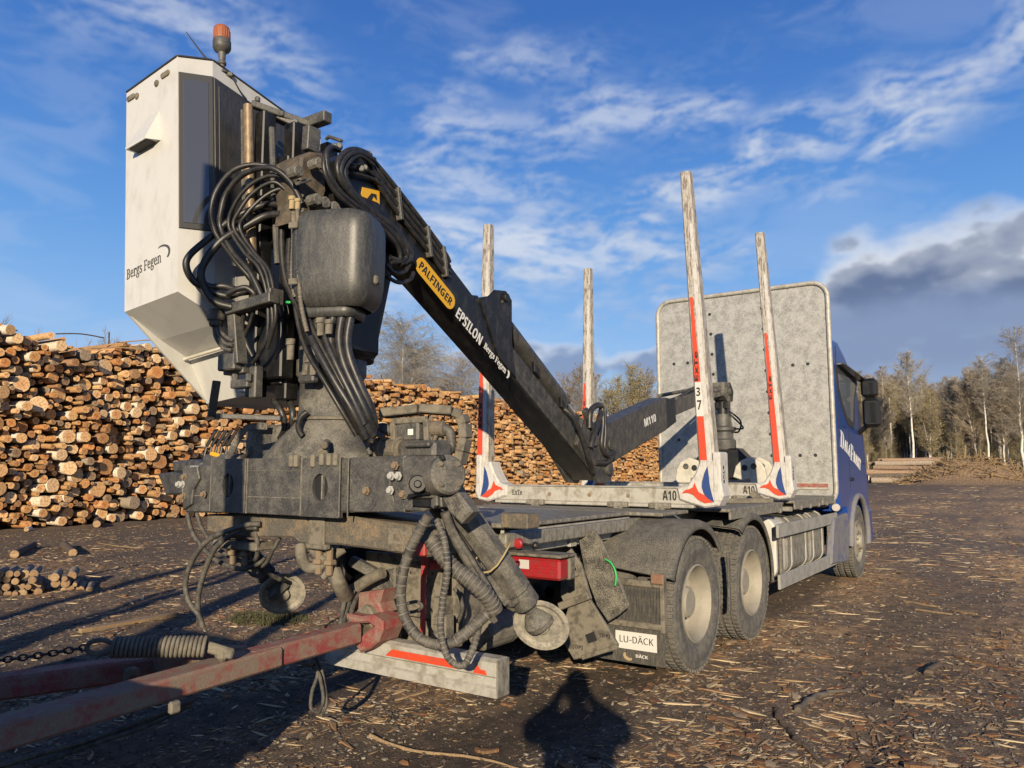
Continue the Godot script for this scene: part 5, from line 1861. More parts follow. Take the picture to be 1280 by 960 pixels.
		box(st, Vector3(1.445 * s, 2.76, -6.441), Vector3(0.15, 0.19, 0.006), 0.002)
		box(st, Vector3(1.46 * s, 2.40, -6.436), Vector3(0.16, 0.31, 0.006), 0.002)
		pieces("mirror_glass", st, M.mirror_face, mr)

# ---------------------------------------------------------------- the loader crane behind the bunks
func hose(parent, pts, r, m, ribs = 0.0, called = "hydraulic_hose", n = 8):
	var c = curve(pts, 8)
	var st = B()
	if ribs > 0.0:
		c = resample(c, 0.012)
		tube(st, c, r, 12)
		var o = obj(called, st, m, parent)
		var wr = B()
		var each = max(2, int(ribs / 0.012))
		for i in range(each, c.size() - 1, each):
			var d = (c[i + 1] - c[i - 1]).normalized()
			lathe(wr, c[i] - d * 0.004, d, [[r * 0.98, 0.0], [r * 1.09, 0.0015], [r * 1.09, 0.0065], [r * 0.98, 0.008]], 12)
		tag(obj("spiral_wrap", wr, M.wrap, o), "", "", "", "stuff")
		return o
	tube(st, c, r, n)
	return obj(called, st, m, parent)

func ferrule(parent, a, b, r, m):
	var st = B()
	lathe(st, a, b - a, [[0, 0], [r, 0], [r, a.distance_to(b) * 0.7], [r * 1.25, a.distance_to(b) * 0.72], [r * 1.25, a.distance_to(b)], [0, a.distance_to(b)]], 6)
	return obj("hose_fitting", st, m, parent)

func side_plate(st, poly, x, half, ch = 0.006): prism_x(st, poly, x - half, x + half, ch)

func make_crane():
	var t = thing("loader_crane", "black hydraulic loading crane with white operator cab and folded stabilizer legs behind the lorry", "crane", Vector3(0, 1.3, 2.75))
	# upper cross beam
	var st = B()
	prism_z(st, [Vector2(-1.143,1.589),Vector2(-0.776,1.603),Vector2(-0.476,1.607),Vector2(0.072,1.618),Vector2(0.430,1.629),Vector2(0.830,1.638),Vector2(0.852,1.348),Vector2(0.440,1.331),Vector2(-0.458,1.298),Vector2(-1.100,1.282)], 2.60, 2.985, 0.012)
	prism_z(st, [Vector2(0.813,1.630),Vector2(1.056,1.631),Vector2(1.080,1.379),Vector2(0.819,1.347)], 2.88, 2.984, 0.010)
	var beam = obj("stabilizer_beam", st, M.crane, t)
	for q in [[[(0)], -0.625, 0.17, Vector2(0.0, 0.0), Vector2(0.056, 0.074)], [[(0)], 0.215, 0.155, Vector2(0.0, 0.0), Vector2(0.064, 0.076)]]:
		st = B()
		holed(st, Vector3(q[1], 1.465, 3.003), X, Y, Vector2(q[2], 0.165), q[3], q[4], 0.03)
		var pl = obj("holed_plate", st, M.crane, beam)
		st = B()
		var ov = []
		for k in 16: ov.append(Vector2(q[1] + cos(TAU * k / 16) * q[4].x * 1.05, 1.465 + sin(TAU * k / 16) * q[4].y * 1.05))
		prism_z(st, ov, 2.984, 2.988, 0.0)
		obj("hole_depth", st, M.print_black, pl)
		st = B()
		bar(st, Vector3(q[1] + 0.015, 1.395, 2.994), Vector3(q[1] + 0.015, 1.535, 2.994), 0.026, 0.010)
		obj("rod_in_hole", st, M.wrap, pl)
	st = B()
	box(st, Vector3(-0.18, 1.465, 2.990), Vector3(0.50, 0.33, 0.016), 0.004)
	var fr = obj("front_plate", st, M.crane, beam)
	st = B()
	box(st, Vector3(-0.18, 1.40, 2.9995), Vector3(0.49, 0.007, 0.004), 0.001)
	box(st, Vector3(-0.18, 1.555, 2.9995), Vector3(0.49, 0.004, 0.003), 0.001)
	box(st, Vector3(-0.435, 1.465, 3.001), Vector3(0.008, 0.33, 0.012), 0.001)
	box(st, Vector3(0.055, 1.465, 3.001), Vector3(0.006, 0.33, 0.010), 0.001)
	for wx in [-0.80, -0.452, 0.062, 0.374, 0.44]: box(st, Vector3(wx, 1.468, 3.004), Vector3(0.007, 0.325, 0.006), 0.001)
	box(st, Vector3(-0.95, 1.395, 2.987), Vector3(0.25, 0.006, 0.005), 0.001)
	box(st, Vector3(0.60, 1.395, 2.987), Vector3(0.34, 0.006, 0.005), 0.001)
	pieces("weld_seam", st, M.wrap, beam)
	# right end plate: stepped cover
	st = B()
	prism_z(st, [Vector2(0.461,1.607),Vector2(0.534,1.623),Vector2(0.643,1.559),Vector2(0.742,1.543),Vector2(0.744,1.464),Vector2(0.773,1.403),Vector2(0.846,1.368),Vector2(0.847,1.348),Vector2(0.470,1.336)], 2.98, 2.998, 0.004)
	prism_z(st, [Vector2(0.841,1.625),Vector2(1.056,1.631),Vector2(1.075,1.387),Vector2(0.982,1.353),Vector2(0.858,1.357)], 2.98, 3.01, 0.006)
	prism_z(st, [Vector2(-1.114,1.568),Vector2(-0.955,1.583),Vector2(-0.923,1.506),Vector2(-0.987,1.434),Vector2(-0.998,1.341),Vector2(-1.092,1.298)], 2.98, 3.006, 0.006)
	pieces("cover_plate", st, M.crane, beam)
	for q in [[[Vector3(0.763,1.531,3.010),Vector3(0.813,1.531,3.010),Vector3(0.759,1.457,3.010),Vector3(-1.140,1.466,3.010),Vector3(-1.095,1.466,3.010)], M.bolt_white], [[Vector3(0.580,1.451,3.005),Vector3(0.844,1.437,3.005),Vector3(0.785,1.584,3.005),Vector3(-1.087,1.516,3.005),Vector3(-1.086,1.391,3.005),Vector3(-1.126,1.364,3.005),Vector3(-0.867,1.406,3.005)], M.bolt_rust]]:
		st = B()
		for p in q[0]: bolt(st, p, Z, 0.017, 0.02)
		pieces("bolt_heads", st, q[1], beam)
	# white stencilled grid at the left
	st = B()
	for k in 4: box(st, Vector3(-1.05 + k * 0.028, 1.567, 2.987), Vector3(0.003, 0.035, 0.003), 0.0005)
	for k in 3: box(st, Vector3(-1.008, 1.55 + k * 0.0175, 2.9875), Vector3(0.087, 0.003, 0.003), 0.0005)
	obj("stencilled_grid", st, M.decal_white, beam)
	# left end of the beam: leg housing plates
	st = B()
	prism_z(st, [Vector2(-1.589,1.534),Vector2(-1.403,1.546),Vector2(-1.269,1.524),Vector2(-1.258,1.395),Vector2(-1.477,1.386),Vector2(-1.522,1.451)], 2.62, 2.9, 0.012)
	prism_z(st, [Vector2(-1.592,1.619),Vector2(-1.349,1.634),Vector2(-1.234,1.612),Vector2(-1.239,1.546),Vector2(-1.555,1.534)], 2.5, 2.8, 0.02)
	pieces("left_leg_housing", st, M.jib, t)
	# lower beam
	st = B()
	prism_z(st, [Vector2(-0.986,1.271),Vector2(-0.978,1.157),Vector2(-0.624,1.139),Vector2(-0.132,1.163),Vector2(-0.067,1.130),Vector2(0.257,1.143),Vector2(0.586,1.131),Vector2(0.898,1.114),Vector2(0.979,1.127),Vector2(0.977,1.251),Vector2(0.785,1.275),Vector2(0.454,1.297),Vector2(0.251,1.316)], 2.45, 2.9, 0.012)
	var lb = obj("lower_beam", st, M.rusty, t)
	st = B()
	box(st, Vector3(0.095, 1.215, 2.908), Vector3(0.13, 0.19, 0.02), 0.005)
	box(st, Vector3(0.10, 1.125, 2.905), Vector3(0.17, 0.03, 0.04), 0.006)
	box(st, Vector3(-0.66, 1.09, 2.85), Vector3(0.44, 0.05, 0.14), 0.008)
	pieces("beam_plates", st, M.dusty_metal, lb)
	st = B()
	for x in [-0.62, -0.74, 0.06, 0.15]:
		cyl(st, Vector3(x, 1.12, 2.86), Vector3(x, 0.96, 2.86), 0.022, 10)
		cyl(st, Vector3(x, 1.05, 2.86), Vector3(x, 1.02, 2.86), 0.04, 6)
	pieces("clamp_bolts", st, M.bolt_rust, lb)
	st = B()
	box(st, [Vector3(0.735,1.195,2.906)][0], Vector3(0.17, 0.12, 0.004), 0.001)
	obj("warning_label", st, M.dusty_metal, lb)
	st = B()
	for k in 2:
		for j in 2: box(st, [Vector3(0.721,1.207,2.909)][0] + Vector3(k * 0.07, -j * 0.05, 0), Vector3(0.06, 0.035, 0.002), 0.0005)
	obj("label_print", st, M.rusty, lb)
	st = B()
	box(st, [Vector3(0.884,1.158,2.910)][0], Vector3(0.075, 0.07, 0.03), 0.006)
	obj("red_tag", st, M.red_clean, lb)
	# underside pipes and links below the lower beam
	for q in [[[Vector3(-0.076,1.119,2.880),Vector3(-0.035,1.040,2.900),Vector3(0.013,0.996,2.880),Vector3(0.062,1.022,2.840),Vector3(0.083,1.084,2.800)], 0.034], [[Vector3(0.045,0.987,2.860),Vector3(0.093,1.041,2.820),Vector3(0.149,1.102,2.750)], 0.026], [[Vector3(0.079,0.942,2.840),Vector3(0.109,0.987,2.820),Vector3(0.084,1.052,2.750)], 0.02], [[Vector3(0.127,0.977,2.800),Vector3(0.170,0.908,2.800),Vector3(0.119,0.823,2.700)], 0.045], [[Vector3(-0.034,1.166,2.870),Vector3(0.025,1.087,2.870),Vector3(0.102,1.034,2.840)], 0.022], [[Vector3(0.067,0.838,2.600),Vector3(0.121,0.866,2.600),Vector3(0.213,0.916,2.600),Vector3(0.316,0.961,2.600)], 0.035]]:
		hose(t, q[0], q[1], M.dusty_metal, 0.0, "pipe", 10)
	for q in [[Vector3(0.119,0.823,2.700),Vector3(0.148,0.742,2.750),Vector3(0.179,0.641,2.800)], [Vector3(0.133,0.850,2.650),Vector3(0.135,0.756,2.700),Vector3(0.205,0.666,2.800)], [Vector3(0.122,0.824,2.600),Vector3(0.175,0.750,2.700),Vector3(0.204,0.658,2.750)]]:
		hose(t, q, 0.014, M.hose_dusty)
	st = B()
	for q in [[(0), Vector3(0.30, 1.05, 2.45), Vector3(0.62, 0.98, 2.35)], [(0), Vector3(-0.05, 1.0, 2.5), Vector3(0.25, 0.86, 2.4)]]: bar(st, q[1], q[2], 0.06, 0.06)
	prism_z(st, [Vector2(-0.090,0.808),Vector2(0.048,0.887),Vector2(0.215,0.957),Vector2(0.319,0.979),Vector2(0.324,0.799),Vector2(0.086,0.767),Vector2(-0.050,0.677)], 2.3, 2.5, 0.01)
	pieces("under_frame", st, M.crane_dusty, t)
	# slewing base and column
	st = B()
	smooth(st)
	var shells = []
	for l in [[1.60, -0.09, 0.45, 0.245], [1.64, -0.09, 0.44, 0.245], [1.70, -0.075, 0.36, 0.24], [1.76, -0.05, 0.29, 0.23], [1.81, -0.02, 0.235, 0.215], [1.845, 0.0, 0.205, 0.205], [1.90, 0.0, 0.19, 0.19], [2.10, 0.0, 0.185, 0.185], [2.13, 0.0, 0.21, 0.21], [2.22, 0.0, 0.21, 0.21], [2.22, 0.0, 0.0, 0.0]]:
		var ring = []
		for j in 40: ring.append(Vector3(l[1] + cos(TAU * j / 40) * l[2], l[0], 2.745 + sin(TAU * j / 40) * l[3]))
		shells.append(ring)
	for i in shells.size() - 1:
		for j in 40:
			var k = (j + 1) % 40
			qo(st, shells[i][j], shells[i][k], shells[i + 1][k], shells[i + 1][j], (shells[i][j] + shells[i][k]) * 0.5 - Vector3(0, shells[i][j].y - 0.02, 2.745))
	var cb = obj("slewing_base", st, M.crane_dusty, t)
	st = B()
	lathe(st, Vector3(0, 1.85, 2.75), Y, [[0.20, 0], [0.215, 0.005], [0.215, 0.02], [0.20, 0.025]], 32)
	pieces("base_bolts", st, M.dusty_metal, cb)
	st = B()
	for q in [Vector3(-0.033,1.628,3.000),Vector3(0.009,1.627,3.000),Vector3(0.152,1.626,3.000),Vector3(0.225,1.635,3.000),Vector3(0.284,1.634,3.000),Vector3(0.335,1.634,3.000)]:
		cyl(st, q - Y * 0.05, q + Y * 0.02, 0.022, 6)
	cyl(st, [Vector3(0.224,1.653,3.000)][0], [Vector3(0.143,1.706,2.900)][0], 0.03, 12)
	cyl(st, [Vector3(0.258,1.696,3.020)][0], [Vector3(0.205,1.717,2.950)][0], 0.022, 10)
	pieces("nipples", st, M.dusty_metal, cb)
	st = B()
	box(st, Vector3(0.02, 2.75, 2.70), Vector3(0.36, 1.0, 0.36), 0.03)
	box(st, Vector3(-0.02, 2.35, 2.86), Vector3(0.20, 0.55, 0.12), 0.02)
	obj("column", st, M.black, t)
	st = B()
	for q in [Vector3(0.108,2.207,3.030),Vector3(0.091,2.134,3.030),Vector3(0.159,2.129,3.030)]: box(st, q, Vector3(0.045, 0.06, 0.004), 0.001)
	pieces("paper_label", st, M.dusty_metal, t)
	st = B()
	box(st, [Vector3(0.089,2.170,3.000)][0], Vector3(0.13, 0.22, 0.05), 0.01)
	obj("label_plate", st, M.crane, t)
	# the black frame that carries the cab
	st = B()
	for q in [[-0.36, 3.02, 2.0, 3.80, 0.09], [-0.20, 2.92, 1.98, 3.72, 0.10], [-0.30, 2.55, 2.0, 3.75, 0.08]]:
		box(st, Vector3(q[0], (q[2] + q[3]) * 0.5, q[1]), Vector3(q[4], q[3] - q[2], 0.10), 0.008)
	for y in [2.12, 2.5, 3.0, 3.45]: box(st, Vector3(-0.28, y, 2.78), Vector3(0.22, 0.10, 0.42), 0.008)
	box(st, Vector3(-0.27, 2.28, 3.0), Vector3(0.34, 0.36, 0.10), 0.01)
	box(st, Vector3(-0.30, 2.9, 2.70), Vector3(0.16, 1.5, 0.16), 0.02)
	var frame = pieces("cab_frame", st, M.black, t)[0]
	st = B()
	bar(st, [Vector3(-0.404,3.845,3.100)][0], [Vector3(-0.179,3.761,2.750)][0], 0.05, 0.04)
	bar(st, [Vector3(-0.347,3.794,2.780)][0], [Vector3(-0.056,3.792,2.780)][0], 0.07, 0.07)
	bar(st, [Vector3(-0.409,3.844,3.000)][0], [Vector3(-0.261,3.756,2.850)][0], 0.09, 0.05)
	bar(st, [Vector3(-0.063,3.674,2.900)][0], [Vector3(-0.071,3.521,2.900)][0], 0.10, 0.06)
	bar(st, [Vector3(-0.112,3.696,2.720)][0], [Vector3(0.008,3.639,2.720)][0], 0.035, 0.02)
	bar(st, [Vector3(-0.142,3.687,2.720)][0], [Vector3(-0.104,3.694,2.720)][0], 0.02, 0.02)
	for q in [Vector3(-0.397,3.891,3.060),Vector3(-0.156,3.730,3.060)]: cyl(st, q - Y * 0.02, q + Y * 0.015, 0.017, 10)
	pieces("top_rail", st, M.crane, frame)
	st = B()
	tube(st, [Vector3(-0.408,3.828,3.120),Vector3(-0.362,3.309,3.120),Vector3(-0.300,2.796,3.120)], 0.030, 12)
	obj("tall_pipe", st, M.pipe, frame)
	st = B()
	tube(st, [Vector3(-0.435,3.796,3.140),Vector3(-0.397,3.311,3.140),Vector3(-0.346,2.858,3.140)], 0.012, 8)
	tube(st, [Vector3(-0.257,3.668,3.050),Vector3(-0.222,3.301,3.050),Vector3(-0.158,2.790,3.050)], 0.02, 8)
	pieces("thin_pipe", st, M.crane, frame)
	# clamp bracket holding the hose loops
	st = B()
	bar(st, [Vector3(-0.360,2.501,3.220)][0], [Vector3(0.042,2.527,3.220)][0], 0.075, 0.06)
	bar(st, [Vector3(-0.343,2.517,3.200)][0], [Vector3(-0.283,2.172,3.200)][0], 0.075, 0.07)
	box(st, [Vector3(-0.360,2.192,3.200)][0], Vector3(0.16, 0.10, 0.08), 0.008)
	box(st, [Vector3(-0.373,2.146,3.150)][0], Vector3(0.19, 0.04, 0.06), 0.006)
	box(st, [Vector3(-0.307,2.065,3.150)][0], Vector3(0.16, 0.05, 0.07), 0.006)
	box(st, [Vector3(-0.228,2.073,3.120)][0], Vector3(0.06, 0.19, 0.06), 0.008)
	box(st, [Vector3(0.023,2.538,3.200)][0], Vector3(0.03, 0.09, 0.10), 0.006)
	for q in [[Vector3(-0.358,2.110,3.170)][0], [Vector3(-0.230,2.101,3.170)][0]]: cyl(st, q - Y * 0.03, q + Y * 0.02, 0.02, 8)
	pieces("hose_bracket", st, M.crane, frame)
	# steps under the cab
	st = B()
	bar(st, [Vector3(-0.376,2.077,3.280)][0], [Vector3(-0.415,1.868,3.280)][0], 0.055, 0.012)
	bar(st, [Vector3(-0.383,1.873,3.260)][0], [Vector3(-0.074,1.859,3.050)][0], 0.03, 0.05, 0.004, Z)
	pieces("cab_step", st, M.crane, frame)
	make_cab(t)
	# rounded black tank cover with clips
	st = B()
	var tc = Vector3(0.30, 2.765, 2.98)
	var tb = Basis(Y, deg_to_rad(24.0))
	var heights = [[-0.305, 0.74], [-0.295, 0.80], [-0.265, 0.90], [-0.22, 0.965], [-0.16, 1.0], [0.0, 1.02], [0.12, 1.02], [0.165, 1.01], [0.195, 0.97], [0.212, 0.90], [0.218, 0.80], [0.218, 0.0]]
	smooth(st)
	var rings = []
	for l in heights:
		var ring = []
		for p in rrect(Vector2.ZERO, 0.236 * max(l[1], 0.01), 0.185 * max(l[1], 0.01), 0.105 * max(l[1], 0.01), 6):
			var dome = 0.03 * (1.0 - pow(p.x / 0.28, 2.0)) if l[0] > 0.2 else 0.0
			ring.append(tc + tb * Vector3(p.x, l[0] + dome, -p.y))
		rings.append(ring)
	for i in rings.size() - 1:
		var n = rings[i].size()
		for j in n:
			var k = (j + 1) % n
			qo(st, rings[i][j], rings[i][k], rings[i + 1][k], rings[i + 1][j], (rings[i][j] + rings[i][k]) * 0.5 - tc)
	var tank = obj("tank_cover", st, M.tank, t)
	st = B()
	smooth(st)
	rings = []
	for l in [[-0.36, 0.62], [-0.355, 0.68], [-0.30, 0.72], [-0.295, 0.68]]:
		var ring = []
		for p in rrect(Vector2(-0.03, 0), 0.235 * l[1], 0.18 * l[1], 0.09 * l[1], 6): ring.append(tc + tb * Vector3(p.x, l[0], -p.y))
		rings.append(ring)
	for i in 3:
		var n = rings[i].size()
		for j in n:
			var k = (j + 1) % n
			qo(st, rings[i][j], rings[i][k], rings[i + 1][k], rings[i + 1][j], (rings[i][j] - tc) * Vector3(1, 0, 1))
	obj("cover_foot", st, M.tank, tank)
	st = B()
	for q in [[-0.195, 0.15], [-0.185, -0.17]]: box(st, tc + tb * Vector3(q[0], q[1], 0.187), Vector3(0.055, 0.035, 0.016), 0.004, tb)
	box(st, tc + tb * Vector3(0.245, -0.15, 0.05), Vector3(0.03, 0.05, 0.05), 0.01, tb)
	pieces("cover_clip", st, M.dusty_metal, tank)
	# armoured riser pipes left of the tank
	for q in [[[Vector3(0.133,3.032,3.180),Vector3(0.148,2.852,3.180),Vector3(0.144,2.645,3.180),Vector3(0.177,2.517,3.180)], 0.017], [[Vector3(0.191,3.034,3.200),Vector3(0.198,2.885,3.200),Vector3(0.213,2.699,3.200),Vector3(0.243,2.478,3.200),Vector3(0.303,2.307,3.200)], 0.012]]:
		hose(t, q[0], q[1], M.rusty, 0.03, "armoured_hose")
	ferrule(t, [Vector3(0.144,3.025,3.200)][0], [Vector3(0.140,3.100,3.200)][0], 0.018, M.rope)
	ferrule(t, [Vector3(0.192,3.015,3.200)][0], [Vector3(0.189,3.076,3.200)][0], 0.016, M.rope)
	# column head casting
	st = B()
	side_plate(st, [Vector2(3.125,3.371),Vector2(3.056,3.425),Vector2(2.959,3.449),Vector2(2.926,3.220),Vector2(2.960,3.121),Vector2(2.908,3.052),Vector2(3.122,2.989),Vector2(3.104,3.118),Vector2(3.138,3.242)], 0.0, 0.12, 0.015)
	var hd = obj("column_head", st, M.head, t)
	st = B()
	for q in [Vector3(0.200,3.224,3.226),Vector3(0.200,3.320,3.079),Vector3(0.200,3.104,3.083),Vector3(0.200,3.102,3.023),Vector3(0.200,3.095,2.950)]: cyl(st, q - X * 0.05, q + X * 0.03, 0.035, 12)
	bar(st, [Vector3(0.190,3.161,3.210)][0], [Vector3(0.190,3.220,3.114)][0], 0.03, 0.02)
	pieces("head_bosses", st, M.crane_dusty, hd)
	# main boom
	st = B()
	side_plate(st, [Vector2(2.86, 3.44), Vector2(2.72, 3.55), Vector2(2.50, 3.52), Vector2(2.09, 3.225), Vector2(1.38, 2.775), Vector2(0.21, 2.075), Vector2(-0.10, 1.965), Vector2(-0.30, 1.62), Vector2(-0.38, 1.46), Vector2(-0.12, 1.62), Vector2(1.05, 2.32), Vector2(2.02, 2.88), Vector2(2.45, 3.05), Vector2(2.78, 3.12)], 0.0, 0.135, 0.012)
	var boom = obj("main_boom", st, M.boom, t)
	st = B()
	# lengthwise edge strips and the sleeve of the lower half
	prism_x(st, [Vector2(1.42, 2.80), Vector2(1.25, 2.94), Vector2(1.10, 2.96), Vector2(1.02, 2.90), Vector2(1.02, 2.58), Vector2(0.96, 2.28), Vector2(1.2, 2.42)], 0.13, 0.152, 0.006)
	prism_x(st, [Vector2(1.25, 2.76), Vector2(1.25, 2.94), Vector2(1.10, 2.96), Vector2(1.02, 2.90), Vector2(1.02, 2.62)], -0.152, -0.13, 0.006)
	cyl(st, Vector3(-0.17, 2.90, 1.12), Vector3(0.18, 2.90, 1.12), 0.035, 14)
	for q in [[0.72, 2.42], [0.3, 2.16]]:
		prism_x(st, [Vector2(q[0], q[1] + 0.02), Vector2(q[0] - 0.09, q[1] - 0.035), Vector2(q[0] - 0.10, q[1] - 0.11), Vector2(q[0] - 0.01, q[1] - 0.06)], 0.13, 0.165, 0.006)
	pieces("boom_lug", st, M.boom, boom)
	st = B()
	prism_x(st, [Vector2(0.98, 2.51), Vector2(0.10, 1.98), Vector2(0.06, 1.90), Vector2(0.92, 2.40)], 0.132, 0.141, 0.003)
	prism_x(st, [Vector2(0.98, 2.385), Vector2(-0.15, 1.70), Vector2(-0.17, 1.66), Vector2(0.96, 2.33)], 0.132, 0.143, 0.003)
	prism_x(st, [Vector2(0.985, 2.50), Vector2(0.22, 2.045), Vector2(-0.10, 1.93), Vector2(-0.28, 1.62), Vector2(-0.20, 1.59), Vector2(0.985, 2.30)], 0.131, 0.138, 0.002)
	for k in 2: bolt(st, Vector3(0.15, 2.86 + 0.05 * k, 1.16 - 0.05 * k), X, 0.014, 0.014)
	obj("boom_sleeve", st, M.jib, boom)
	# cylinder on top of the lower half, and the elbow
	st = B()
	cyl(st, Vector3(0.0, 2.76, 0.98), Vector3(0.0, 2.16, 0.0), 0.075, 16)
	cyl(st, Vector3(0.0, 2.86, 1.12), Vector3(0.0, 2.76, 0.98), 0.05, 12)
	obj("jib_cylinder", st, M.jib, boom)
	st = B()
	cyl(st, Vector3(0.0, 2.16, 0.0), Vector3(0.0, 1.98, -0.30), 0.04, 12)
	obj("cylinder_rod", st, M.chrome, boom)
	st = B()
	for x in [-0.16, 0.16]: side_plate(st, [Vector2(-0.05, 2.02), Vector2(-0.2, 1.9), Vector2(-0.42, 1.82), Vector2(-0.60, 1.70), Vector2(-0.64, 1.52), Vector2(-0.52, 1.43), Vector2(-0.34, 1.44), Vector2(-0.14, 1.62), Vector2(0.05, 1.78)], x, 0.022)
	for q in [[-0.50, 1.56], [-0.22, 1.82]]: cyl(st, Vector3(-0.21, q[1], q[0]), Vector3(0.215, q[1], q[0]), 0.05, 16)
	bar(st, Vector3(0.17, 2.10, -0.10), Vector3(0.17, 1.70, -0.40), 0.04, 0.07)
	pieces("elbow_plate", st, M.jib, boom)
	# jib
	st = B()
	side_plate(st, [Vector2(-0.52, 1.93), Vector2(-0.66, 2.00), Vector2(-2.05, 2.36), Vector2(-2.30, 2.36), Vector2(-2.36, 2.10), Vector2(-2.05, 1.99), Vector2(-0.80, 1.64), Vector2(-0.60, 1.62), Vector2(-0.48, 1.74)], 0.0, 0.11, 0.012)
	var jib = obj("jib", st, M.jib, t)
	st = B()
	cyl(st, Vector3(-0.17, 1.80, -0.62), Vector3(0.155, 1.80, -0.62), 0.15, 26, 0.012)
	cyl(st, Vector3(0.155, 1.80, -0.62), Vector3(0.175, 1.80, -0.62), 0.06, 16)
	obj("jib_pivot", st, M.jib, jib)
	st = B()
	bar(st, Vector3(0, 2.22, -2.2), Vector3(0, 2.50, -3.45), 0.15, 0.17)
	obj("jib_extension", st, M.jib, jib)
	st = B()
	bar(st, Vector3(0, 2.47, -3.3), Vector3(0, 2.63, -4.22), 0.11, 0.13)
	cyl(st, Vector3(0.05, 2.34, -2.25), Vector3(0.05, 2.62, -4.0), 0.022, 8)
	cyl(st, Vector3(-0.06, 2.40, -2.25), Vector3(-0.06, 2.68, -4.0), 0.022, 8)
	obj("jib_inner", st, M.crane_dusty, jib)
	st = B()
	side_plate(st, [Vector2(-4.05, 2.72), Vector2(-4.3, 2.74), Vector2(-4.42, 2.62), Vector2(-4.38, 2.48), Vector2(-4.2, 2.46), Vector2(-4.02, 2.54)], 0.0, 0.09)
	cyl(st, Vector3(-0.13, 2.60, -4.25), Vector3(0.13, 2.60, -4.25), 0.05, 14)
	cyl(st, Vector3(0, 2.62, -4.42), Vector3(0, 2.62, -4.36), 0.06, 12)
	obj("jib_tip", st, M.crane_dusty, jib)
	st = B()
	text("jib_model", "M110", Vector3(0.112, 2.085, -1.63), (Vector3(0, 0.35, -1.39)).normalized(), X.cross(Vector3(0, 0.35, -1.39).normalized()), 0.30, 0.085, M.print_white, jib, "Droid Sans", true)
	# lettering on the boom's right side
	var bu = (Vector3(0, 2.32, 1.02) - Vector3(0, 2.955, 2.07)).normalized()
	var bv = X.cross(bu)
	var at = func(z, d): return Vector3(0.137, 3.0 + (2.94 - 3.0) + (z - 2.12) * 0.603, z) + bv * d
	var c0 = at.call(1.945, 0.018)
	st = B()
	var pill = []
	for p in rrect(Vector2.ZERO, 0.235, 0.062, 0.06, 6): pill.append(p)
	prism(st, pill, c0, bu, bv, -0.002, 0.002, 0.001)
	var badge = obj("maker_badge", st, M.yellow, boom)
	text("badge_words", "PALFINGER", c0 + X * 0.003, bu, bv, 0.40, 0.060, M.print_black, badge, "Droid Sans", true)
	text("model_words", "EPSILON", at.call(1.555, 0.008), bu, bv, 0.34, 0.085, M.print_white, boom, "Droid Sans", true)
	text("owner_words", "Bergs Fegen", at.call(1.23, 0.00), bu, bv, 0.33, 0.066, M.print_white, boom, "Droid Serif", true)
	st = B()
	var sw = []
	var s0 = at.call(1.20, 0.0)
	for k in 10:
		var a = deg_to_rad(95 - 125.0 * k / 9)
		sw.append(Vector2(0.10 + cos(a) * 0.085, 0.0 + sin(a) * 0.06))
	for k in 10:
		var a = deg_to_rad(-30 + 125.0 * k / 9)
		sw.append(Vector2(0.085 + cos(a) * 0.082, -0.005 + sin(a) * 0.055))
	prism(st, sw, s0, bu, bv, -0.002, 0.002, 0.0005)
	obj("owner_swoosh", st, M.print_white, boom)
	# yellow warning triangle
	st = B()
	prism(st, [Vector2(-0.08, 0.07), Vector2(0.07, 0.09), Vector2(0.075, -0.02), Vector2(0.03, -0.09), Vector2(-0.09, 0.02)], [Vector3(0.137,3.256,2.576)][0], -Z, Y, -0.002, 0.002, 0.001)
	var wt = obj("warning_sign", st, M.yellow, boom)
	st = B()
	var wc = [Vector3(0.140,3.265,2.579)][0]
	prism(st, [Vector2(-0.035, 0.0), Vector2(0.0, 0.045), Vector2(0.045, 0.05), Vector2(0.05, 0.01), Vector2(0.02, 0.03), Vector2(0.0, -0.01)], wc, -Z, Y, -0.001, 0.001, 0.0003)
	prism(st, [Vector2(-0.05, -0.012), Vector2(0.035, -0.05), Vector2(0.03, -0.062), Vector2(-0.055, -0.025)], wc, -Z, Y, -0.001, 0.001, 0.0003)
	obj("warning_print", st, M.print_black, wt)
	# pipes along the boom's upper edge
	for k in 4:
		var y0 = 0.05 - 0.05 * k
		st = B()
		tube(st, curve([Vector3(0.155, 3.50 + y0 * 0.6, 2.60), Vector3(0.158, 3.37 + y0, 2.40), Vector3(0.158, 3.14 + y0, 2.02), Vector3(0.158, 3.03 + y0, 1.86), Vector3(0.145, 3.0 + y0 * 0.7, 1.80)], 5), 0.016, 8)
		obj("boom_pipe", st, M.hose, boom)
	st = B()
	for z in [2.35, 2.05, 1.88]: bar(st, Vector3(0.16, 3.02 + (z - 1.86) * 0.603 - 0.12, z - 0.02), Vector3(0.16, 3.02 + (z - 1.86) * 0.603 + 0.09, z + 0.02), 0.03, 0.05)
	for q in [Vector3(0.170,3.447,2.799),Vector3(0.170,3.452,2.739),Vector3(0.170,3.410,2.771),Vector3(0.170,3.414,2.697),Vector3(0.170,3.428,2.670),Vector3(0.170,3.526,2.645),Vector3(0.170,3.493,2.885),Vector3(0.170,3.474,2.922)]: cyl(st, q, q + Vector3(0.03, 0.0, 0.03), 0.022, 8)
	pieces("pipe_clamps", st, M.crane, boom)
	# lift cylinder between column and boom
	st = B()
	cyl(st, Vector3(0, 2.25, 2.50), Vector3(0, 2.98, 2.32), 0.08, 18)
	obj("lift_cylinder", st, M.black, t)
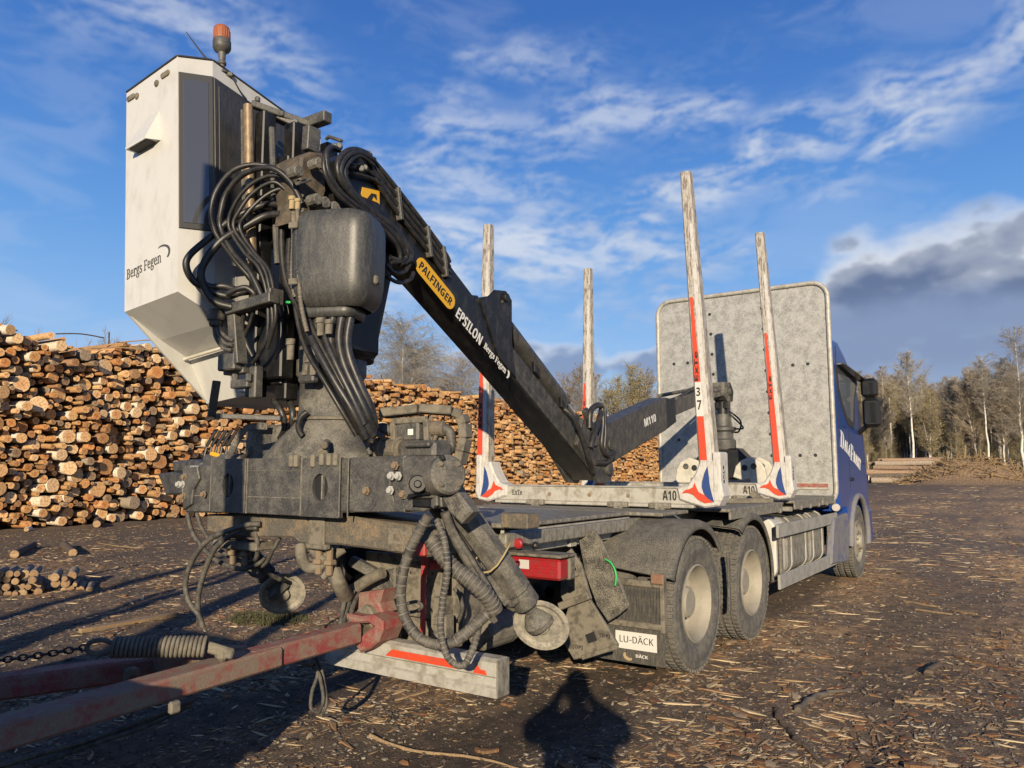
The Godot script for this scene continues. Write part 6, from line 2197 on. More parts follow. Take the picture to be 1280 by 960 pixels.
	# elbow hoses
	for q in [[[Vector3(0.200,1.933,-0.135),Vector3(0.200,2.078,-0.153),Vector3(0.200,2.145,-0.276),Vector3(0.180,2.117,-0.406),Vector3(0.200,1.863,-0.208),Vector3(0.200,1.753,-0.146)], 0.028], [[Vector3(0.190,2.131,-0.403),Vector3(0.200,1.981,-0.396),Vector3(0.200,1.795,-0.360),Vector3(0.200,1.701,-0.436),Vector3(0.200,1.718,-0.581)], 0.022], [[Vector3(0.190,2.119,-0.451),Vector3(0.210,1.908,-0.422),Vector3(0.210,1.744,-0.402),Vector3(0.210,1.672,-0.495)], 0.018], [[Vector3(0.120,2.106,0.245),Vector3(0.200,2.023,0.177),Vector3(0.220,1.854,0.047),Vector3(0.220,1.681,-0.064),Vector3(0.200,1.539,-0.200)], 0.024], [[Vector3(0.200,1.625,-0.248),Vector3(0.200,1.627,-0.449),Vector3(0.200,1.718,-0.614)], 0.024], [[Vector3(0.000,2.051,-0.167),Vector3(0.020,1.994,-0.234),Vector3(0.050,1.906,-0.269)], 0.05]]:
		hose(t, q[0], q[1], M.hose)
	for q in [[Vector3(0.060,2.512,-2.896),Vector3(0.050,2.588,-3.188),Vector3(0.030,2.638,-3.634)], [Vector3(0.060,2.411,-2.591),Vector3(0.050,2.544,-3.026),Vector3(0.000,2.632,-3.773)]]: hose(t, q, 0.02, M.hose)
	# ------------ hose loops beside the cab
	for q in [
		[[Vector3(-0.080,3.120,3.073),Vector3(-0.160,3.146,3.104),Vector3(-0.240,3.130,3.146),Vector3(-0.340,3.047,3.248),Vector3(-0.400,2.938,3.331),Vector3(-0.440,2.802,3.444),Vector3(-0.450,2.725,3.459),Vector3(-0.440,2.648,3.411),Vector3(-0.400,2.602,3.326),Vector3(-0.340,2.578,3.259),Vector3(-0.300,2.603,3.202),Vector3(-0.220,2.608,3.172)], 0.021],
		[[Vector3(-0.080,3.069,3.094),Vector3(-0.180,3.068,3.131),Vector3(-0.270,2.996,3.208),Vector3(-0.340,2.905,3.307),Vector3(-0.400,2.785,3.366),Vector3(-0.410,2.691,3.391),Vector3(-0.400,2.605,3.363),Vector3(-0.360,2.532,3.318),Vector3(-0.300,2.508,3.252)], 0.024],
		[[Vector3(0.020,3.134,2.989),Vector3(-0.040,3.242,3.015),Vector3(-0.120,3.351,3.074),Vector3(-0.220,3.378,3.183),Vector3(-0.300,3.330,3.279),Vector3(-0.340,3.202,3.353),Vector3(-0.360,3.074,3.376),Vector3(-0.360,2.973,3.355),Vector3(-0.340,2.893,3.317),Vector3(-0.300,2.781,3.232),Vector3(-0.240,2.671,3.160),Vector3(-0.220,2.569,3.125)], 0.0155],
		[[Vector3(0.135,3.082,3.120),Vector3(0.065,3.223,3.160),Vector3(-0.035,3.303,3.220),Vector3(-0.203,3.291,3.270),Vector3(-0.323,3.195,3.300),Vector3(-0.362,3.073,3.310),Vector3(-0.370,2.980,3.300),Vector3(-0.282,2.834,3.280),Vector3(-0.150,2.697,3.250),Vector3(-0.065,2.541,3.220)], 0.017],
		[[Vector3(0.058,3.161,3.100),Vector3(0.023,3.245,3.150),Vector3(-0.073,3.270,3.200),Vector3(-0.181,3.220,3.250),Vector3(-0.270,3.122,3.280),Vector3(-0.323,2.996,3.280),Vector3(-0.217,2.831,3.250),Vector3(-0.104,2.715,3.220),Vector3(-0.048,2.542,3.200),Vector3(-0.062,2.324,3.180),Vector3(-0.169,2.215,3.160)], 0.012],
		[[Vector3(-0.001,3.155,3.080),Vector3(-0.065,3.242,3.160),Vector3(-0.175,3.189,3.220),Vector3(-0.249,3.085,3.260),Vector3(-0.290,2.983,3.270),Vector3(-0.187,2.838,3.240),Vector3(-0.073,2.713,3.210),Vector3(-0.020,2.548,3.200),Vector3(-0.022,2.366,3.180),Vector3(-0.141,2.241,3.160),Vector3(-0.238,2.185,3.140)], 0.012],
		[[Vector3(0.013,3.172,3.080),Vector3(-0.055,3.213,3.120),Vector3(-0.137,3.163,3.180),Vector3(-0.215,3.055,3.240),Vector3(-0.256,2.972,3.250),Vector3(-0.153,2.818,3.220),Vector3(-0.042,2.701,3.200),Vector3(0.016,2.534,3.200),Vector3(0.017,2.406,3.190),Vector3(-0.071,2.252,3.170)], 0.012],
		[[Vector3(-0.282,2.573,3.300),Vector3(-0.221,2.597,3.280),Vector3(-0.174,2.606,3.250),Vector3(-0.139,2.569,3.220),Vector3(-0.181,2.537,3.220)], 0.018],
		[[Vector3(-0.440,2.668,3.406),Vector3(-0.410,2.631,3.331),Vector3(-0.360,2.637,3.270),Vector3(-0.300,2.616,3.235)], 0.02],
		[[Vector3(-0.251,2.501,3.200),Vector3(-0.294,2.395,3.180),Vector3(-0.278,2.300,3.160),Vector3(-0.240,2.223,3.140)], 0.013],
		[[Vector3(-0.161,2.500,3.200),Vector3(-0.227,2.411,3.180),Vector3(-0.296,2.324,3.170),Vector3(-0.320,2.256,3.160)], 0.011]]:
		hose(t, q[0], q[1], M.hose)
	# pale hoses from the cab's floor
	for q in [[Vector3(-0.415,2.432,3.270),Vector3(-0.403,2.368,3.270),Vector3(-0.351,2.303,3.260),Vector3(-0.280,2.279,3.250)], [Vector3(-0.438,2.425,3.270),Vector3(-0.410,2.344,3.280),Vector3(-0.350,2.273,3.270),Vector3(-0.286,2.251,3.250)], [Vector3(-0.392,2.429,3.270),Vector3(-0.387,2.373,3.260),Vector3(-0.337,2.331,3.250),Vector3(-0.289,2.309,3.240)]]: hose(t, q, 0.011, M.hose_dusty)
	st = B()
	lathe(st, [Vector3(-0.421,2.404,3.270)][0], Y, [[0.035, 0], [0.04, 0.01], [0.04, 0.03], [0.052, 0.035], [0.052, 0.07], [0.044, 0.075], [0.044, 0.10], [0, 0.10]], 16)
	obj("cable_gland", st, M.hose_dusty, t)
	# hoses between the column and the base, under the tank
	for q in [
		[[Vector3(-0.103,3.113,3.060),Vector3(-0.091,2.938,3.080),Vector3(-0.025,2.686,3.100),Vector3(0.082,2.507,3.100),Vector3(0.226,2.307,3.100),Vector3(0.368,2.082,3.080),Vector3(0.482,1.873,3.040),Vector3(0.514,1.733,2.960)], 0.020],
		[[Vector3(-0.042,2.915,3.060),Vector3(0.018,2.680,3.100),Vector3(0.162,2.470,3.120),Vector3(0.317,2.250,3.120),Vector3(0.467,2.030,3.100),Vector3(0.542,1.849,3.050),Vector3(0.559,1.722,2.980)], 0.021],
		[[Vector3(0.238,2.418,3.080),Vector3(0.280,2.279,3.100),Vector3(0.389,2.114,3.100),Vector3(0.489,1.937,3.060),Vector3(0.542,1.782,3.000),Vector3(0.563,1.714,2.960)], 0.024],
		[[Vector3(0.369,2.394,3.080),Vector3(0.384,2.247,3.100),Vector3(0.452,2.109,3.100),Vector3(0.538,1.934,3.060),Vector3(0.565,1.799,3.000),Vector3(0.575,1.744,2.960)], 0.025],
		[[Vector3(0.418,2.392,3.060),Vector3(0.425,2.268,3.080),Vector3(0.467,2.132,3.080),Vector3(0.538,1.978,3.050),Vector3(0.576,1.850,3.000),Vector3(0.564,1.766,2.950)], 0.025],
		[[Vector3(0.466,2.390,3.040),Vector3(0.466,2.267,3.060),Vector3(0.494,2.154,3.060),Vector3(0.543,2.002,3.020),Vector3(0.569,1.887,2.970),Vector3(0.556,1.789,2.930)], 0.024],
		[[Vector3(0.321,2.396,3.100),Vector3(0.354,2.291,3.120),Vector3(0.448,2.129,3.120),Vector3(0.534,1.950,3.080),Vector3(0.573,1.806,3.020)], 0.02],
		[[Vector3(0.067,2.527,3.100),Vector3(0.140,2.358,3.120),Vector3(0.225,2.212,3.130),Vector3(0.350,2.053,3.120),Vector3(0.438,1.903,3.080),Vector3(0.494,1.745,3.000)], 0.014],
		[[Vector3(0.140,2.505,3.120),Vector3(0.231,2.346,3.140),Vector3(0.340,2.200,3.150),Vector3(0.450,2.037,3.130),Vector3(0.536,1.881,3.080),Vector3(0.567,1.730,3.000)], 0.022],
		[[Vector3(-0.280,1.984,2.950),Vector3(-0.201,1.907,2.950),Vector3(-0.204,1.813,2.920),Vector3(-0.271,1.752,2.900)], 0.02],
		[[Vector3(0.063,1.894,2.980),Vector3(0.033,1.862,3.000),Vector3(0.015,1.802,3.000),Vector3(0.028,1.757,2.980)], 0.018],
		[[Vector3(-0.193,1.983,2.900),Vector3(-0.135,1.882,2.920),Vector3(-0.197,1.765,2.900)], 0.022]]:
		hose(t, q[0], q[1], M.hose)
	ferrule(t, [Vector3(0.344,2.289,3.140)][0], [Vector3(0.334,2.388,3.140)][0], 0.022, M.dusty_metal)
	ferrule(t, [Vector3(0.408,2.292,3.140)][0], [Vector3(0.405,2.371,3.140)][0], 0.022, M.dusty_metal)
	ferrule(t, [Vector3(0.122,2.172,3.160)][0], [Vector3(0.117,2.291,3.160)][0], 0.022, M.dusty_metal)
	st = B()
	cyl(st, [Vector3(0.072,2.507,3.160)][0], [Vector3(0.106,2.502,3.160)][0], 0.008, 10)
	obj("green_ring", st, M.green, t)
	# hoses curling round the boom's root
	for q in [
		[[Vector3(0.200,3.461,2.911),Vector3(0.220,3.447,2.992),Vector3(0.240,3.376,3.044),Vector3(0.250,3.272,3.032),Vector3(0.250,3.191,2.949),Vector3(0.240,3.151,2.830),Vector3(0.220,3.126,2.683),Vector3(0.200,3.095,2.507),Vector3(0.200,3.034,2.373),Vector3(0.180,2.961,2.288)], 0.017],
		[[Vector3(0.190,3.526,2.644),Vector3(0.220,3.505,2.789),Vector3(0.240,3.437,2.910),Vector3(0.250,3.342,2.966),Vector3(0.250,3.253,2.938),Vector3(0.240,3.190,2.831),Vector3(0.220,3.144,2.690),Vector3(0.200,3.099,2.493),Vector3(0.190,3.050,2.339),Vector3(0.180,2.979,2.257),Vector3(0.170,2.908,2.292)], 0.017],
		[[Vector3(0.190,3.507,2.608),Vector3(0.220,3.494,2.775),Vector3(0.240,3.426,2.884),Vector3(0.250,3.330,2.941),Vector3(0.250,3.248,2.907),Vector3(0.240,3.190,2.798),Vector3(0.220,3.148,2.642),Vector3(0.200,3.110,2.449),Vector3(0.190,3.043,2.301),Vector3(0.180,2.961,2.241),Vector3(0.170,2.898,2.337)], 0.017],
		[[Vector3(0.180,3.477,2.611),Vector3(0.210,3.484,2.751),Vector3(0.230,3.416,2.848),Vector3(0.240,3.332,2.900),Vector3(0.240,3.254,2.865),Vector3(0.230,3.197,2.762),Vector3(0.220,3.155,2.615),Vector3(0.200,3.108,2.419),Vector3(0.190,3.022,2.300),Vector3(0.180,2.936,2.303),Vector3(0.170,2.892,2.412)], 0.016],
		[[Vector3(0.220,3.410,3.015),Vector3(0.240,3.341,3.061),Vector3(0.250,3.254,3.055),Vector3(0.250,3.172,2.979),Vector3(0.240,3.131,2.862),Vector3(0.220,3.109,2.710),Vector3(0.200,3.077,2.536),Vector3(0.190,3.010,2.392),Vector3(0.180,2.926,2.349),Vector3(0.170,2.920,2.428)], 0.015],
		[[Vector3(0.200,2.777,2.485),Vector3(0.200,2.762,2.381),Vector3(0.180,2.807,2.254),Vector3(0.160,2.871,2.194)], 0.014],
		[[Vector3(0.200,2.857,2.501),Vector3(0.200,2.821,2.427),Vector3(0.180,2.849,2.309),Vector3(0.160,2.923,2.234)], 0.014],
		[[Vector3(0.180,3.441,2.867),Vector3(0.200,3.412,2.806),Vector3(0.190,3.444,2.717),Vector3(0.170,3.427,2.628),Vector3(0.160,3.405,2.488)], 0.012],
		[[Vector3(0.180,3.368,2.786),Vector3(0.180,3.382,2.678),Vector3(0.170,3.387,2.570),Vector3(0.160,3.350,2.458)], 0.012]]:
		hose(t, q[0], q[1], M.hose)
	# loops hanging below the left of the beam
	for q in [
		[[Vector3(-0.399,1.233,2.920),Vector3(-0.469,1.228,2.960),Vector3(-0.567,1.201,2.990),Vector3(-0.763,1.131,3.020),Vector3(-0.908,1.005,3.030),Vector3(-0.983,0.855,3.030),Vector3(-0.954,0.733,3.020),Vector3(-0.876,0.659,3.000),Vector3(-0.850,0.576,2.980)], 0.017],
		[[Vector3(-0.428,1.208,2.920),Vector3(-0.497,1.207,2.950),Vector3(-0.564,1.177,2.980),Vector3(-0.723,1.082,3.000),Vector3(-0.829,0.928,3.000),Vector3(-0.885,0.776,3.000),Vector3(-0.891,0.656,2.990),Vector3(-0.850,0.576,2.980)], 0.017],
		[[Vector3(-1.280,1.264,2.850),Vector3(-1.215,1.149,2.850),Vector3(-1.099,1.059,2.850),Vector3(-0.935,0.976,2.850),Vector3(-0.697,0.937,2.850),Vector3(-0.536,0.972,2.840),Vector3(-0.512,1.009,2.800)], 0.016],
		[[Vector3(-1.245,1.263,2.800),Vector3(-1.163,1.148,2.800),Vector3(-1.013,1.050,2.800),Vector3(-0.786,0.981,2.800),Vector3(-0.573,0.975,2.800)], 0.014],
		[[Vector3(-0.843,1.095,2.860),Vector3(-0.739,1.040,2.860),Vector3(-0.618,1.006,2.840),Vector3(-0.516,0.981,2.820)], 0.013],
		[[Vector3(-0.711,1.112,2.860),Vector3(-0.639,1.045,2.850),Vector3(-0.567,0.998,2.830)], 0.013],
		[[Vector3(-0.486,1.204,2.900),Vector3(-0.449,1.109,2.900),Vector3(-0.512,1.014,2.860),Vector3(-0.633,0.985,2.840)], 0.015],
		[[Vector3(-0.303,1.151,2.850),Vector3(-0.374,1.061,2.850),Vector3(-0.454,0.995,2.820),Vector3(-0.525,0.959,2.800)], 0.012],
		[[Vector3(-0.741,1.065,2.800),Vector3(-0.688,0.973,2.750),Vector3(-0.668,0.892,2.650),Vector3(-0.662,0.840,2.550)], 0.016]]:
		hose(t, q[0], q[1], M.hose_dusty)
	# armoured hoses at the right
	for q in [
		[[Vector3(1.014,1.338,3.000),Vector3(0.948,1.226,3.020),Vector3(0.890,1.098,3.030),Vector3(0.861,0.954,3.030),Vector3(0.881,0.830,3.020),Vector3(0.961,0.739,3.000),Vector3(1.051,0.708,2.960),Vector3(1.123,0.729,2.900),Vector3(1.186,0.796,2.840),Vector3(1.250,0.871,2.780)], 0.026, 0.05],
		[[Vector3(1.066,1.316,3.000),Vector3(1.118,1.210,3.000),Vector3(1.135,1.069,3.000),Vector3(1.107,0.926,3.000),Vector3(1.099,0.782,3.000),Vector3(1.129,0.662,2.980),Vector3(1.186,0.624,2.940),Vector3(1.197,0.682,2.880),Vector3(1.186,0.762,2.820),Vector3(1.155,0.827,2.760)], 0.017, 0.03],
		[[Vector3(0.983,1.215,2.950),Vector3(1.084,1.096,2.920),Vector3(1.195,1.014,2.880),Vector3(1.244,0.956,2.840),Vector3(1.269,0.865,2.780)], 0.040, 0.035],
		[[Vector3(1.205,0.838,2.800),Vector3(1.161,0.773,2.860),Vector3(1.093,0.718,2.900),Vector3(1.058,0.702,2.920)], 0.028, 0.05],
		[[Vector3(1.164,0.999,2.800),Vector3(1.185,0.928,2.760),Vector3(1.222,0.840,2.700)], 0.022, 0.03]]:
		hose(t, q[0], q[1], M.hose_dusty, q[2], "armoured_hose", 12)
	for q in [
		[[Vector3(1.034,1.350,2.900),Vector3(1.055,1.236,2.860),Vector3(1.102,1.105,2.800),Vector3(1.159,0.975,2.740),Vector3(1.207,0.844,2.680)], 0.026],
		[[Vector3(1.050,1.289,2.880),Vector3(1.133,1.107,2.800),Vector3(1.200,0.963,2.740),Vector3(1.232,0.841,2.700)], 0.014],
		[[Vector3(0.628,0.829,2.750),Vector3(0.714,0.854,2.750),Vector3(0.760,0.834,2.750),Vector3(0.715,0.804,2.750),Vector3(0.634,0.787,2.750)], 0.009],
		[[Vector3(0.859,0.920,2.600),Vector3(0.898,0.881,2.600),Vector3(0.915,0.811,2.600),Vector3(0.883,0.740,2.600)], 0.012],
		[[Vector3(-0.093,0.444,2.750),Vector3(-0.014,0.379,2.780),Vector3(-0.035,0.277,2.800),Vector3(-0.039,0.186,2.800),Vector3(0.023,0.175,2.800),Vector3(0.061,0.243,2.800),Vector3(0.033,0.325,2.790),Vector3(-0.033,0.392,2.770),Vector3(-0.170,0.424,2.750),Vector3(-0.301,0.425,2.750)], 0.011],
		[[Vector3(-0.100,0.446,2.720),Vector3(-0.026,0.387,2.740),Vector3(0.027,0.309,2.760),Vector3(0.067,0.221,2.780),Vector3(0.029,0.157,2.780),Vector3(-0.033,0.160,2.780)], 0.010],
		[[Vector3(1.093,0.928,2.500),Vector3(1.131,0.876,2.500),Vector3(1.172,0.851,2.500),Vector3(1.214,0.884,2.500)], 0.02],
		[[Vector3(1.095,0.849,2.450),Vector3(1.148,0.821,2.450),Vector3(1.200,0.838,2.450)], 0.022]]:
		hose(t, q[0], q[1], M.hose_dusty)
	# right end: motor, stabilizer leg with foot
	st = B()
	cyl(st, [Vector3(0.934,1.515,2.930)][0], [Vector3(1.161,1.541,3.020)][0], 0.098, 24, 0.012)
	var mo = obj("leg_motor", st, M.crane_dusty, t)
	st = B()
	var mdir = ([Vector3(1.161,1.541,3.020)][0] - [Vector3(0.934,1.515,2.930)][0]).normalized()
	var mc = [Vector3(1.161,1.541,3.020)][0]
	var mb = aim(mdir)
	for k in 4:
		var a = TAU * (k + 0.5) / 4
		bolt(st, mc + (mb.x * cos(a) + mb.z * sin(a)) * 0.07, mdir, 0.012, 0.014)
	pieces("motor_bolts", st, M.dusty_metal, mo)
	st = B()
	bar(st, [Vector3(1.149,1.626,3.050)][0], [Vector3(1.002,1.520,3.050)][0], 0.022, 0.03)
	cyl(st, [Vector3(0.937,1.491,3.000)][0], [Vector3(1.017,1.494,3.090)][0], 0.045, 14)
	cyl(st, [Vector3(1.017,1.494,3.090)][0], [Vector3(1.025,1.494,3.100)][0], 0.02, 10)
	prism_z(st, [Vector2(0.909,1.440),Vector2(1.015,1.457),Vector2(1.056,1.474),Vector2(1.046,1.442),Vector2(0.963,1.433),Vector2(0.899,1.415)], 2.98, 3.04, 0.01)
	prism_z(st, [Vector2(0.913,1.423),Vector2(1.055,1.426),Vector2(1.056,1.371),Vector2(0.914,1.375)], 2.9, 3.02, 0.01)
	obj("lock_lever", st, M.black, mo)
	for s in [1, -1]:
		var top = Vector3(0.965, 1.515, 2.86) if s == 1 else [Vector3(-1.129,1.139,2.650)][0]
		var foot = [Vector3(1.250,0.729,2.329)][0] if s == 1 else [Vector3(-0.818,0.719,2.400)][0]
		var d = (foot - top).normalized()
		var l = top.distance_to(foot)
		st = B()
		bar(st, top - d * 0.02, top + d * (l * 0.80), 0.145, 0.145, 0.045, Vector3(0.75, 0, 0.66))
		var leg = obj("stabilizer_leg", st, M.crane_dusty, t)
		st = B()
		cyl(st, top + d * (l * 0.76), top + d * (l * 0.865), 0.075, 18, 0.012)
		cyl(st, top + d * (l * 0.86), foot - d * 0.03, 0.038, 14)
		lathe(st, foot - d * 0.10, d, [[0.04, 0], [0.06, 0.02], [0.09, 0.07], [0.085, 0.10]], 18)
		obj("leg_foot_rod", st, M.crane_dusty, leg)
		st = B()
		var fn = (Vector3(0.30, -0.42, 0.86) if s == 1 else Vector3(0.74, -0.40, 0.55)).normalized()
		lathe(st, foot + fn * 0.0, fn, [[0, -0.012], [0.115, -0.012], [0.15, 0.0], [0.158, 0.012], [0.155, 0.02], [0.135, 0.02], [0.115, 0.008], [0.05, 0.012], [0, 0.014]], 30, 20.0)
		var fp = obj("foot_plate", st, M.foot, leg)
		st = B()
		lathe(st, foot + fn * 0.014, fn, [[0.05, 0.0], [0.045, 0.02], [0.02, 0.03], [0, 0.03]], 14)
		obj("foot_boss", st, M.foot, fp)
		if s == 1:
			st = B()
			var rp = []
			var rc = top + d * (l * 0.52)
			var ub = aim(d, Vector3(0.75, 0, 0.66))
			for k in 15:
				var a = TAU * k / 14
				rp.append(rc + (ub.x * cos(a) + ub.z * sin(a)) * 0.115 + d * 0.02 * sin(2.0 * a))
			tube(st, rp, 0.006, 5)
			obj("tied_rope", st, M.rope, leg)
			st = B()
			bar(st, top + d * 0.04 + Vector3(-0.10, -0.06, 0.03), top + d * (l * 0.55) + Vector3(-0.10, -0.06, 0.03), 0.035, 0.05)
			bar(st, top + d * (l * 0.60) + Vector3(-0.07, -0.05, 0.05), top + d * (l * 0.78) + Vector3(-0.05, -0.05, 0.05), 0.05, 0.05)
			prism_z(st, [Vector2(1.073,1.425),Vector2(1.099,1.465),Vector2(1.180,1.451),Vector2(1.270,1.361),Vector2(1.196,1.301),Vector2(1.120,1.356)], 2.90, 2.98, 0.012)
			obj("leg_bracket", st, M.crane_dusty, leg)
	# guard hoop with valves on the right of the column
	st = B()
	var hp = [Vector3(0.409,1.886,2.720),Vector3(0.645,1.903,2.660),Vector3(0.651,1.907,2.660),Vector3(0.821,1.892,2.580),Vector3(0.860,1.869,2.550),Vector3(0.876,1.819,2.540),Vector3(0.882,1.738,2.540),Vector3(0.868,1.662,2.550),Vector3(0.854,1.595,2.560)]
	for i in hp.size() - 1:
		if hp[i].distance_to(hp[i + 1]) > 0.012: bar(st, hp[i], hp[i + 1], 0.05, 0.09, 0.006, Vector3(0.2, 0.1, 1))
	obj("guard_hoop", st, M.dusty_metal, t)
	st = B()
	for q in [[(0), [Vector3(0.499,1.832,2.720)][0], [Vector3(0.508,1.704,2.720)][0]], [(0), [Vector3(0.493,1.837,2.720)][0], [Vector3(0.729,1.843,2.700)][0]], [(0), [Vector3(0.729,1.843,2.700)][0], [Vector3(0.743,1.700,2.700)][0]], [(0), [Vector3(0.768,1.751,2.620)][0], [Vector3(0.740,1.657,2.620)][0]]]: bar(st, q[1], q[2], 0.035, 0.035)
	pieces("valve_frame", st, M.dusty_metal, t)
	st = B()
	box(st, [Vector3(0.599,1.786,2.660)][0], Vector3(0.17, 0.13, 0.12), 0.012)
	box(st, [Vector3(0.743,1.673,2.720)][0], Vector3(0.26, 0.10, 0.16), 0.02)
	box(st, [Vector3(0.769,1.699,2.750)][0], Vector3(0.18, 0.03, 0.16), 0.008)
	pieces("valve_block", st, M.crane, t)
	st = B()
	box(st, [Vector3(0.634,1.773,2.725)][0], Vector3(0.04, 0.035, 0.004), 0.001)
	obj("valve_label", st, M.print_white, t)
	st = B()
	cyl(st, [Vector3(0.363,1.683,2.720)][0], [Vector3(0.576,1.680,2.720)][0], 0.055, 18, 0.01)
	cyl(st, [Vector3(0.707,1.792,2.660)][0], [Vector3(0.813,1.790,2.640)][0], 0.045, 16, 0.01)
	pieces("valve_cylinder", st, M.rusty, t)
	st = B()
	for q in [474, 482, 503]: lathe(st, [Vector3(0.389,1.683,2.720)][0] + X * (q - 474) * 0.0055, X, [[0.055, 0], [0.068, 0.004], [0.068, 0.012], [0.055, 0.016]], 18)
	pieces("cylinder_rings", st, M.dusty_metal, t)
	for q in [[[Vector3(0.393,1.649,2.800),Vector3(0.384,1.722,2.800),Vector3(0.408,1.768,2.780),Vector3(0.464,1.749,2.760)], 0.018], [[Vector3(0.796,1.799,2.640),Vector3(0.831,1.772,2.620),Vector3(0.844,1.705,2.620),Vector3(0.826,1.638,2.640)], 0.028], [[Vector3(0.766,1.750,2.660),Vector3(0.755,1.701,2.680),Vector3(0.714,1.683,2.700)], 0.014], [[Vector3(0.365,1.780,2.750),Vector3(0.411,1.803,2.720),Vector3(0.469,1.779,2.700)], 0.03]]:
		hose(t, q[0], q[1], M.hose_dusty)
	# valve bank on the left of the base with its levers and guard bar
	st = B()
	prism_z(st, [Vector2(-0.881,1.836),Vector2(-0.763,1.859),Vector2(-0.509,1.856),Vector2(-0.489,1.609),Vector2(-0.714,1.589),Vector2(-0.868,1.621)], 2.45, 2.72, 0.03)
	obj("valve_bank", st, M.crane_dusty, t)
	st = B()
	var gb = curve([Vector3(-0.526,1.838,2.800),Vector3(-0.656,1.842,2.800),Vector3(-0.735,1.822,2.820),Vector3(-0.771,1.755,2.840),Vector3(-0.813,1.672,2.860),Vector3(-0.853,1.630,2.860)], 4)
	for i in gb.size() - 1: bar(st, gb[i], gb[i + 1], 0.012, 0.045, 0.003)
	obj("guard_bar", st, M.crane_dusty, t)
	for k in 6:
		st = B()
		var a = [Vector3(-1.244,1.723,2.750)][0] + X * k * 0.042 - Z * k * 0.012
		bar(st, a, a + Vector3(0.03, 0.11, -0.05), 0.012, 0.022)
		bar(st, a + Vector3(0.0, -0.10, 0.02), a, 0.014, 0.022)
		obj("control_lever", st, M.black, t)
	st = B()
	bar(st, [Vector3(-1.140,1.671,2.780)][0], [Vector3(-1.030,1.648,2.780)][0], 0.035, 0.035, 0.012)
	obj("yellow_knob", st, M.yellow, t)
	st = B()
	box(st, [Vector3(-1.018,1.617,2.700)][0], Vector3(0.4, 0.10, 0.2), 0.02)
	obj("lever_base", st, M.crane, t)
	make_grapple()

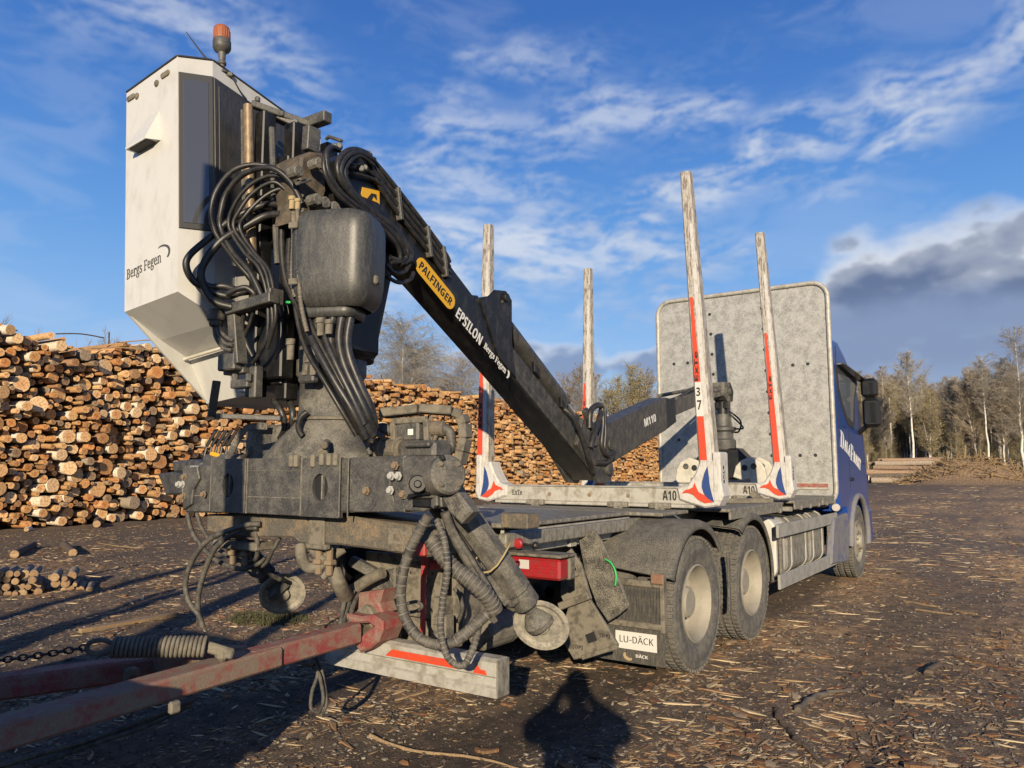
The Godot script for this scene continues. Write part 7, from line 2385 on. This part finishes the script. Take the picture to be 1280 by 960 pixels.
func make_cab(t):
	var cab := Node3D.new()
	put(cab, "operator_cab", t)
	cab.position = Vector3(-0.54, 2.6, 3.45) - base_of(t)
	var st = B()
	var xr = -0.54
	var xl = -1.115
	# plan corners: rear left, rear right, side corner, front right, front left; the roof and floor heights at each
	var A = Vector3(-0.54, 0, 3.45)
	var D = Vector3(-0.475, 0, 3.25)
	var F = Vector3(-0.558, 0, 2.30)
	var plan = [Vector3(xl, 0, 3.45), A, D, F, Vector3(xl, 0, 2.30)]
	var roof = [4.07, 4.09, 4.13, 3.99, 3.96]
	var sill = [2.59, 2.595, 2.47, 2.45, 2.45]
	flat(st)
	var up_at = func(i): return plan[i] + Y * roof[i]
	var low_at = func(i): return plan[i] + Y * sill[i]
	var mid_p = Vector3(-0.8, 3.2, 2.9)
	for i in 5:
		var k = (i + 1) % 5
		qo(st, low_at.call(i), low_at.call(k), up_at.call(k), up_at.call(i), (plan[i] + plan[k]) * 0.5 - Vector3(mid_p.x, 0, mid_p.z))
	for i in [1, 2, 3]: to(st, up_at.call(0), up_at.call(i), up_at.call(i + 1), Y)
	# sloping underside and the deeper foot well in front
	var b0 = Vector3(xl, 2.44, 3.22)
	var b1 = Vector3(-0.50, 2.44, 3.20)
	qo(st, low_at.call(0), low_at.call(1), b1, b0, Vector3(0, -1, 1))
	to(st, low_at.call(1), low_at.call(2), b1, Vector3(0.5, -1, 0.3))
	var e0 = Vector3(xl, 2.34, 3.02)
	var e1 = Vector3(xr + 0.01, 2.34, 3.02)
	var f0 = Vector3(xl, 2.05, 2.88)
	var f1 = Vector3(xr, 2.05, 2.88)
	qo(st, b0, b1, e1, e0, -Y)
	qo(st, e0, e1, f1, f0, Z)
	qo(st, f0, f1, Vector3(xr, 2.05, 2.30), Vector3(xl, 2.05, 2.30), -Y)
	qo(st, f1, Vector3(xr, 2.05, 2.30), F + Y * 2.45, e1, X)
	to(st, e1, b1, low_at.call(2), X); to(st, e1, low_at.call(2), F + Y * 2.45, X)
	qo(st, f0, Vector3(xl, 2.05, 2.30), Vector3(xl, 2.45, 2.30), e0, -X)
	to(st, e0, b0, Vector3(xl, 2.45, 2.30), -X); to(st, b0, low_at.call(0), Vector3(xl, 2.45, 2.30), -X)
	qo(st, Vector3(xl, 2.05, 2.30), Vector3(xr, 2.05, 2.30), F + Y * 2.45, Vector3(xl, 2.45, 2.30), -Z)
	obj("cab_shell", st, M.white_cab, cab)
	st = B()
	prism_x(st, [Vector2(3.45, 2.60), Vector2(3.2, 2.60), Vector2(2.4, 2.60), Vector2(2.4, 2.04), Vector2(2.86, 2.04)], xl - 0.012, xl + 0.014, 0.004)
	obj("left_cheek", st, M.white_cab, cab)
	st = B()
	prism_x(st, [Vector2(3.02, 2.36), Vector2(2.86, 2.05), Vector2(2.84, 2.05), Vector2(2.98, 2.36)], xr - 0.10, xr + 0.015, 0.004)
	bar(st, Vector3(xl + 0.02, 2.33, 3.06), Vector3(xr - 0.08, 2.335, 3.06), 0.02, 0.02)
	obj("floor_ledge", st, M.cream, cab)
	st = B()
	for k in 3: cyl(st, Vector3(xr - 0.04, 2.30 - 0.07 * k, 3.03 - 0.05 * k), Vector3(xr - 0.04, 2.30 - 0.07 * k, 3.0 - 0.05 * k), 0.010, 8)
	pieces("floor_holes", st, M.print_black, cab)
	st = B()
	box(st, Vector3(xr - 0.02, 2.085, 2.93), Vector3(0.16, 0.07, 0.10), 0.006)
	obj("floor_label", st, M.white_cab, cab)
	# dark roof edge
	st = B()
	for i in 4: bar(st, up_at.call(i) + Y * 0.002, up_at.call((i + 1)) + Y * 0.002, 0.014, 0.014, 0.004)
	bar(st, up_at.call(4) + Y * 0.002, up_at.call(0) + Y * 0.002, 0.014, 0.014, 0.004)
	pieces("roof_edge", st, M.rubber_trim, cab)
	# side window: frame, pane, second pane
	st = B()
	# one on the slanted corner face, one on the side face
	var u1 = (D - A).normalized()
	var u2 = (F - D).normalized()
	var la = (D - A).length()
	prism(st, [Vector2(0.006, 2.985), Vector2(la - 0.002, 2.995), Vector2(la - 0.002, 4.015), Vector2(0.006, 3.985)], A, u1, Y, -0.004, 0.010, 0.003)
	var wf = obj("window_frame", st, M.print_grey, cab)
	st = B()
	prism(st, [Vector2(0.032, 3.02), Vector2(la - 0.03, 3.03), Vector2(la - 0.03, 3.965), Vector2(0.032, 3.945)], A, u1, Y, 0.002, 0.013, 0.002)
	obj("window_pane", st, M.glass_dark, wf)
	st = B()
	prism(st, [Vector2(0.004, 2.995), Vector2(0.62, 3.02), Vector2(0.62, 3.93), Vector2(0.004, 4.015)], D, u2, Y, -0.004, 0.010, 0.003)
	var wf2 = obj("window_frame", st, M.window_dark, cab)
	st = B()
	prism(st, [Vector2(0.035, 3.03), Vector2(0.56, 3.05), Vector2(0.56, 3.90), Vector2(0.035, 3.965)], D, u2, Y, 0.002, 0.013, 0.002)
	obj("window_pane", st, M.window_dark, wf2)
	# seams of the lower side panel
	st = B()
	for d in [0.06, 0.16]: box(st, D + u2 * d + Y * 2.76, Vector3(0.005, 0.40, 0.005), 0.001)
	pieces("panel_seam", st, M.cream, cab)
	# ventilation hood on the rear face
	st = B()
	flat(st)
	var zf = 3.45
	var h = [Vector3(-0.885, 3.80, zf), Vector3(-0.735, 3.80, zf), Vector3(-0.715, 3.60, zf), Vector3(-0.985, 3.60, zf), Vector3(-0.985, 3.615, zf + 0.075), Vector3(-0.76, 3.615, zf + 0.075), Vector3(-0.985, 3.60, zf + 0.075), Vector3(-0.76, 3.60, zf + 0.075)]
	qo(st, h[0], h[1], h[5], h[4], Vector3(0, 0.4, 1))
	to(st, h[1], h[2], h[5], X); to(st, h[2], h[7], h[5], X)
	to(st, h[0], h[3], h[4], -X); to(st, h[3], h[6], h[4], -X)
	qo(st, h[4], h[5], h[7], h[6], Z)
	qo(st, h[2], h[3], h[6], h[7], -Y)
	var vh = obj("vent_hood", st, M.white_cab, cab)
	st = B()
	box(st, Vector3(-0.86, 3.597, zf + 0.036), Vector3(0.20, 0.006, 0.055), 0.001)
	obj("vent_slot", st, M.print_black, vh)
	# marker lamps along the top
	for q in [[-1.055, 0.045, 0.018], [-0.985, 0.016, 0.02], [-0.76, 0.016, 0.02], [-0.665, 0.045, 0.018]]:
		st = B()
		if q[1] > 0.03: prism_z(st, rrect(Vector2(q[0], 4.015 + (q[0] + 0.8) * 0.02), q[1], q[2], 0.016, 4), zf - 0.004, zf + 0.010, 0.003)
		else: lathe(st, Vector3(q[0], 3.995, zf - 0.004), Z, [[0.021, 0], [0.021, 0.012], [0.014, 0.016], [0, 0.017]], 14)
		obj("marker_lamp", st, M.dusty_metal, cab)
	# owner's name with its swoosh
	text("owner_name", "Bergs Fegen", Vector3(-0.90, 2.825, zf + 0.002), Vector3(1, 0.06, 0), Y, 0.38, 0.085, M.print_grey, cab, "Droid Serif")
	st = B()
	var sw = []
	for k in 12:
		var a = deg_to_rad(110 - 150.0 * k / 11)
		sw.append(Vector2(-0.70 + cos(a) * 0.085, 2.865 + sin(a) * 0.055))
	for k in 12:
		var a = deg_to_rad(-40 + 150.0 * k / 11)
		sw.append(Vector2(-0.715 + cos(a) * 0.083, 2.863 + sin(a) * 0.048))
	prism_z(st, sw, zf - 0.001, zf + 0.003, 0.0005)
	obj("owner_swoosh", st, M.print_grey, cab)
	# beacon and aerial
	st = B()
	var b = Vector3(-0.505, 4.09, 3.16)
	lathe(st, b, Y, [[0.035, 0], [0.035, 0.015], [0.018, 0.022], [0.018, 0.06], [0.026, 0.065], [0.026, 0.08], [0.020, 0.09], [0.024, 0.145], [0.050, 0.165], [0.057, 0.18], [0.057, 0.225], [0.052, 0.235], [0, 0.24]], 18)
	cyl(st, b + Vector3(-0.05, 0.08, 0.0), b + Vector3(-0.02, 0.08, 0), 0.022, 10)
	bar(st, b + Vector3(-0.06, 0.01, 0.05), b + Vector3(0.03, 0.0, -0.06), 0.05, 0.03)
	var be = obj("beacon_stand", st, M.crane, cab)
	st = B()
	lathe(st, b + Y * 0.235, Y, [[0.052, 0], [0.052, 0.065], [0.049, 0.082], [0.04, 0.092], [0, 0.094]], 22)
	for k in 22:
		var a = TAU * k / 22
		box(st, b + Vector3(cos(a) * 0.052, 0.272, sin(a) * 0.052), Vector3(0.004, 0.055, 0.004), 0.001)
	obj("beacon_lens", st, M.lamp_orange, be)
	st = B()
	tube(st, [b + Vector3(-0.02, 0.01, 0.02), b + Vector3(-0.10, 0.15, 0.08), b + Vector3(-0.175, 0.30, 0.14)], 0.006, 6, [0.009, 0.006, 0.003])
	obj("aerial", st, M.rubber_trim, cab)
	st = B()
	tube(st, curve([b + Vector3(0.0, 0.03, 0), b + Vector3(0.03, 0.0, -0.04), b + Vector3(0.035, -0.08, -0.10), b + Vector3(0.03, -0.12, -0.16)], 4), 0.005, 5)
	obj("lamp_cable", st, M.rubber_trim, cab)
	cab.rotation.z = deg_to_rad(4.9)

func make_grapple():
	var g = thing("log_grapple", "pale steel log grapple hanging from the crane jib between front bunk and headboard", "grapple", Vector3(0, 1.42, -4.22))
	var st = B()
	cyl(st, Vector3(0, 2.56, -4.22), Vector3(0, 2.28, -4.22), 0.075, 16)
	box(st, Vector3(0, 2.42, -4.22), Vector3(0.18, 0.12, 0.14), 0.02)
	box(st, Vector3(0, 2.52, -4.22), Vector3(0.12, 0.10, 0.2), 0.02)
	obj("swing_link", st, M.black, g)
	st = B()
	lathe(st, Vector3(0, 1.82, -4.22), Y, [[0, 0], [0.15, 0], [0.16, 0.02], [0.16, 0.13], [0.13, 0.15], [0.13, 0.24], [0.165, 0.26], [0.165, 0.30], [0.11, 0.32], [0.10, 0.48], [0, 0.48]], 24)
	obj("rotator", st, M.crane, g)
	for q in [[Vector3(0.10, 2.3, -4.2), Vector3(0.24, 2.16, -4.2), Vector3(0.27, 2.10, -4.2), Vector3(0.14, 2.10, -4.18)], [Vector3(0.10, 2.34, -4.18), Vector3(0.25, 2.2, -4.18), Vector3(0.22, 2.06, -4.18), Vector3(0.12, 2.06, -4.18)]]:
		hose(g, q, 0.012, M.hose)
	st = B()
	prism_z(st, [Vector2(-0.22, 1.84), Vector2(0.22, 1.84), Vector2(0.34, 1.72), Vector2(0.36, 1.50), Vector2(0.12, 1.42), Vector2(-0.12, 1.42), Vector2(-0.36, 1.50), Vector2(-0.34, 1.72)], -4.36, -4.08, 0.03)
	obj("grapple_frame", st, M.black, g)
	for s in [-1, 1]:
		for z in [-4.04, -4.40]:
			st = B()
			var o = []
			for p in [[0.18, 1.46], [0.22, 1.60], [0.30, 1.68], [0.42, 1.72], [0.54, 1.66], [0.60, 1.56], [0.62, 1.42], [0.52, 1.30], [0.36, 1.24], [0.42, 1.36], [0.40, 1.44], [0.30, 1.42]]: o.append(Vector2(p[0] * s, p[1]))
			prism_z(st, o, z - 0.035, z + 0.035, 0.012)
			var cl = obj("claw", st, M.cream, g)
			st = B()
			for p in [[0.34, 1.58], [0.46, 1.60]]: cyl(st, Vector3(p[0] * s, p[1], z + 0.03), Vector3(p[0] * s, p[1], z + 0.045), 0.04, 14)
			pieces("claw_pin", st, M.print_black, cl)
	st = B()
	for s in [-1, 1]: cyl(st, Vector3(0.46 * s, 1.60, -4.44), Vector3(0.46 * s, 1.60, -3.99), 0.035, 12)
	cyl(st, Vector3(-0.42, 1.66, -4.22), Vector3(0.42, 1.66, -4.22), 0.06, 14)
	obj("grapple_cylinder", st, M.crane_dusty, g)

# ---------------------------------------------------------------- trailer hitched behind (mostly outside the picture)
func make_trailer():
	var t = thing("timber_trailer", "dusty red timber trailer whose A shaped drawbar is hitched to the lorry", "trailer", Vector3(0, 0, 6.0))
	var J = [Vector3(0.252,0.620,3.371)][0]
	var E0 = [Vector3(0.255,0.640,2.743)][0]
	var st = B()
	bar(st, E0, J + (J - E0).normalized() * 0.1, 0.11, 0.11, 0.012)
	var eye = obj("drawbar_neck", st, M.red, t)
	st = B()
	bar(st, E0 + (E0 - J).normalized() * 0.22, E0, 0.07, 0.06, 0.015)
	lathe(st, E0 + (E0 - J).normalized() * 0.28 - Y * 0.03, Y, [[0.035, 0], [0.085, 0], [0.085, 0.06], [0.035, 0.06], [0.035, 0]], 20)
	obj("drawbar_eye", st, M.rusty, eye)
	var N1 = [Vector3(0.340,0.600,4.680)][0]
	var F1 = [Vector3(-0.512,0.600,4.360)][0]
	var nd = (N1 - J).normalized()
	st = B()
	bar(st, J - nd * 0.06, J + nd * 1.9, 0.10, 0.15, 0.012, Vector3(1, 0, 0))
	obj("near_drawbar_beam", st, M.red_bare, t)
	var fd = Vector3(-0.62, 0.0, 1.75).normalized()
	var JF = [Vector3(-0.049,0.600,3.476)][0]
	st = B()
	bar(st, JF, JF + fd * 1.7, 0.10, 0.13, 0.012, Vector3(1, 0, 0))
	obj("far_drawbar_beam", st, M.red, t)
	st = B()
	var c1 = [Vector3(-0.032,0.620,3.779)][0]
	var c2 = [Vector3(-0.014,0.620,3.555)][0]
	bar(st, c1, c2, 0.09, 0.11, 0.01)
	bar(st, [Vector3(-0.142,0.620,3.562)][0], [Vector3(0.039,0.620,3.309)][0], 0.07, 0.04, 0.008)
	obj("cross_brace", st, M.red_bare, t)
	st = B()
	bar(st, [Vector3(-0.196,0.530,3.821)][0], [Vector3(0.068,0.530,3.515)][0], 0.05, 0.05, 0.008)
	bar(st, [Vector3(-0.030,0.638,3.900)][0], [Vector3(-0.035,0.553,3.900)][0], 0.06, 0.05, 0.008)
	obj("brace_lower", st, M.dusty_metal, t)
	# hoses below the near beam
	for q in [[Vector3(-0.564,0.253,3.200),Vector3(-0.667,0.175,3.450),Vector3(-0.772,0.117,3.700),Vector3(-0.809,0.103,4.000),Vector3(-0.717,0.115,4.250)], [Vector3(-0.600,0.212,3.200),Vector3(-0.663,0.141,3.450),Vector3(-0.769,0.089,3.700),Vector3(-0.829,0.045,3.950)], [Vector3(-0.242,0.471,2.900),Vector3(-0.159,0.454,2.850),Vector3(-0.077,0.428,2.800),Vector3(-0.052,0.446,2.780)]]:
		hose(t, q, 0.016, M.hose_dusty, 0.0, "air_hose")
	st = B()
	box(st, [Vector3(0.448,0.560,3.977)][0], Vector3(0.03, 0.05, 0.05), 0.008)
	obj("hose_clip", st, M.dusty_metal, t)
	# coil spring and its chain
	var sa = [Vector3(0.010,0.760,4.023)][0]
	var sb = [Vector3(0.270,0.740,3.714)][0]
	var bs = aim(sb - sa)
	var coil = []
	var turns = 21
	for i in turns * 12 + 1:
		var a = TAU * i / 12.0
		coil.append(sa.lerp(sb, float(i) / (turns * 12)) + (bs.x * cos(a) + bs.z * sin(a)) * 0.042)
	st = B()
	tube(st, coil, 0.0095, 6)
	obj("coil_spring", st, M.dusty_metal, t)
	st = B()
	cyl(st, sa.lerp(sb, 0.02), sa.lerp(sb, 0.98), 0.022, 10)
	obj("spring_core", st, M.black, t)
	st = B()
	var hook = []
	var ho = sa - (sb - sa).normalized() * 0.05
	for k in 13:
		var a = TAU * k / 12
		hook.append(ho + bs.y * cos(a) * 0.055 + Y * sin(a) * 0.032)
	tube(st, hook, 0.011, 7)
	bar(st, sb, [Vector3(0.362,0.700,3.631)][0], 0.03, 0.05, 0.008)
	bar(st, [Vector3(0.294,0.700,3.678)][0], [Vector3(0.313,0.700,3.627)][0], 0.09, 0.07, 0.02)
	obj("spring_hook", st, M.dusty_metal, t)
	var ch0 = sa - (sb - sa).normalized() * 0.10
	var ch1 = [Vector3(-0.436,0.726,4.300)][0]
	ch1 = ch1 + (ch1 - ch0).normalized() * 0.5
	var n = int(ch0.distance_to(ch1) / 0.036)
	st = B()
	for i in n:
		var c = ch0.lerp(ch1, (i + 0.5) / n) - Y * 0.03 * sin(PI * i / n)
		var dir = (ch1 - ch0).normalized()
		var sidev = dir.cross(Y).normalized() if i % 2 else Y
		var lk = []
		for k in 11:
			var a = TAU * k / 10
			lk.append(c + dir * cos(a) * 0.025 + sidev * sin(a) * 0.013)
		tube(st, lk, 0.0045, 5)
	obj("chain", st, M.black, t)
	# frame, turntable, bunks, stakes and wheels out of the picture to the left
	st = B()
	for s in [-1, 1]:
		box(st, Vector3(0.42 * s, 1.0, 9.0), Vector3(0.10, 0.30, 7.6), 0.01)
		box(st, Vector3(0.42 * s, 0.74, 5.9), Vector3(0.09, 0.14, 1.5), 0.01)
	for z in [5.3, 6.6, 8.5, 10.5, 12.6]: box(st, Vector3(0, 0.98, z), Vector3(0.82, 0.2, 0.12), 0.01)
	box(st, Vector3(0, 0.86, 5.25), Vector3(2.3, 0.34, 0.06), 0.01)
	lathe(st, Vector3(0, 0.80, 5.95), Y, [[0, 0], [0.55, 0], [0.55, 0.06], [0, 0.06]], 28)
	obj("trailer_frame", st, M.red, t)
	for z in [5.95, 10.2, 11.55]:
		for s in [1, -1]: wheel(t, 1.24 * s, z, s, false)
		st = B()
		cyl(st, Vector3(-0.9, 0.512, z), Vector3(0.9, 0.512, z), 0.09, 12)
		obj("axle", st, M.black, t)
		for s in [1, -1]:
			st = B()
			arc_fender(st, z, s, 30.0, 150.0, 0.40, 1.265)
			obj("mudguard", st, M.fender, t)
	for z in [5.9, 7.6, 10.0, 11.9]: make_bunk(t, z, false)

# ---------------------------------------------------------------- the photographer, whose shadow lies on the ground
func field_mesh(st, bones, cell, k):
	# bones: [a, b, ra, rb]; smooth union of tapered capsules, meshed as surface nets
	var lo = Vector3.ONE * 1e9
	var hi = -lo
	for b in bones:
		var r = max(b[2], b[3]) + cell * 3
		lo = lo.min(b[0].min(b[1]) - Vector3.ONE * r)
		hi = hi.max(b[0].max(b[1]) + Vector3.ONE * r)
	var n = Vector3i(((hi - lo) / cell).ceil()) + Vector3i.ONE
	var acc := PackedFloat32Array()
	acc.resize(n.x * n.y * n.z)
	for b in bones:
		var r = max(b[2], b[3]) + cell * 3
		var i0 = Vector3i(((b[0].min(b[1]) - Vector3.ONE * r - lo) / cell).floor()).clamp(Vector3i.ZERO, n - Vector3i.ONE)
		var i1 = Vector3i(((b[0].max(b[1]) + Vector3.ONE * r - lo) / cell).ceil()).clamp(Vector3i.ZERO, n - Vector3i.ONE)
		var a: Vector3 = b[0]
		var ab: Vector3 = b[1] - b[0]
		var ll: float = max(ab.length_squared(), 1e-9)
		for z in range(i0.z, i1.z + 1):
			for y in range(i0.y, i1.y + 1):
				for x in range(i0.x, i1.x + 1):
					var p: Vector3 = lo + Vector3(x, y, z) * cell
					var t: float = clampf((p - a).dot(ab) / ll, 0.0, 1.0)
					var d: float = p.distance_to(a + ab * t) - lerpf(b[2], b[3], t)
					if d < cell * 3.0: acc[(z * n.y + y) * n.x + x] += exp(-d / k)
	var f = func(x, y, z):
		var v = acc[(z * n.y + y) * n.x + x]
		return 1.0 if v <= 0.0 else -k * log(v)
	var vert = {}
	var pts = []
	for z in n.z - 1:
		for y in n.y - 1:
			for x in n.x - 1:
				var base_i = (z * n.y + y) * n.x + x
				if acc[base_i] == 0.0 and acc[base_i + 1] == 0.0: continue
				var s = Vector3.ZERO
				var c = 0
				var v = []
				for q in 8: v.append(f.call(x + (q & 1), y + ((q >> 1) & 1), z + (q >> 2)))
				for e in [[0, 1], [2, 3], [4, 5], [6, 7], [0, 2], [1, 3], [4, 6], [5, 7], [0, 4], [1, 5], [2, 6], [3, 7]]:
					var va = v[e[0]]
					var vb = v[e[1]]
					if (va < 0.0) != (vb < 0.0):
						var pa = Vector3(e[0] & 1, (e[0] >> 1) & 1, e[0] >> 2)
						var pb = Vector3(e[1] & 1, (e[1] >> 1) & 1, e[1] >> 2)
						s += pa.lerp(pb, va / (va - vb))
						c += 1
				if c > 0:
					vert[base_i] = pts.size()
					pts.append(lo + (Vector3(x, y, z) + s / c) * cell)
	smooth(st)
	var step = [1, n.x, n.x * n.y]
	for z in range(1, n.z - 1):
		for y in range(1, n.y - 1):
			for x in range(1, n.x - 1):
				var i = (z * n.y + y) * n.x + x
				if not vert.has(i): continue
				for ax in 3:
					var g = [x, y, z]
					g[ax] += 1
					var va = f.call(x, y, z)
					var vb = f.call(g[0], g[1], g[2])
					if (va < 0.0) == (vb < 0.0): continue
					var u = step[(ax + 1) % 3]
					var w = step[(ax + 2) % 3]
					var q = [i, i - u, i - u - w, i - w]
					if not (vert.has(q[1]) and vert.has(q[2]) and vert.has(q[3])): continue
					var nn = Vector3.ZERO
					nn[ax] = 1.0 if va < 0.0 else -1.0
					qo(st, pts[vert[q[0]]], pts[vert[q[1]]], pts[vert[q[2]]], pts[vert[q[3]]], nn)

func make_photographer():
	var head_way = Vector3(-sin(deg_to_rad(YAW)), 0, -cos(deg_to_rad(YAW)))
	var right = Vector3(cos(deg_to_rad(YAW)), 0, -sin(deg_to_rad(YAW)))
	var o = Vector3(CAM.x, 0, CAM.z) - head_way * 0.36
	var P = func(r, y, f): return o + right * r + head_way * f + Y * y
	var t = thing("person", "person in dark jacket and trousers holding up a phone, seen only as a shadow", "person", o)
	var bones = [
		[P.call(0, 1.02, 0), P.call(0, 1.22, 0), 0.15, 0.155], [P.call(-0.06, 1.22, 0), P.call(-0.08, 1.40, -0.01), 0.135, 0.125], [P.call(0.06, 1.22, 0), P.call(0.08, 1.40, -0.01), 0.135, 0.125],
		[P.call(-0.08, 0.98, 0), P.call(0.08, 0.98, 0), 0.13, 0.13], [P.call(-0.15, 1.43, -0.01), P.call(0.15, 1.43, -0.01), 0.085, 0.085], [P.call(0, 1.45, -0.01), P.call(0, 1.56, 0.01), 0.07, 0.055]]
	for s in [-1, 1]:
		bones.append([P.call(0.10 * s, 0.94, 0), P.call(0.13 * s, 0.52, 0.02), 0.10, 0.068])
		bones.append([P.call(0.13 * s, 0.52, 0.02), P.call(0.14 * s, 0.10, -0.02), 0.066, 0.048])
		bones.append([P.call(0.14 * s, 0.06, -0.05), P.call(0.17 * s, 0.045, 0.16), 0.05, 0.042])
		bones.append([P.call(0.20 * s, 1.43, -0.01), P.call(0.255 * s, 1.40, 0.12), 0.08, 0.068])
		bones.append([P.call(0.255 * s, 1.40, 0.12), P.call(0.13 * s, 1.50, 0.26), 0.07, 0.04])
	var st = B()
	field_mesh(st, bones, 0.02, 0.014)
	var body = obj("body", st, plain(C(0.03, 0.034, 0.045), 0.9), t)
	st = B()
	var skin = plain(C(0.42, 0.26, 0.19), 0.6)
	var hd = [[P.call(0, 1.63, 0.02), P.call(0, 1.71, 0.01), 0.075, 0.088], [P.call(0, 1.60, 0.06), P.call(0, 1.66, 0.05), 0.045, 0.06], [P.call(0, 1.655, 0.105), P.call(0, 1.63, 0.115), 0.012, 0.016],
		[P.call(-0.082, 1.66, 0.01), P.call(-0.085, 1.64, 0.01), 0.014, 0.012], [P.call(0.082, 1.66, 0.01), P.call(0.085, 1.64, 0.01), 0.014, 0.012], [P.call(-0.025, 1.60, 0.095), P.call(0.025, 1.60, 0.095), 0.009, 0.009], [P.call(0, 1.54, 0.0), P.call(0, 1.61, 0.01), 0.052, 0.05]]
	field_mesh(st, hd, 0.008, 0.006)
	for s in [-1, 1]:                    # hands round the two ends of the phone
		var w = P.call(0.125 * s, 1.51, 0.28)
		var palm = P.call(0.098 * s, 1.56, 0.315)
		var hb = [[w, palm, 0.028, 0.026], [P.call(0.105 * s, 1.535, 0.30), P.call(0.098 * s, 1.575, 0.312), 0.022, 0.024]]
		for k in 4:
			var y = 1.545 + 0.018 * k
			var l = [0.8, 0.95, 1.0, 0.9][k]
			var a = P.call(0.096 * s, y, 0.318)
			var b = P.call((0.096 - 0.012 * l) * s, y + 0.004, 0.318 + 0.020 * l)
			var c = P.call((0.096 - 0.040 * l) * s, y + 0.006, 0.332)
			hb.append([a, b, 0.0095, 0.0088])
			hb.append([b, c, 0.0086, 0.0075])
		hb.append([P.call(0.102 * s, 1.545, 0.298), P.call(0.080 * s, 1.56, 0.290), 0.012, 0.0105])
		hb.append([P.call(0.080 * s, 1.56, 0.290), P.call(0.060 * s, 1.575, 0.298), 0.010, 0.0085])
		field_mesh(st, hb, 0.0045, 0.003)
	obj("head_and_hands", st, skin, t)
	st = B()
	for s in [-1, 1]: lathe(st, P.call(0.032 * s, 1.665, 0.088), head_way, [[0.012, 0], [0.009, 0.006], [0, 0.008]], 12, 60.0)
	pieces("eyes", st, plain(C(0.3, 0.3, 0.3), 0.3), t)
	st = B()
	var hair = [[P.call(0, 1.70, -0.012), P.call(0, 1.735, 0.0), 0.088, 0.085], [P.call(0, 1.64, -0.03), P.call(0, 1.70, -0.02), 0.07, 0.085]]
	field_mesh(st, hair, 0.012, 0.008)
	obj("hair", st, plain(C(0.03, 0.02, 0.012), 0.9), t)
	var ph = B()
	var up = (Y * cos(deg_to_rad(PITCH)) - head_way * sin(deg_to_rad(PITCH))).normalized()
	var fw = right.cross(up) * -1.0
	var at = CAM - (head_way * cos(deg_to_rad(PITCH)) + Y * sin(deg_to_rad(PITCH))) * 0.035
	box(ph, at, Vector3(0.15, 0.072, 0.008), 0.003, Basis(right, up, right.cross(up)))
	tag(obj("phone", ph, M.print_black), "black phone held level in the photographer's raised hands", "phone")
